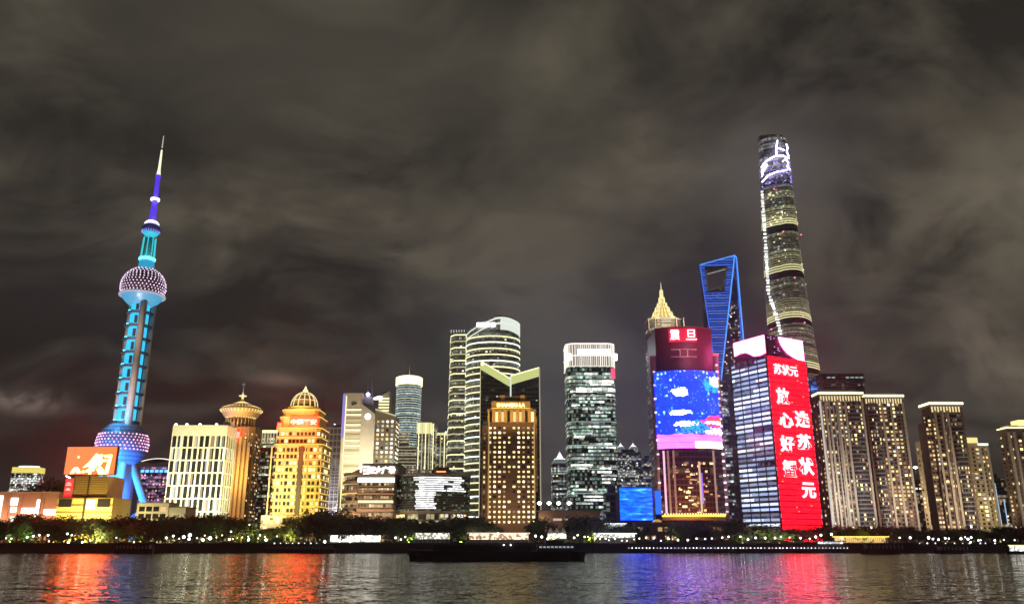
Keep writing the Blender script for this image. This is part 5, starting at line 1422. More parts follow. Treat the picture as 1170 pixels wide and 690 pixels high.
def screen_tower():
    b = Bld('office_tower', 'wine red rounded tower with a giant blue picture screen and white rooftop characters', 'tower', 757, 831, 560, 540, 42)
    # shallow bowed front
    hw = b.w/2
    def bow(s=1.0, off=0.0, lo=-1.0, hi=1.0, n=16, depth=6.5):
        fr = [(hw*s*(lo+(hi-lo)*k/n), -14-depth*(1-(lo+(hi-lo)*k/n)**2)-off) for k in range(n+1)]
        return fr
    def solidplan(s=1.0, off=0.0): return bow(s, off)+[(hw*s, 18), (-hw*s, 18)]
    g = curtain('wine red glazing', (0.05, 0.014, 0.022), (1.0, 0.55, 0.25), 2.6, 3.6, 0.10, 0.6, rough=0.1, frame=(0.10, 0.035, 0.045))
    H = b.z(372.5)
    zs = b.z(421)
    MB().prism(solidplan(), 0, zs).build('wall', g, b.r)
    MB().prism(solidplan(0.93), zs, H).build('upper_wall', solid('dark wine cladding', (0.10, 0.022, 0.04), 0.45), b.r)
    MB().prism(grow(solidplan(0.93), 0.3), H-0.9, H).build('parapet', BRONZE, b.r)
    for sx in (-1, 1):
        MB().tube((sx*(hw+0.5), -12, 0), (sx*(hw+0.5), -12, b.z(404)), 2.2, n=14).build('corner_column', solid('pinkish grey column', (0.32, 0.22, 0.27), 0.5), b.r)
    MB().tube((hw+0.5, -12, b.z(404)), (hw+0.5, -12, b.z(401)), 2.6, n=14).build('column_cap', emit('red column cap', (0.9, 0.15, 0.15), 0.8), b.r)
    for k in range(22):
        z = b.z(585)+(b.z(408)-b.z(585))*k/22; MB().box(hw-0.2, hw+1.4, -14.9, -14.3, z, z+1.2).build('column_light', emit('pale pink column light', (1.0, 0.8, 0.9), 1.3, 0.5), b.r)
        if k % 2 == 0: MB().box(-hw-1.4, -hw+0.2, -14.9, -14.3, z, z+1.0).build('column_light', emit('pale pink column light', (1.0, 0.8, 0.9), 1.3, 0.5), b.r)
    # writing in white with the red glow board behind
    def curved(nm, mt, lo, hi, za, zb, off, th=0.3, parent=None, uvs=True):
        n = 20; pts = bow(1.0 if zb <= zs+0.1 else 0.93, off, lo, hi, n)
        ins = bow(1.0 if zb <= zs+0.1 else 0.93, off-th, lo, hi, n)
        q = MB()
        for k in range(n):
            a, c, a2, c2 = pts[k], pts[k+1], ins[k], ins[k+1]
            u0, u1 = k/n, (k+1)/n
            q.face([(*a, za), (*c, za), (*c, zb), (*a, zb)], uv=[(u0, 0), (u1, 0), (u1, 1), (u0, 1)])
            q.face([(*a, zb), (*c, zb), (*c2, zb), (*a2, zb)], uv=[(u0, 1), (u1, 1), (u1, 1), (u0, 1)])
            q.face([(*c, za), (*a, za), (*a2, za), (*c2, za)], uv=[(u1, 0), (u0, 0), (u0, 0), (u1, 0)])
        q.face([(*ins[0], za), (*pts[0], za), (*pts[0], zb), (*ins[0], zb)], uv=[(0, 0)]*4); q.face([(*pts[n], za), (*ins[n], za), (*ins[n], zb), (*pts[n], zb)], uv=[(1, 0)]*4)
        return q.build(nm, mt, parent or b.r)
    f = lambda px, py: b.x(px, py)/hw
    m, t, p = newmat('red glow board'); u, v, _ = t.sep(t.node('ShaderNodeUVMap').outputs[0])
    fl = t.m('GREATER_THAN', t.m('FRACT', t.m('MULTIPLY', v, 8)), 0.14)
    p.inputs['Base Color'].default_value = (0.12, 0.01, 0.02, 1); p.inputs['Emission Color'].default_value = (0.80, 0.01, 0.045, 1); t.put(p.inputs['Emission Strength'], t.m('MULTIPLY', fl, 0.75))
    brd = curved('sign_board', m, f(763, 382), f(797, 382), b.z(390.5), b.z(375), 0.5)
    for ch, px0, px1 in (('震', 765.5, 776.5), ('旦', 783.5, 795.5)):
        fx = f((px0+px1)/2, 382); y = -14-6.5*(1-(fx/0.93)**2)-1.2
        text_part(brd, ch, b.x((px0+px1)/2, 382), b.z(382.5), y, b.x(px1, 382)-b.x(px0, 382), b.z(377)-b.z(388.5), emit('white rooftop character', (1.0, 0.10, 0.12), 16, sample=True), bold=0.0)
    MB().box(b.x(767, 401), b.x(796, 401), -21.6, -19.0, b.z(399.6), b.z(398.9)).build('maintenance_rail', PALEM, b.r)
    MB().box(b.x(767, 408), b.x(796, 408), -21.6, -19.0, b.z(407.8), b.z(407.2)).build('maintenance_rail', PALEM, b.r)
    for px in (777, 785.5): MB().box(b.x(px, 403)-0.25, b.x(px, 403)+0.25, -21.5, -20, b.z(407), b.z(399.8)).build('rail_post', PALEM, b.r)
    # picture screen
    m, t, p = newmat('picture screen'); uv = t.node('ShaderNodeUVMap').outputs[0]; u, v, _ = t.sep(uv)
    P3 = t.com(u, v)
    deep = t.mix(t.noise(t.v('MULTIPLY', P3, (5, 1.2, 1)), 1.0, 2), (0.0005, 0.001, 0.22), (0.002, 0.014, 0.6))
    vo = t.node('ShaderNodeTexVoronoi'); vo.inputs['Scale'].default_value = 17; t.l.new(P3, vo.inputs['Vector'])
    vc = t.sep(vo.outputs['Color'])
    dots = t.m('MULTIPLY', t.m('LESS_THAN', vo.outputs['Distance'], t.m('MULTIPLY', vc[0], 0.34)), t.m('GREATER_THAN', vc[1], 0.30))
    c = t.mix(dots, deep, (0.06, 0.13, 0.18))
    v2 = t.node('ShaderNodeTexVoronoi'); v2.inputs['Scale'].default_value = 34; t.l.new(P3, v2.inputs['Vector']); v2c = t.sep(v2.outputs['Color'])
    d2 = t.m('MULTIPLY', t.m('LESS_THAN', v2.outputs['Distance'], t.m('MULTIPLY', v2c[0], 0.42)), t.m('GREATER_THAN', v2c[1], 0.60))
    c = t.mix(d2, c, (0.02, 0.07, 0.13))
    def blob(c, bx, by, sx, sy, col, th=0.5, sc=6.0):
        q = t.m('ADD', t.m('POWER', t.m('DIVIDE', t.m('SUBTRACT', u, bx), sx), 2.0), t.m('POWER', t.m('DIVIDE', t.m('SUBTRACT', v, by), sy), 2.0))
        g_ = t.m('ADD', q, t.m('MULTIPLY', t.m('SUBTRACT', t.noise(P3, sc*2.2, 5, 0.7), 0.5), 3.6))
        return t.mix(t.m('LESS_THAN', g_, 0.62), c, col)
    c = blob(c, 0.93, 0.82, 0.25, 0.11, (0.003, 0.06, 0.12)); c = blob(c, 0.96, 0.86, 0.13, 0.08, (0.6, 0.95, 0.85))
    c = blob(c, 0.38, 0.72, 0.15, 0.065, (0.95, 0.95, 1.0)); c = blob(c, 0.36, 0.46, 0.2, 0.035, (0.35, 0.75, 1.0), sc=9)
    c = blob(c, 0.33, 0.44, 0.13, 0.022, (0.85, 0.9, 0.9), sc=9)
    c = blob(c, 0.92, 0.34, 0.26, 0.085, (0.4, 0.01, 0.02)); c = blob(c, 0.9, 0.33, 0.18, 0.025, (1.0, 0.6, 0.45), sc=9)
    c = blob(c, 0.42, 0.31, 0.22, 0.04, (0.9, 0.9, 1.0), sc=8)
    c = blob(c, 0.95, 0.22, 0.3, 0.05, (0.85, 0.5, 0.85), sc=7)
    low_ = t.mix(t.noise(t.v('MULTIPLY', P3, (3.5, 9, 1)), 1.2, 3), (0.16, 0.02, 0.36), (0.50, 0.05, 0.40))
    low_ = t.mix(t.m('MULTIPLY', t.m('GREATER_THAN', u, 0.55), t.m('MULTIPLY', t.m('LESS_THAN', v, 0.09), t.noise(P3, 9, 2))), low_, (1.0, 0.5, 0.05))
    c = t.mix(t.m('LESS_THAN', v, t.m('ADD', 0.14, t.m('MULTIPLY', t.noise(P3, 7, 2), 0.08))), c, low_)
    # teal pixel figure
    vp = t.node('ShaderNodeTexVoronoi'); vp.inputs['Scale'].default_value = 60; t.l.new(P3, vp.inputs['Vector'])
    tri = t.m('MULTIPLY', t.m('LESS_THAN', t.m('ABSOLUTE', t.m('SUBTRACT', u, 0.60)), t.m('MULTIPLY', t.m('SUBTRACT', 0.37, v), 2.0)), t.m('MULTIPLY', t.m('GREATER_THAN', v, 0.19), t.m('LESS_THAN', v, 0.37)))
    c = t.mix(t.m('MULTIPLY', tri, t.m('GREATER_THAN', t.sep(vp.outputs['Color'])[0], 0.35)), c, (0.004, 0.05, 0.07))
    line_ = t.m('GREATER_THAN', t.m('FRACT', t.m('MULTIPLY', v, 13)), 0.05)
    t.l.new(c, p.inputs['Emission Color']); t.put(p.inputs['Emission Strength'], t.m('MULTIPLY', line_, 9.0)); p.inputs['Base Color'].default_value = (0.01, 0.01, 0.01, 1)
    curved('picture_screen', m, f(751, 466), f(825, 466), b.z(512), b.z(423), 0.9, 0.6)
    # gilt foot with its lit canopy and the vertical light lines
    curved('canopy_light', emit('orange gold canopy', (1.0, 0.50, 0.06), 2.2, sample=True), f(758, 591), f(831, 591), b.z(589.8), b.z(588), 2.2, 2.0)
    curved('canopy', solid('gilt canopy', (0.45, 0.25, 0.08), 0.5), f(758, 591), f(831, 591), b.z(594), b.z(590), 2.6, 2.4)
    for k in range(24):
        lo = -0.97+1.94*(k+0.5)/24; MB().box(hw*lo-0.3, hw*lo+0.3, -17-6.5*(1-lo*lo), -16.2-6.5*(1-lo*lo), b.z(588), b.z(586.3)).build('canopy_lamp', emit('orange gold canopy lamp', (1.0, 0.62, 0.16), 3.0), b.r)
    for px, ya, yb, col, s_ in ((761.5, 514, 586, (1.0, 0.5, 0.72), 1.0), (766, 514, 588, (0.5, 0.22, 0.16), 0.5), (800.5, 527, 585, (0.9, 0.6, 0.4), 0.7), (802.5, 540, 575, (0.30, 0.16, 0.9), 0.9), (818.5, 514, 585, (0.7, 0.4, 0.3), 0.45), (772, 514, 588, (0.5, 0.22, 0.16), 0.35)):
        fx = b.x(px, (ya+yb)/2); MB().box(fx-0.55, fx+0.55, -15.0-6.5*(1-(fx/hw)**2), -13.6-6.5*(1-(fx/hw)**2), b.z(yb), b.z(ya)).build('light_line', emit('line light %.1f %.1f' % (col[0], col[2]), col, s_), b.r)
    its = []
    for k in range(70):
        px, py = random.gauss(796, 15), random.uniform(528, 588)
        if not 760 < px < 828: continue
        fx = b.x(px, py); its.append((fx, -14.15-6.5*(1-(fx/hw)**2), b.z(py), 0, random.choice((0.8, 1.6, 3.0)), random.choice((0.7, 1.4)), pick([(W_WARM, 4), (W_YEL, 2), (W_WARMD, 4), (emit('orange lit window', (1.0, 0.3, 0.1), 1.2, 0.5), 2)])))
    window_set(b.r, its)
    flood(b.r, (-8, -40, b.z(588)), (-6, -18, b.z(560)), 30, 2, 5200, (1.0, 0.5, 0.15), 120)
    flood(b.r, (10, -60, b.z(400)), (6, -18, b.z(384)), 20, 3, 5200, (1.0, 0.25, 0.35), 90)
screen_tower()

def narrow_blue():
    r = root('led_screen', 'narrow upright blue screen at the left foot of the wine red tower', 'screen', (EX(759.5, 570, 500), 522, GZ))
    MB().box(-1.8, 1.8, 0, 1, ZL(587, 520), ZL(560, 520)).build('screen', emit('narrow blue screen', (0.02, 0.12, 0.9), 1.3), r)
    MB().box(-2.0, 2.0, 1.02, 1.8, 0, ZL(559.5, 520)).build('frame', BLACK, r)
narrow_blue()

def banner_tower():
    Y = 525.0; pyr = 500
    yaw = math.radians(30)
    C = Vector((EX(884.5, pyr, Y), Y))
    dr = Vector((math.cos(yaw), math.sin(yaw))); dl = Vector((-math.sin(yaw), math.cos(yaw)))
    def length(d, px):
        k = K(px, pyr); return (k*C.y-C.x)/(d.x-k*d.y)
    Wr = length(dr, 931); Wl = length(dl, 841)
    r = root('office_tower', 'corner tower with blue white striped side and huge red screen of white characters', 'tower', (C.x, C.y, GZ), yaw)
    zc = lambda py: ZL(py, Y)
    H = zc(406.3)
    bl = curtain('blue striped offices', (0.05, 0.06, 0.09), (0.50, 0.62, 1.0), 1.7, 3.6, 0.7, 0.5, frame=(0.10, 0.12, 0.17))
    MB().box(0, Wr, 0, Wl, 0, H).build('wall', bl, r)
    # left side: blue white floor lights, broken where rooms are dark
    n = 36; its = []
    for k in range(n):
        z0 = 3+(H-4)*k/n
        MB().box(-0.5, -0.02, 0.4, Wl-0.4, z0, z0+0.7).build('spandrel', solid('blue grey spandrel', (0.13, 0.15, 0.20), 0.5), r)
        s_ = 0.5
        while s_ < Wl-3:
            L = random.uniform(6, 24); L = min(L, Wl-0.6-s_)
            if random.random() < 0.98:
                mt = pick([(emit('ice blue lit window', (0.48, 0.62, 1.0), 0.85, 0.45), 6), (emit('blue white lit window', (0.72, 0.82, 1.0), 1.25, 0.4), 3), (emit('dim blue lit window', (0.30, 0.38, 0.62), 0.6, 0.4), 4)])
                if k < 2: mt = pick([(W_YEL, 1), (mt, 2)])
                its.append((-0.0, s_+L/2, z0+1.75, -math.pi/2, L-0.25, 1.6, mt))
            s_ += L
    window_set(r, its)
    for k in range(5): MB().box(-0.7, -0.03, 0.6+(Wl-1.2)*k/4-0.2, 0.6+(Wl-1.2)*k/4+0.2, 0, H).build('mullion', DGREY, r)
    # right side: the red screen
    m, t, p = newmat('red screen'); g = t.sep(t.node('ShaderNodeTexCoord').outputs['Object'])
    seam = t.m('GREATER_THAN', t.m('FRACT', t.m('DIVIDE', g[2], 3.6)), 0.22)
    nz = t.noise(t.node('ShaderNodeTexCoord').outputs['Object'], 0.35, 4)
    t.l.new(t.mix(nz, (0.90, 0.001, 0.006), (1.0, 0.003, 0.012)), p.inputs['Emission Color'])
    t.put(p.inputs['Emission Strength'], t.m('ADD', 0.12, t.m('MULTIPLY', seam, 3.6))); p.inputs['Base Color'].default_value = (0.05, 0.0, 0.0, 1)
    Ws = Wr*0.935
    scn = MB().box(0.4, Ws, -0.9, -0.02, 1.0, H-0.2).build('red_screen', m, r)
    # light-up characters; positions as fractions across the screen
    def ch(s_, px, py, wpx, hpx, bold=0.035):
        # screen column under the photo column px at this height
        k = K(px, py); L = (k*C.y-C.x)/(dr.x-k*dr.y)
        k1, k2 = K(px-wpx/2, py), K(px+wpx/2, py)
        L1, L2 = [(q*C.y-C.x)/(dr.x-q*dr.y) for q in (k1, k2)]
        Yl = C.y+dr.y*L
        text_part(scn, s_, L, ZL(py, Yl), -0.95, L2-L1, ZL(py-hpx/2, Yl)-ZL(py+hpx/2, Yl), emit('white screen character', (1.0, 0.32, 0.36), 3.6, sample=True), bold=bold, name='character')
    ch('苏状元', 896.5, 423, 27, 12, 0.02)
    ch('放', 893, 452.5, 15, 19); ch('心', 897, 480, 16, 17); ch('好', 898, 507, 16, 19); ch('蟹', 901, 535.5, 16, 20, 0.02)
    ch('选', 915, 479, 16, 19); ch('苏', 917.5, 505, 16, 18); ch('状', 920, 532.5, 17, 20); ch('元', 922.5, 560, 16, 18)
    mb = MB()
    for k in range(26):
        x = random.uniform(1, Ws-1); z = random.uniform(3, H-3); mb.box(x-0.3, x+0.3, -1.3, -0.95, z-0.3, z+0.3)
    for k in range(16): x = Ws*(0.12+0.8*random.random()); mb.box(x-0.5, x+0.5, -1.3, -0.95, 4.0, 5.6)
    mb.build('room_lights', emit('orange room light', (1.0, 0.42, 0.08), 1.5), scn)
    # dark edge wing on the right
    MB().box(Wr+0.02, Wr+3.5, 2, Wl-2, 0, H-10).build('edge_wing', DGREY, r)
    # roof box carrying the two overbright screens
    zt = zc(381.3)
    MB().box(1.0, Wr-1.5, 1.0, Wl-3.5, H, zt).build('roof_box', solid('dark violet roof box', (0.06, 0.02, 0.06), 0.5), r)
    pk = emit('overbright pinkish white screen', (1.0, 0.10, 0.36), 16, sample=True); hb = zt-H
    # right face: screen with a round bite out of its lower left
    def plate(pts, face, nm):
        mb = MB()
        if face == 'r': fr = [(1.0+(Wr-2.5)*u, 0.3, H+hb*v) for u, v in pts]; bk = [(a, 0.97, c) for a, _, c in fr]
        else: fr = [(0.3, 1.0+(Wl-4.5)*u, H+hb*v) for u, v in pts][::-1]; bk = [(0.97, b_, c) for _, b_, c in fr]
        mb.face(fr)
        for i in range(len(fr)): j = (i+1) % len(fr); mb.face([fr[j], fr[i], bk[i], bk[j]])
        mb.build(nm, pk, r)
    curve = [(0.36+0.30*math.sin(a), 0.97-0.9*(1-math.cos(a))) for a in [math.radians(q) for q in range(0, 85, 12)]]
    curve = [(0.35, 0.97), (0.37, 0.78), (0.41, 0.60), (0.48, 0.42), (0.57, 0.26), (0.70, 0.14), (0.82, 0.06)]
    plate([(0.985, 0.04), (0.985, 0.97)]+curve, 'r', 'roof_screen')
    plate([(0.02, 0.16), (0.02, 0.97), (0.98, 0.97), (0.98, 0.35), (0.8, 0.42), (0.62, 0.40), (0.5, 0.28), (0.38, 0.14), (0.2, 0.10)], 'l', 'roof_screen')
    mb = MB()
    for k in range(9): x = 3+(Wr*0.3)*random.random(); z = H+hb*random.random()*0.9; mb.box(x-0.3, x+0.3, 0.6, 0.98, z, z+0.6)
    mb.build('roof_box_dots', emit('violet dot light', (0.7, 0.4, 0.9), 1.0), r)
banner_tower()

# slender towers glimpsed behind
def glimpsed():
    plain_office(818, 840, 436, 1000, 'dark slender tower glimpsed between wine red tower and blue striped tower', 0.35, (0.8, 0.85, 1.0), 'tower', base=(0.05, 0.05, 0.08), wp=0.25, cut=600)
    b = Bld('glass_tower', 'thin blue glass tower glimpsed behind the red screen tower', 'tower', 925, 936.5, 470, 760, 20)
    H = b.z(428)
    MB().prism(b.plan, 0, lambda x, y: H-6+x*0.8).build('wall', curtain('vivid blue glazing', (0.02, 0.04, 0.10), (0.05, 0.22, 0.9), 1.8, 3.4, 0.9, 0.8), b.r)
    for k in range(12): z = H-14-7*k; MB().box(-b.w/2, b.w/2+0.2, -10.6, -10.02, z, z+0.8).build('light_strip', S_BLUE if k < 5 else W_COOL, b.r)
    b = Bld('office_block', 'wide flat topped dark roof block standing behind the twin apartment towers', 'office block', 938, 989, 434, 900, 30)
    H = b.z(436)
    MB().prism(taper(b.plan, 0.93), 0, H).build('wall', curtain('dull brown offices', (0.06, 0.05, 0.045), (0.9, 0.8, 0.6), 3, 3.8, 0.12, 0.5), b.r)
    MB().prism(b.plan, H, b.z(433.5)).build('roof_slab', solid('brown roof slab', (0.16, 0.12, 0.11), 0.8), b.r)
    MB().prism(taper(b.plan, 0.95), b.z(433.5), b.z(426.5)).build('roof_band', solid('charcoal roof band', (0.05, 0.05, 0.05), 0.6), b.r)
    for k in range(9):
        if k in (0, 3, 4): continue
        x = -b.w*0.42+b.w*0.84*k/8; MB().box(x-1.8, x+1.8, -b.d*0.475-0.5, -b.d*0.475-0.02, b.z(431.8), b.z(430.3)).build('roof_light', S_WHITED, b.r)
glimpsed()

# ------------------------------------------------------------------ right bank flats
def flats(lab, pl_, pr_, pyref, Y, top, dep, crown=True, group=None, bay=None, dens=0.5, pil=(), cat='apartment tower', cream=False, bright=1.0, wide_top=0.0, wshade=None, yaw=0.0):
    b = Bld('apartment_tower', lab, cat, pl_, pr_, pyref, Y, dep, yaw)
    H = b.z(top); hw = b.w/2
    wl = wshade or solid('brown beige render', (0.17, 0.12, 0.10), 0.8)
    fh = 3.15
    MB().prism(b.plan, 0, H).build('wall', wl, b.r)
    items = []
    # bow-fronted bays
    bays = bay or []
    n = int(H/fh)
    for (u0, u1, dp) in bays:
        x0, x1 = -hw+b.w*u0, -hw+b.w*u1; cx = (x0+x1)/2; rw = (x1-x0)/2; N = 10
        arc = [(cx-rw*math.cos(math.pi*k/N), -dep/2-dp*math.sin(math.pi*k/N)) for k in range(N+1)]
        pl = arc[:]+[(x1, -dep/2+1), (x0, -dep/2+1)]
        MB().prism(pl, 0, H-6).build('bay', curtain('dark bay glazing', (0.025, 0.03, 0.045), (1.0, 0.8, 0.45), 1.6, fh, 0.10, 0.4, rough=0.1), b.r)
        mb = MB()
        gp = grow(pl, 0.35)
        for k in range(1, n): mb.prism(gp, fh*k-0.38, fh*k+0.25)
        mb.build('balcony_slabs', solid('pale balcony slab', (0.26, 0.22, 0.20), 0.7), b.r)
        for k in range(n-2):
            for j in range(1, N-1, 2):
                p, q = Vector(arc[j]), Vector(arc[j+1]); d = q-p
                if random.random() < dens*0.7:
                    c = (p+q)/2; items.append((c.x, c.y, fh*(k+0.55), math.atan2(d.y, d.x), d.length*0.9, 1.7, pick([(W_WARM, 4), (W_YEL, 3), (W_WARMD, 5), (W_WHITED, 1)])))
    covered = [(-hw+b.w*u0, -hw+b.w*u1) for u0, u1, _ in bays]
    cols = int(b.w/3.3)
    pils = [-hw+b.w*u for u in pil]
    for c in range(cols):
        x = -hw+b.w*(c+0.5)/cols
        if any(a-0.8 < x < d+0.8 for a, d in covered): continue
        dark_col = random.random() < 0.3
        for k in range(n-1):
            lit = random.random() < (dens+0.12)*(0.45 if dark_col else 1)
            mt = pick([(W_WARM, 5), (W_YEL, 3), (W_WARMD, 7), (W_WHITE, 1), (W_WHITED, 1)]) if lit else W_DARK
            if lit or k % 1 == 0: items.append((x, -dep/2-0.02, fh*(k+0.55), 0, 1.9, 1.55, mt))
    for k in range(n-1):
        for q in range(2): items.append((-hw-0.02, -dep/4+q*dep/2, fh*(k+0.55), -math.pi/2, 1.8, 1.5, pick([(W_WARM, 2), (W_WARMD, 3), (W_DARK, 6)])))
    window_set(b.r, items)
    mb = MB()
    for k in range(1, n): mb.box(-hw-0.15, hw+0.15, -dep/2-0.38, -dep/2-0.005, fh*k-0.22, fh*k+0.16)
    mb.build('floor_ledges', solid('ledge render', (0.24, 0.19, 0.16), 0.8), b.r)
    pm = solid('pale pilaster render', (0.46, 0.42, 0.36), 0.75)
    for x in pils: MB().box(x-0.8, x+0.8, -dep/2-1.3, -dep/2+0.3, 0, H-3).build('pilaster', pm, b.r)
    # side face windows toward the centre of the picture are small
    if crown:
        MB().prism(grow(b.plan, 0.9), H, H+1.6).build('cornice', solid('cream cornice', (0.5, 0.45, 0.32), 0.7), b.r)
        MB().prism(grow(b.plan, 1.0), H+1.62, H+3.2).build('crown_light', emit('cream crown light', (1.0, 0.90, 0.50), 2.4*bright), b.r)
        MB().prism(taper(b.plan, 0.8), H+3.2, H+5.0).build('roof', ROOFG, b.r)
        for k in range(int(b.w/2.2)):
            x = -hw+1+2.2*k; MB().box(x-0.4, x+0.4, -dep/2-1.0, -dep/2-0.4, H-4, H-0.02).build('crown_bracket', emit('cream bracket light', (1.0, 0.82, 0.42), 0.8*bright), b.r)
    return b
b = flats('left twin apartment tower with white pilasters, a dark bow front and a lit cream crown', 943, 993, 520, 640, 452.5, 16, bay=[(0.62, 0.95, 3.5)], pil=(0.02, 0.12, 0.2, 0.4, 0.58, 0.97), dens=0.42)
flood(b.r, (-14, -50, 14), (-14, -8, 50), 10, 4, 18000, (1.0, 0.90, 0.78), 130)
MB().box(-b.w/2-0.6, -b.w/2+0.3, -9.6, -8.1, 0, b.z(458)).build('edge_light', emit('pale edge line', (0.9, 0.85, 0.8), 0.5), b.r)
for u in (0.30, 0.36, 0.48): 
    MB().box(-b.w/2+b.w*u-0.35, -b.w/2+b.w*u+0.35, -8.9, -8.02, 0, b.z(460)).build('downpipe_strip', solid('pale pilaster render', (0.46, 0.42, 0.36), 0.75), b.r)
b = flats('right twin apartment tower speckled with gold windows under a lit cream crown', 995.5, 1040, 520, 665, 455.5, 16, bay=[(0.06, 0.30, 2.5)], pil=(0.42, 0.66, 0.97), dens=0.5)
flood(b.r, (0, -50, 12), (0, -9, 50), 14, 4, 17000, (1.0, 0.78, 0.62), 140)
b = flats('tall apartment tower with a bright ring crown between two lower cream slabs', 1072, 1109, 530, 600, 464.5, 14, bay=[(0.58, 0.92, 2.6)], pil=(0.10, 0.32, 0.5), dens=0.55, bright=1.3)
MB().box(-b.w/2-4.5, -b.w/2-0.01, -5, 6, 0, b.z(482)).build('side_wing', solid('brown beige render', (0.17, 0.12, 0.10), 0.8), b.r)
window_set(b.r, [(-b.w/2-3.3+2.2*q, -5, 3.15*(k+0.55), 0, 1.4, 1.4, pick([(W_WARM, 2), (W_WARMD, 2), (W_DARK, 3)])) for k in range(28) for q in range(2)])
flood(b.r, (0, -50, 12), (0, -9, 50), 14, 4, 17000, (1.0, 0.78, 0.55), 140)
cr = solid('cream yellow render', (0.50, 0.42, 0.24), 0.8)
b = flats('lower cream slab tucked left of the ring crowned apartment tower', 1059, 1073, 540, 640, 503, 12, crown=False, pil=(0.15, 0.9), dens=0.35, wshade=cr)
MB().box(b.w/2-1.5, b.w/2-0.4, -7.8, -6.1, 0, b.z(510)).build('edge_light', emit('yellow edge line', (1.0, 0.85, 0.4), 1.0), b.r)
flood(b.r, (-4, -44, 10), (-2, -10, 48), 8, 4, 12000, (1.0, 0.82, 0.42), 130)
b = flats('lower cream slab with a yellow crown right of the ring crowned apartment tower', 1107.5, 1134, 540, 650, 506, 12, crown=False, pil=(0.05, 0.6, 0.93), dens=0.5, wshade=cr)
MB().box(-b.w/2+1, b.w/2-7, -5, 5, b.z(506), b.z(499.5)).build('crown_block', emit('yellow lit crown block', (0.95, 0.80, 0.30), 0.9), b.r)
MB().box(b.w/2-8, b.w/2, -6.6, -6.02, b.z(508.5), b.z(506.5)).build('light_strip', S_WHITE, b.r)
flood(b.r, (-8, -30, 6), (-2, -6, 46), 8, 3, 3500, (1.0, 0.82, 0.5), 120)
b = flats('apartment block with pale pilasters cut by the right edge of the photo', 1157, 1194, 530, 620, 489, 12, crown=False, pil=(0.03, 0.2, 0.5), dens=0.5)
MB().box(-b.w/2+2, b.w/2, -5, 5, b.z(489), b.z(485.5)).build('crown_block', cr, b.r)
MB().prism(grow(b.plan, 0.4), b.z(489), b.z(488)).build('crown_light', emit('cream crown light', (1.0, 0.90, 0.50), 2.4), b.r)
MB().box(b.x(1164, 484), b.x(1172, 484), -6, 4, b.z(486), b.z(479.5)).build('roof_turret', emit('yellow lit turret', (1.0, 0.85, 0.35), 1.1), b.r)
flood(b.r, (-10, -46, 10), (-10, -13, 44), 10, 4, 3500, (1.0, 0.85, 0.7), 130)
b = plain_office(1133, 1150, 547, 900, 'dim tower with a blue light line between the cream slab and the edge apartment block', 0.3, (1.0, 0.8, 0.5), 'tower', base=(0.05, 0.045, 0.05), wp=0.3, wm=[(W_WARM, 2), (W_WARMD, 2), (W_YEL, 1)])
MB().box(-4, -3.2, -13.8, -13.03, b.z(600), b.z(552)).build('light_line', emit('pale blue line', (0.4, 0.65, 0.9), 0.8), b.r)
MB().box(3, 3.7, -13.8, -13.03, b.z(600), b.z(570)).build('light_line', emit('pale blue line', (0.4, 0.65, 0.9), 0.8), b.r)
plain_office(1040, 1055, 548, 860, 'dark low office tower right of the twin apartment towers', 0.22, (1.0, 0.8, 0.6), 'tower', base=(0.03, 0.028, 0.03), wp=0.3, wm=[(W_WARM, 1), (W_WARMD, 3)])
fl_ = root('floodlight_mast', 'lamp mast with one white star bright lamp above the dark low office tower', 'lamp mast', (EX(1049.5, 560, 700), 700, GZ))
MB().tube((0, 0, 0), (0, 0, ZL(535, 700)), 0.5, 0.3, 8).build('mast', BLACK, fl_)
MB().lathe([(0.3, ZL(535.3, 700)), (1.9, ZL(533.8, 700)), (0.3, ZL(532.4, 700))], n=10).build('lamp', emit('star bright lamp', (1.0, 0.98, 0.95), 8), fl_)

# ------------------------------------------------------------------ riverside: trees, lamps, pavilions
LAND = [(-60, 62, 'before the salmon pink hall'), (62, 130, 'before the golden stepped building'), (130, 190, 'below the television tower'), (190, 262, 'before the white grid block'),
        (262, 308, 'left of the domed golden tower'), (308, 370, 'before the domed golden tower'), (370, 450, 'before the brown mall terraces'), (450, 540, 'before the mall drum'),
        (540, 615, 'before the bronze hotel'), (615, 690, 'below the rounded glass tower'), (690, 750, 'below the blue screen'), (750, 835, 'below the wine red tower'),
        (835, 935, 'before the red screen tower'), (935, 995, 'before the left twin apartment tower'), (995, 1055, 'before the right twin apartment tower'),
        (1055, 1110, 'before the ring crowned flats'), (1110, 1240, 'near the right edge of the photo')]
ORD = 'first second third fourth fifth sixth seventh eighth ninth tenth eleventh twelfth thirteenth fourteenth fifteenth sixteenth seventeenth eighteenth nineteenth twentieth'.split()
ORD += ['twenty-'+q for q in ORD[:9]]+['thirtieth']+['thirty-'+q for q in ORD[:9]]
PENDING = {}
def defer(o, px, kind): PENDING.setdefault(kind, []).append((px, o))
def settle():
    for kind, lst in PENDING.items():
        for a, b_, where in LAND:
            seg = sorted([(px, o.name, o) for px, o in lst if a <= px < b_], key=lambda t: t[0])
            for i, (_, _, o) in enumerate(seg):
                o['label'] = f'single {kind} {where}' if len(seg) == 1 else f'{ORD[i]} {kind} from left {where}'

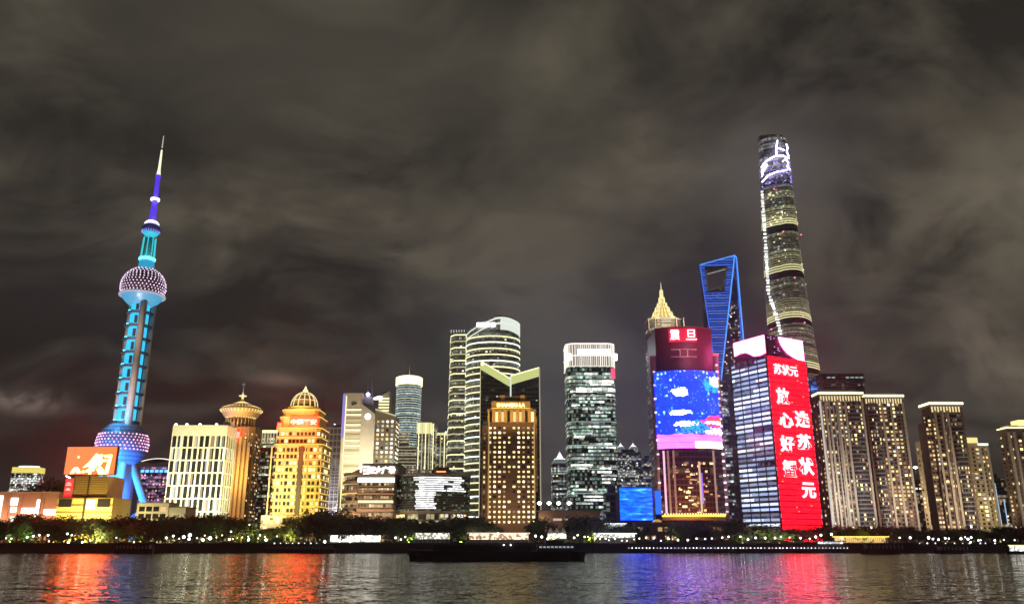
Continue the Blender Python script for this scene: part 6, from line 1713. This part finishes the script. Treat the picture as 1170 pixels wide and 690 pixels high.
LEAF = solid('dark leaf', (0.045, 0.070, 0.022), 0.65, 0, 0.5, 1.2)
LEAF2 = solid('mid green leaf', (0.075, 0.11, 0.028), 0.6, 0, 0.5, 1.2)
BARK = solid('bark', (0.09, 0.07, 0.05), 0.9, 0, 0.3, 3, bump=0.05)
def tree_meshes(seed, Ht, Wd, lobes, nleaf, leaf, tall=False):
    rnd = random.Random(seed)
    tr = MB(); tr.tube((0, 0, 0), (0.15, 0.1, Ht*0.34), 0.32, 0.24, 8); tr.tube((0.15, 0.1, Ht*0.34), (0.1, -0.1, Ht*0.7), 0.24, 0.1, 6)
    cen = []
    for k in range(lobes):
        a = rnd.uniform(0, 6.28); rr = Wd*0.36*math.sqrt(rnd.random()); z = Ht*rnd.uniform(0.22, 0.84)
        cen.append((rr*math.cos(a), rr*math.sin(a), z, rnd.uniform(0.18, 0.29)*Wd))
        tr.tube((0.12, 0, Ht*rnd.uniform(0.28, 0.5)), (rr*math.cos(a)*0.9, rr*math.sin(a)*0.9, z), 0.12, 0.04, 5)
    cr = MB()
    for k in range(nleaf):
        cx, cy, cz, R = cen[rnd.randrange(lobes)]
        d = Vector((rnd.gauss(0, 1), rnd.gauss(0, 1), rnd.gauss(0, 0.8))).normalized()*R*rnd.uniform(0.35, 1.12)
        p = Vector((cx, cy, cz))+d; s_ = rnd.uniform(0.26, 0.58)
        u = Vector((rnd.gauss(0, 1), rnd.gauss(0, 1), rnd.gauss(0, 1))).normalized(); v_ = u.orthogonal().normalized()
        cr.face([p-u*s_, p-v_*s_*0.6, p+u*s_, p+v_*s_*0.6])
    t_ = tr.mesh('trunk'); t_.materials.append(BARK); c_ = cr.mesh('crown'); c_.materials.append(leaf)
    return t_, c_
TREES = [tree_meshes(1, 12, 11, 9, 1500, LEAF), tree_meshes(2, 12, 9, 8, 1300, LEAF2), tree_meshes(3, 12, 13, 11, 1700, LEAF), tree_meshes(4, 12, 10, 8, 1300, LEAF2), tree_meshes(5, 12, 8, 7, 1000, LEAF)]
def tree(px, top, Y, var=None, kind='dark riverside tree', wide=1.0):
    x = EX(px, 605, Y); h = ZL(top, Y)
    var = random.randrange(5) if var is None else var
    r = root('tree', '', 'tree', (x, Y, GZ), random.uniform(0, 6.28), 'trees along the riverside promenade')
    s_ = h/11.0
    for nm, me in zip(('trunk', 'crown'), TREES[var]):
        o = bpy.data.objects.new(nm, me); COL.objects.link(o); o.parent = r; o.scale = (s_*wide, s_*wide, s_)
    defer(r, px, kind); return r
# silhouettes of the tree line read off the photo: (x, height of the top)
prof = [(0, 595), (10, 594), (22, 590), (34, 589), (48, 592), (60, 596), (72, 594), (84, 592), (97, 591), (108, 589), (120, 591), (132, 594), (146, 592), (156, 591), (166, 593), (178, 594), (186, 591), (198, 592), (211, 594),
        (222, 589), (234, 590), (246, 592), (258, 590), (270, 592), (283, 598), (296, 603), (309, 602), (322, 600), (333, 602), (343, 592), (353, 586), (364, 584), (375, 586), (386, 589), (398, 590), (410, 589), (422, 589), (434, 591),
        (446, 589), (458, 590), (470, 593), (482, 592), (494, 593), (506, 591), (518, 592), (530, 591), (542, 594), (554, 597), (566, 602), (607, 597), (618, 595), (626, 598), (652, 600), (662, 592), (672, 593), (683, 600),
        (701, 601), (714, 601), (727, 600), (740, 602), (768, 599), (778, 597), (789, 598), (800, 598), (812, 602), (832, 601), (842, 599), (853, 597), (864, 600), (876, 602), (888, 603), (900, 604), (912, 603), (924, 604), (936, 600), (946, 602),
        (958, 603), (970, 602), (982, 601), (994, 602), (1006, 602), (1018, 600), (1030, 602), (1042, 604), (1054, 603), (1066, 604), (1078, 603), (1090, 603), (1102, 604), (1114, 604), (1126, 603), (1138, 604), (1150, 604), (1162, 603), (1174, 602), (1186, 603)]
random.seed(21)
# the hedge and undergrowth that fill the space under the crowns
rnd = random.Random(4); hb = MB()
for k in range(15000):
    px = rnd.uniform(-30, 1200)
    if 560 < px < 600: continue
    Y = rnd.uniform(499, 503); x = EX(px, 612, Y); zt = 2.6+1.6*math.sin(px*0.21)+1.0*math.sin(px*0.53)
    p = Vector((x, Y, rnd.uniform(0.0, max(1.2, zt)))); u = Vector((rnd.gauss(0, 1), rnd.gauss(0, 1), rnd.gauss(0, 1))).normalized(); v_ = u.orthogonal(); s_ = rnd.uniform(0.3, 0.6)
    hb.face([p-u*s_, p-v_*s_*0.6, p+u*s_, p+v_*s_*0.6])
hd = hb.build('undergrowth', LEAF, None, kind='stuff', label='dark undergrowth filling the ground below the riverside trees', category='undergrowth'); hd.location = (0, 0, GZ)
for px, tp in prof:
    tree(px+random.uniform(-2, 2), tp+random.uniform(-3.2, 1.8), random.uniform(503, 520), wide=1.35)
for px, tp in prof:
    if px in (607, 618, 626) or 560 < px < 600 or 680 < px < 760: continue
    if px % 2 == 0 or px > 930 or 330 < px < 560: tree(px+6+random.uniform(-2, 2), tp+3+random.uniform(-1, 1.5), random.uniform(494, 500), kind='short front row tree', wide=1.3)
# the tree clump on higher ground behind the salmon hall
for i, (px, tp) in enumerate(((45, 548), (53, 544), (61, 547), (69, 552), (27, 558))):
    t_ = tree(px, tp, 640, wide=0.62, kind='tall distant tree')

# clipped, lit shrubs
def shrub_mesh(seed):
    rnd = random.Random(seed); cr = MB()
    for k in range(420):
        d = Vector((rnd.gauss(0, 1), rnd.gauss(0, 1), abs(rnd.gauss(0, 0.9)))).normalized()*rnd.uniform(0.5, 1.05)
        p = Vector((d.x*2.2, d.y*1.6, d.z*2.2)); u = Vector((rnd.gauss(0, 1), rnd.gauss(0, 1), rnd.gauss(0, 1))).normalized(); v_ = u.orthogonal()
        cr.face([p-u*.3, p-v_*.2, p+u*.3, p+v_*.2])
    m_ = cr.mesh('bush'); m_.materials.append(LEAF2); return m_
SH = [shrub_mesh(1), shrub_mesh(2)]
for px in (14, 24, 34, 92, 150, 162, 238, 243, 268, 284, 296, 304, 316, 468, 528, 640, 676, 764, 860, 872, 885, 898, 910):
    Y = 490.5+random.uniform(-0.5, 0.5)
    o = bpy.data.objects.new('bush', random.choice(SH)); COL.objects.link(o); o.location = (EX(px, 612, Y), Y, GZ); s_ = random.uniform(0.7, 1.5); o.scale = (s_*1.3, s_, s_)
    o['category'] = 'bush'; o['group'] = 'bushes by the promenade'; defer(o, px, 'low promenade bush')
# warm lights hidden among the trees that wash the foliage
def garden_light(px, Y, power, col=(1.0, 0.85, 0.35), up=7):
    r = root('garden_light', '', 'garden light', (EX(px, 612, Y), Y, GZ), 0, 'garden lights under the trees')
    MB().box(-0.35, 0.35, -0.3, 0.3, 0, 0.35).build('housing', BLACK, r)
    MB().box(-0.28, 0.28, -0.22, 0.22, 0.36, 0.42).build('lens', emit('warm lamp lens', (1.0, 0.85, 0.5), 6), r)
    flood(r, (0, -0.5, 1.0), (0, 6, up), 1.6, 0.8, power, col, 150)
    defer(r, px, 'small garden light')
for px, pw, col in ((12, 900, (0.7, 1, .3)), (30, 1500, (0.6, 1, .25)), (98, 2600, (1, .9, .3)), (110, 2200, (1, .85, .3)), (150, 900, (1, .85, .3)), (163, 1800, (1, .9, .3)), (240, 2400, (.95, 1, .3)), (270, 1800, (1, .9, .3)), (285, 2200, (.9, 1, .25)), (297, 2200, (1, .95, .25)), (308, 1800, (1, .7, .2)),
                    (330, 1500, (1, .8, .3)), (468, 2600, (.7, 1, .15)), (527, 1200, (.8, 1, .2)), (632, 1800, (.9, 1, .3)), (675, 2600, (.95, 1, .15)), (764, 900, (1, .95, .4)), (848, 700, (.9, 1, .4)), (862, 1100, (1, 1, .4)), (876, 1100, (.9, 1, .5)), (890, 900, (.8, 1, .4)), (905, 900, (.9, 1, .4)), (712, 700, (.7, .85, 1)), (1010, 300, (1, .8, .5))):
    garden_light(px, 491.5, pw*1.3, col)

# street lamps on the promenade
LG = {}
def lamp(px, py, s_, tone='white'):
    Y = 486.5
    col = {'white': (1.0, 0.97, 0.88), 'warm': (1.0, 0.75, 0.42), 'cool': (0.82, 0.92, 1.0)}[tone]
    h = ZL(py, Y)
    kind = {'white': 'white globe street lamp', 'warm': 'warm globe street lamp', 'cool': 'cool white globe street lamp'}[tone]
    r = root('street_lamp', '', 'street lamp', (EX(px, py, Y), Y, GZ), 0, 'street lamps on the promenade')
    MB().tube((0, 0, 0), (0, 0, max(0.3, h-s_*0.6)), 0.09, 0.06, 6).build('pole', BLACK, r)
    key = (round(s_, 1), tone)
    if key not in LG:
        me = MB().lathe([(s_*math.cos(math.radians(a)), s_*math.sin(math.radians(a))) for a in (-75, -45, -15, 15, 45, 75)], n=10).mesh('globe')
        me.materials.append(emit('%s lamp globe' % tone, col, 7, sample=True)); LG[key] = me
    g = bpy.data.objects.new('globe', LG[key]); COL.objects.link(g); g.parent = r; g.location = (0, 0, h)
    defer(r, px, kind)
for a in [(7, 614.5, .3), (13, 615, .3), (31, 613.5, .5), (32, 621, .4), (38, 612, .5), (45, 611, .4), (55, 611, .5), (56, 618, .3), (77, 609.5, .5), (78, 619.5, .6), (82, 611, .4), (94, 619, .5), (103, 617, .3), (117, 613.5, .3), (133, 614, .3), (153, 619, .3),
          (190, 614, .5), (198, 612, .5), (210, 613, .8), (217, 611, .9), (216, 615.5, .7), (232, 616.5, .7), (240, 614.5, .9), (196, 621, .5), (203, 622, .9), (262, 616, .6), (284, 616, .6), (264, 607, .4), (285, 599, .3), (304, 616.5, .7), (297, 611, .4),
          (393, 622.5, 1.1), (371, 618.5, .7), (388, 618, .4), (400, 618.5, .5), (452, 614, .5), (458, 616, .4), (463, 613, .4), (486, 614.5, .3), (500, 614, .3), (545, 611, .3),
          (569, 609.5, .6), (612, 612, .6), (619, 613, .6), (626, 615, .6), (637, 612, .4), (645, 612.5, .5), (656, 614, .5), (670, 625, .6), (660, 611, .4), (668, 613, .4), (683, 612, .4), (692, 615, .4),
          (938, 611, .6), (950, 610, .6), (932, 613, .6), (962, 614, .5), (1028, 614, .4), (1040, 614, .6), (1061, 614, .7), (1080, 614.5, .5), (1098, 615, .6), (1106, 615.5, .6), (1109, 619, .4), (1118, 617, .4)]:
    lamp(a[0], a[1], a[2], 'white')
random.seed(33)
for k in range(17):
    lamp(764+k*10+random.uniform(-2, 2), random.uniform(612.5, 617), random.choice((.3, .4, .5)), random.choice(('white', 'cool')))
for k in range(13):
    lamp(672+k*7.5+random.uniform(-1.5, 1.5), random.uniform(613, 617.5), random.choice((.3, .3, .4)), random.choice(('white', 'warm')))
for k in range(9): lamp(1064+k*12+random.uniform(-4, 4), random.uniform(613, 617), random.choice((.3, .4, .5)), 'cool')
for k in range(12): lamp(205+k*10+random.uniform(-3, 3), random.uniform(611, 616), .3, 'warm')

# lit balustrade posts along the water
def post(px, Y, z, kindword, sz=0.28, hh=0.9):
    if 'p' not in LG:
        me = MB().box(-0.09, 0.09, -0.09, 0.09, 0, 0.9).mesh('stem'); me.materials.append(BLACK); LG['p'] = me
        me = MB().box(-0.20, 0.20, -0.15, 0.15, -0.24, 0.24).mesh('light'); me.materials.append(emit('bollard light', (0.93, 0.94, 1.0), 2.6, 0.6, sample=True)); LG['q'] = me
    r = root('bollard_light', '', 'bollard light', (EX(px, 622, Y), Y, z), 0, 'bollard lights along the water edge')
    for nm, k, dz in (('stem', 'p', 0), ('light', 'q', 1.05)):
        o = bpy.data.objects.new(nm, LG[k]); COL.objects.link(o); o.parent = r; o.location = (0, 0, dz)
    defer(r, px, kindword)
# low landing stage in front of the quay that the lit posts stand on
mb = MB(); XA, XB = EX(717, 626, 474), EX(972, 626, 474)
dk = root('landing_stage', 'long low concrete landing stage carrying a dense row of white bollard lights', 'landing stage', ((XA+XB)/2, 476, 0))
MB().box(-(XB-XA)/2, (XB-XA)/2, -2.6, 3.4, 1.25, 1.7).build('deck', solid('dark wet concrete', (0.035, 0.034, 0.032), 0.7, 0, 0.4, 0.3), dk)
mb = MB()
for k in range(40): x = -(XB-XA)/2+1+(XB-XA-2)*k/39; mb.box(x-0.25, x+0.25, -1.8, -1.3, -2, 1.25)
mb.build('piles', BLACK, dk)
mb = MB(); mb.box(-(XB-XA)/2, (XB-XA)/2, -2.4, -2.33, 2.45, 2.52)
mb.build('rail', STEEL, dk)
for k in range(62): post(718+k*4.1+random.uniform(-0.6, 0.6), 474.3, 1.7, 'white bollard light')
# pontoon on the left with its row of lamps
pt = root('pontoon', 'dark pontoon with a row of small white lamps before the domed golden tower', 'pontoon', (EX(345, 622, 470), 471, 0))
L_ = EX(380, 622, 470)-EX(300, 622, 470)
MB().box(-L_/2, L_/2, -5, 6, -0.6, 2.2).build('hull', BLACK, pt); MB().box(-L_/2+2, L_/2-2, -3, 4, 2.2, 2.5).build('deck', DGREY, pt)
mb = MB()
for k in range(20): x = -L_/2+1+(L_-2)*k/19; mb.box(x-0.06, x+0.06, -4.9, -4.8, 2.2, 3.2)
mb.box(-L_/2+1, L_/2-1, -4.9, -4.82, 3.2, 3.28); mb.build('railing', STEEL, pt)
for k in range(8): post(313.5+k*6.9, 472, 4.2, 'white bollard light')
# the eight lamps stand on an upper deck of the pontoon
MB().box(-L_/2+4, L_/2-3, -2.2, 3.5, 3.9, 4.2).build('upper_deck', DGREY, pt)
mb = MB()
for x in (-L_/2+5, -L_/4, 0, L_/4, L_/2-4): mb.box(x-0.12, x+0.12, -2, -1.8, 2.5, 3.9); mb.box(x-0.12, x+0.12, 3.2, 3.4, 2.5, 3.9)
mb.build('deck_posts', BLACK, pt)

def pavilion(lab, pa, pb, roof_y, base_y, Y, mat, dep=8, gables=0, roofmat=None, cols=8):
    xm = (EX(pa, 612, Y)+EX(pb, 612, Y))/2; W_ = EX(pb, 612, Y)-EX(pa, 612, Y)
    r = root('pavilion', lab, 'pavilion', (xm, Y, GZ))
    z1 = ZL(roof_y, Y); z0 = max(0.02, ZL(base_y, Y))
    rm = roofmat or PALEM
    if gables:
        mb = MB(); g = W_/gables
        for k in range(gables):
            x0 = -W_/2+g*k; mb.face([(x0, -dep/2, z1-2), (x0+g/2, -dep/2, z1+1.2), (x0+g/2, dep/2, z1+1.2), (x0, dep/2, z1-2)]); mb.face([(x0+g/2, -dep/2, z1+1.2), (x0+g, -dep/2, z1-2), (x0+g, dep/2, z1-2), (x0+g/2, dep/2, z1+1.2)])
            mb.face([(x0, -dep/2, z1-2), (x0+g, -dep/2, z1-2), (x0+g/2, -dep/2, z1+1.2)])
        mb.build('tent_roof', rm, r); z1 -= 2.1
    else: MB().box(-W_/2-0.8, W_/2+0.8, -dep/2-0.8, dep/2+0.8, z1-0.5, z1).build('roof', rm, r); z1 -= 0.52
    MB().box(-W_/2+0.3, W_/2-0.3, -dep/2+1.6, dep/2, z0, z1).build('lit_interior', mat, r)
    if z0 > 0.3: MB().box(-W_/2, W_/2, -dep/2+1, dep/2, 0, z0-0.01).build('plinth', GREY, r)
    for k in range(cols+1):
        x = -W_/2+0.2+(W_-0.4)*k/cols; MB().box(x-0.12, x+0.12, -dep/2, -dep/2+0.25, 0, z1).build('column', PALEM, r)
    return r
def glow(name, col, s_, cell=0.8, dark=0.45):
    """shop front: bright goods and lamps behind glass, broken up"""
    m, t, p = newmat(name); tc = t.node('ShaderNodeTexCoord').outputs['Object']
    v_ = t.node('ShaderNodeTexVoronoi'); v_.inputs['Scale'].default_value = cell; t.l.new(tc, v_.inputs['Vector'])
    cc = t.sep(v_.outputs['Color'])
    t.put(p.inputs['Emission Strength'], t.m('MULTIPLY', t.m('ADD', t.m('MULTIPLY', t.m('GREATER_THAN', cc[0], dark), 1.0), 0.25), s_))
    t.l.new(t.mix(cc[1], col, tuple(min(1, x*0.7+0.1) for x in col)), p.inputs['Emission Color'])
    p.inputs['Base Color'].default_value = (0.2, 0.2, 0.2, 1); m.cycles.emission_sampling = 'AUTO'; MATS[name] = m; return m
pavilion('long bright white glass pavilion before the brown mall terraces', 378.5, 434, 610.5, 618.5, 492.5, glow('white pavilion glow', (1.0, 1.0, 0.86), 2.8, 0.9, 0.25))
pavilion('low lit glass pavilion before the mall drum', 474, 514, 607.8, 615.5, 494, glow('dim pavilion glow', (1.0, 0.98, 0.72), 1.4, 0.8, 0.5))
pavilion('market hall with orange and white lights at the foot of the bronze hotel', 536, 604, 608.3, 616, 495, glow('market glow', (1.0, 0.60, 0.36), 1.6, 0.7, 0.4), roofmat=emit('pale lit awning', (0.95, 0.8, 0.6), 0.9))
pavilion('white peaked tent with lights below the rounded glass tower', 625.5, 647, 605, 614.5, 494, glow('tent glow', (1.0, 1.0, 0.75), 2.2, 0.9, 0.3), gables=3, roofmat=solid('white tent cloth', (0.7, 0.7, 0.66), 0.8))
pavilion('long white roofed pavilion below the big blue screen', 679, 725, 608.7, 614, 493.5, glow('pale pavilion glow', (0.95, 1.0, 0.8), 1.6, 0.8, 0.55), roofmat=emit('white lit roof', (0.85, 0.95, 0.88), 1.3))
pavilion('low shed with a white light strip between the rounded glass tower and the blue screen', 691, 714, 597.6, 603, 530, glow('strip glow', (0.9, 1.0, 0.9), 0.5, 0.8, 0.55), roofmat=emit('white lit roof', (0.85, 0.95, 0.88), 1.3))
pavilion('golden colonnaded pavilion before the left twin apartment tower', 955, 1011, 612.3, 619.6, 490, glow('golden pavilion glow', (1.0, 0.62, 0.18), 0.8, 0.8, 0.4), dep=6, roofmat=emit('yellow roof edge', (1.0, 0.78, 0.12), 1.4), cols=26)
pavilion('small cabin with white lights before the left twin apartment tower', 934.5, 962, 617.5, 621.5, 478.5, glow('cabin glow', (0.95, 0.97, 1.0), 2.4, 0.9, 0.5), dep=4)
ks = root('kiosk', 'arched golden kiosk at the left foot of the wine red tower', 'kiosk', (EX(751, 600, 520), 520, GZ))
kw = 11.5/F*520; kz = ZL(593, 520)
arc = [(kw/2*math.cos(math.radians(a)), kz-4+4*math.sin(math.radians(a))) for a in range(0, 181, 15)]
mb = MB(); fr = [(-kw/2, -3, 0), (kw/2, -3, 0)]+[(x, -3, z) for x, z in arc]
mb.face(fr)
for i in range(len(fr)): j = (i+1) % len(fr); mb.face([fr[j], fr[i], (fr[i][0], 3, fr[i][2]), (fr[j][0], 3, fr[j][2])])
mb.build('wall', emit('golden kiosk wall', (0.75, 0.45, 0.10), 0.55), ks)
for k in range(5): x = -kw/2+0.5+(kw-1)*k/4; MB().box(x-0.15, x+0.15, -3.4, -3.03, 0, kz-4).build('rib', S_GOLD, ks)
lb = Bld('low_building', 'tan flat roofed terminal in front of the wine red tower foot', 'building', 722, 836, 597, 530, 9)
lb.r.location.y = 521
MB().prism(lb.plan, 0, lb.z(594.5)-2.0).build('wall', solid('tan terminal wall', (0.22, 0.14, 0.08), 0.8), lb.r)
MB().prism(grow(lb.plan, 0.5), lb.z(594.5)-1.99, lb.z(594.5)-1.2).build('roof', solid('tan roof edge', (0.30, 0.20, 0.12), 0.8), lb.r)
window_set(lb.r, facade_windows(lb.r, lb.plan, 1, lb.z(594.5)-3, 4, 4, 2.6, 2.4, [(W_WARMD, 3), (W_DARK, 3), (W_WARM, 1)], 0.8, off=0.03))

# ------------------------------------------------------------------ boats
def barge():
    Y = 285.0
    xa, xb = EX(465, 638, Y), EX(668, 638, Y); L = xb-xa
    r = root('barge', 'long unlit black cargo barge passing in midstream', 'barge', ((xa+xb)/2, Y, 0))
    h = 2.9
    hull = []
    hw = L/2
    def sec(x, f): return f
    mb = MB()
    outline = [(-hw, 0), (-hw+3, -3.5), (-hw+8, -5), (hw-5, -5), (hw, -3), (hw, 3), (hw-5, 5), (-hw+8, 5), (-hw+3, 3.5)]
    low_ = [(x*0.965 if x < 0 else x*0.985, y*0.9) for x, y in outline]
    mb.prism(low_, -0.6, lambda x, y: h+0.25*max(0, (-x-hw+10)/4)+0.1, plan2=outline)
    mb.build('hull', solid('black hull paint', (0.010, 0.010, 0.012), 0.5), r)
    MB().prism(grow(outline, 0.12), h-0.9, h-0.6).build('rubbing_strake', solid('rubber strake', (0.02, 0.018, 0.016), 0.7), r)
    MB().box(-hw+9, hw-18, -3.8, 3.8, h+0.12, h+2.1).build('hatch_coaming', BLACK, r)
    for k in range(6):
        x0 = -hw+9.5+(L-28)*k/6; MB().box(x0, x0+(L-28)/6-0.5, -3.9, 3.9, h+2.1, h+2.55+0.35*math.sin(k*1.7)).build('hatch_cover', DGREY, r)
    MB().box(hw-16, hw-3, -4, 4, h+0.12, h+2.3).build('deckhouse', solid('dull grey deckhouse', (0.07, 0.07, 0.07), 0.6), r)
    MB().box(hw-13, hw-7, -3, 3, h+2.3, h+3.7).build('wheelhouse', solid('dull grey deckhouse', (0.07, 0.07, 0.07), 0.6), r)
    for k in range(9):
        x = hw-15.2+1.3*k; MB().box(x, x+0.8, -4.12, -4.0, h+1.2, h+1.75).build('window', emit('faint cabin window', (0.7, 0.75, 0.8), 0.4), r)
    MB().tube((hw-10, 0, h+3.7), (hw-10, 0, h+5.6), 0.1, 0.06, 6).build('mast', BLACK, r)
    for px in (575.5, 583.5): 
        x = EX(px, 622, Y-4)-(xa+xb)/2; zz_ = HZ(622.3, Y-4)
        MB().lathe([(0.02, zz_-0.22), (0.22, zz_), (0.02, zz_+0.22)], cx=x, cy=-4.6, n=8).build('deck_lamp', emit('white deck lamp', (1, 0.97, 0.9), 9), r)
        MB().tube((x, -4.6, h), (x, -4.6, zz_-0.2), 0.05, n=5).build('lamp_stem', BLACK, r)
    mb = MB()
    for k in range(34): x = -hw+7+(L-12)*k/33; mb.box(x-0.03, x+0.03, -4.75, -4.69, h+0.1, h+1.0)
    mb.box(-hw+7, hw-5, -4.75, -4.70, h+1.0, h+1.05); mb.build('railing', BLACK, r)
barge()
def launch(lab, pa, pb, Y, h, cab, lit, roofm, name='boat'):
    xa, xb = EX(pa, 625, Y), EX(pb, 625, Y); L = xb-xa; hw = L/2
    r = root(name, lab, 'boat', ((xa+xb)/2, Y, 0))
    o_ = [(-hw, 0), (-hw+2.5, -2.2), (hw-2, -2.4), (hw, -1.4), (hw, 1.4), (hw-2, 2.4), (-hw+2.5, 2.2)]
    MB().prism([(x*0.96, y*0.85) for x, y in o_], -0.4, h, plan2=o_).build('hull', solid('black hull paint', (0.010, 0.010, 0.012), 0.5), r)
    MB().box(-hw+3, hw-2, -1.9, 1.9, h, h+cab).build('cabin', lit, r)
    MB().box(-hw+2.5, hw-1.5, -2.2, 2.2, h+cab, h+cab+0.3).build('roof', roofm, r)
    for k in range(int(L/2)): x = -hw+3.4+2*k; MB().box(x-0.08, x+0.08, -2.02, -1.91, h, h+cab).build('post', PALEM, r)
launch('unlit dark moored launch before the right twin apartment tower', 982, 1028, 440, 2.6, 2.0, solid('dull grey deckhouse', (0.07, 0.07, 0.07), 0.6), DGREY)
launch('brightly lit boat with yellow green roof at the right edge', 1149, 1185, 430, 1.6, 2.6, glow('boat glow', (1.0, 0.98, 0.9), 2.2, 0.8, 0.5), emit('yellow green boat roof', (0.80, 0.90, 0.05), 1.4))
launch('small dark work boat moored before the ring crowned flats', 1066, 1102, 455, 1.8, 1.6, solid('dull grey deckhouse', (0.07, 0.07, 0.07), 0.6), DGREY)
launch('small dark launch moored below the television tower', 128, 176, 462, 2.4, 1.8, solid('dull grey deckhouse', (0.07, 0.07, 0.07), 0.6), DGREY)
for k in range(10): post(1052+k*9.5+random.uniform(-2, 2), 479, 4.2, 'white bollard light')
settle()
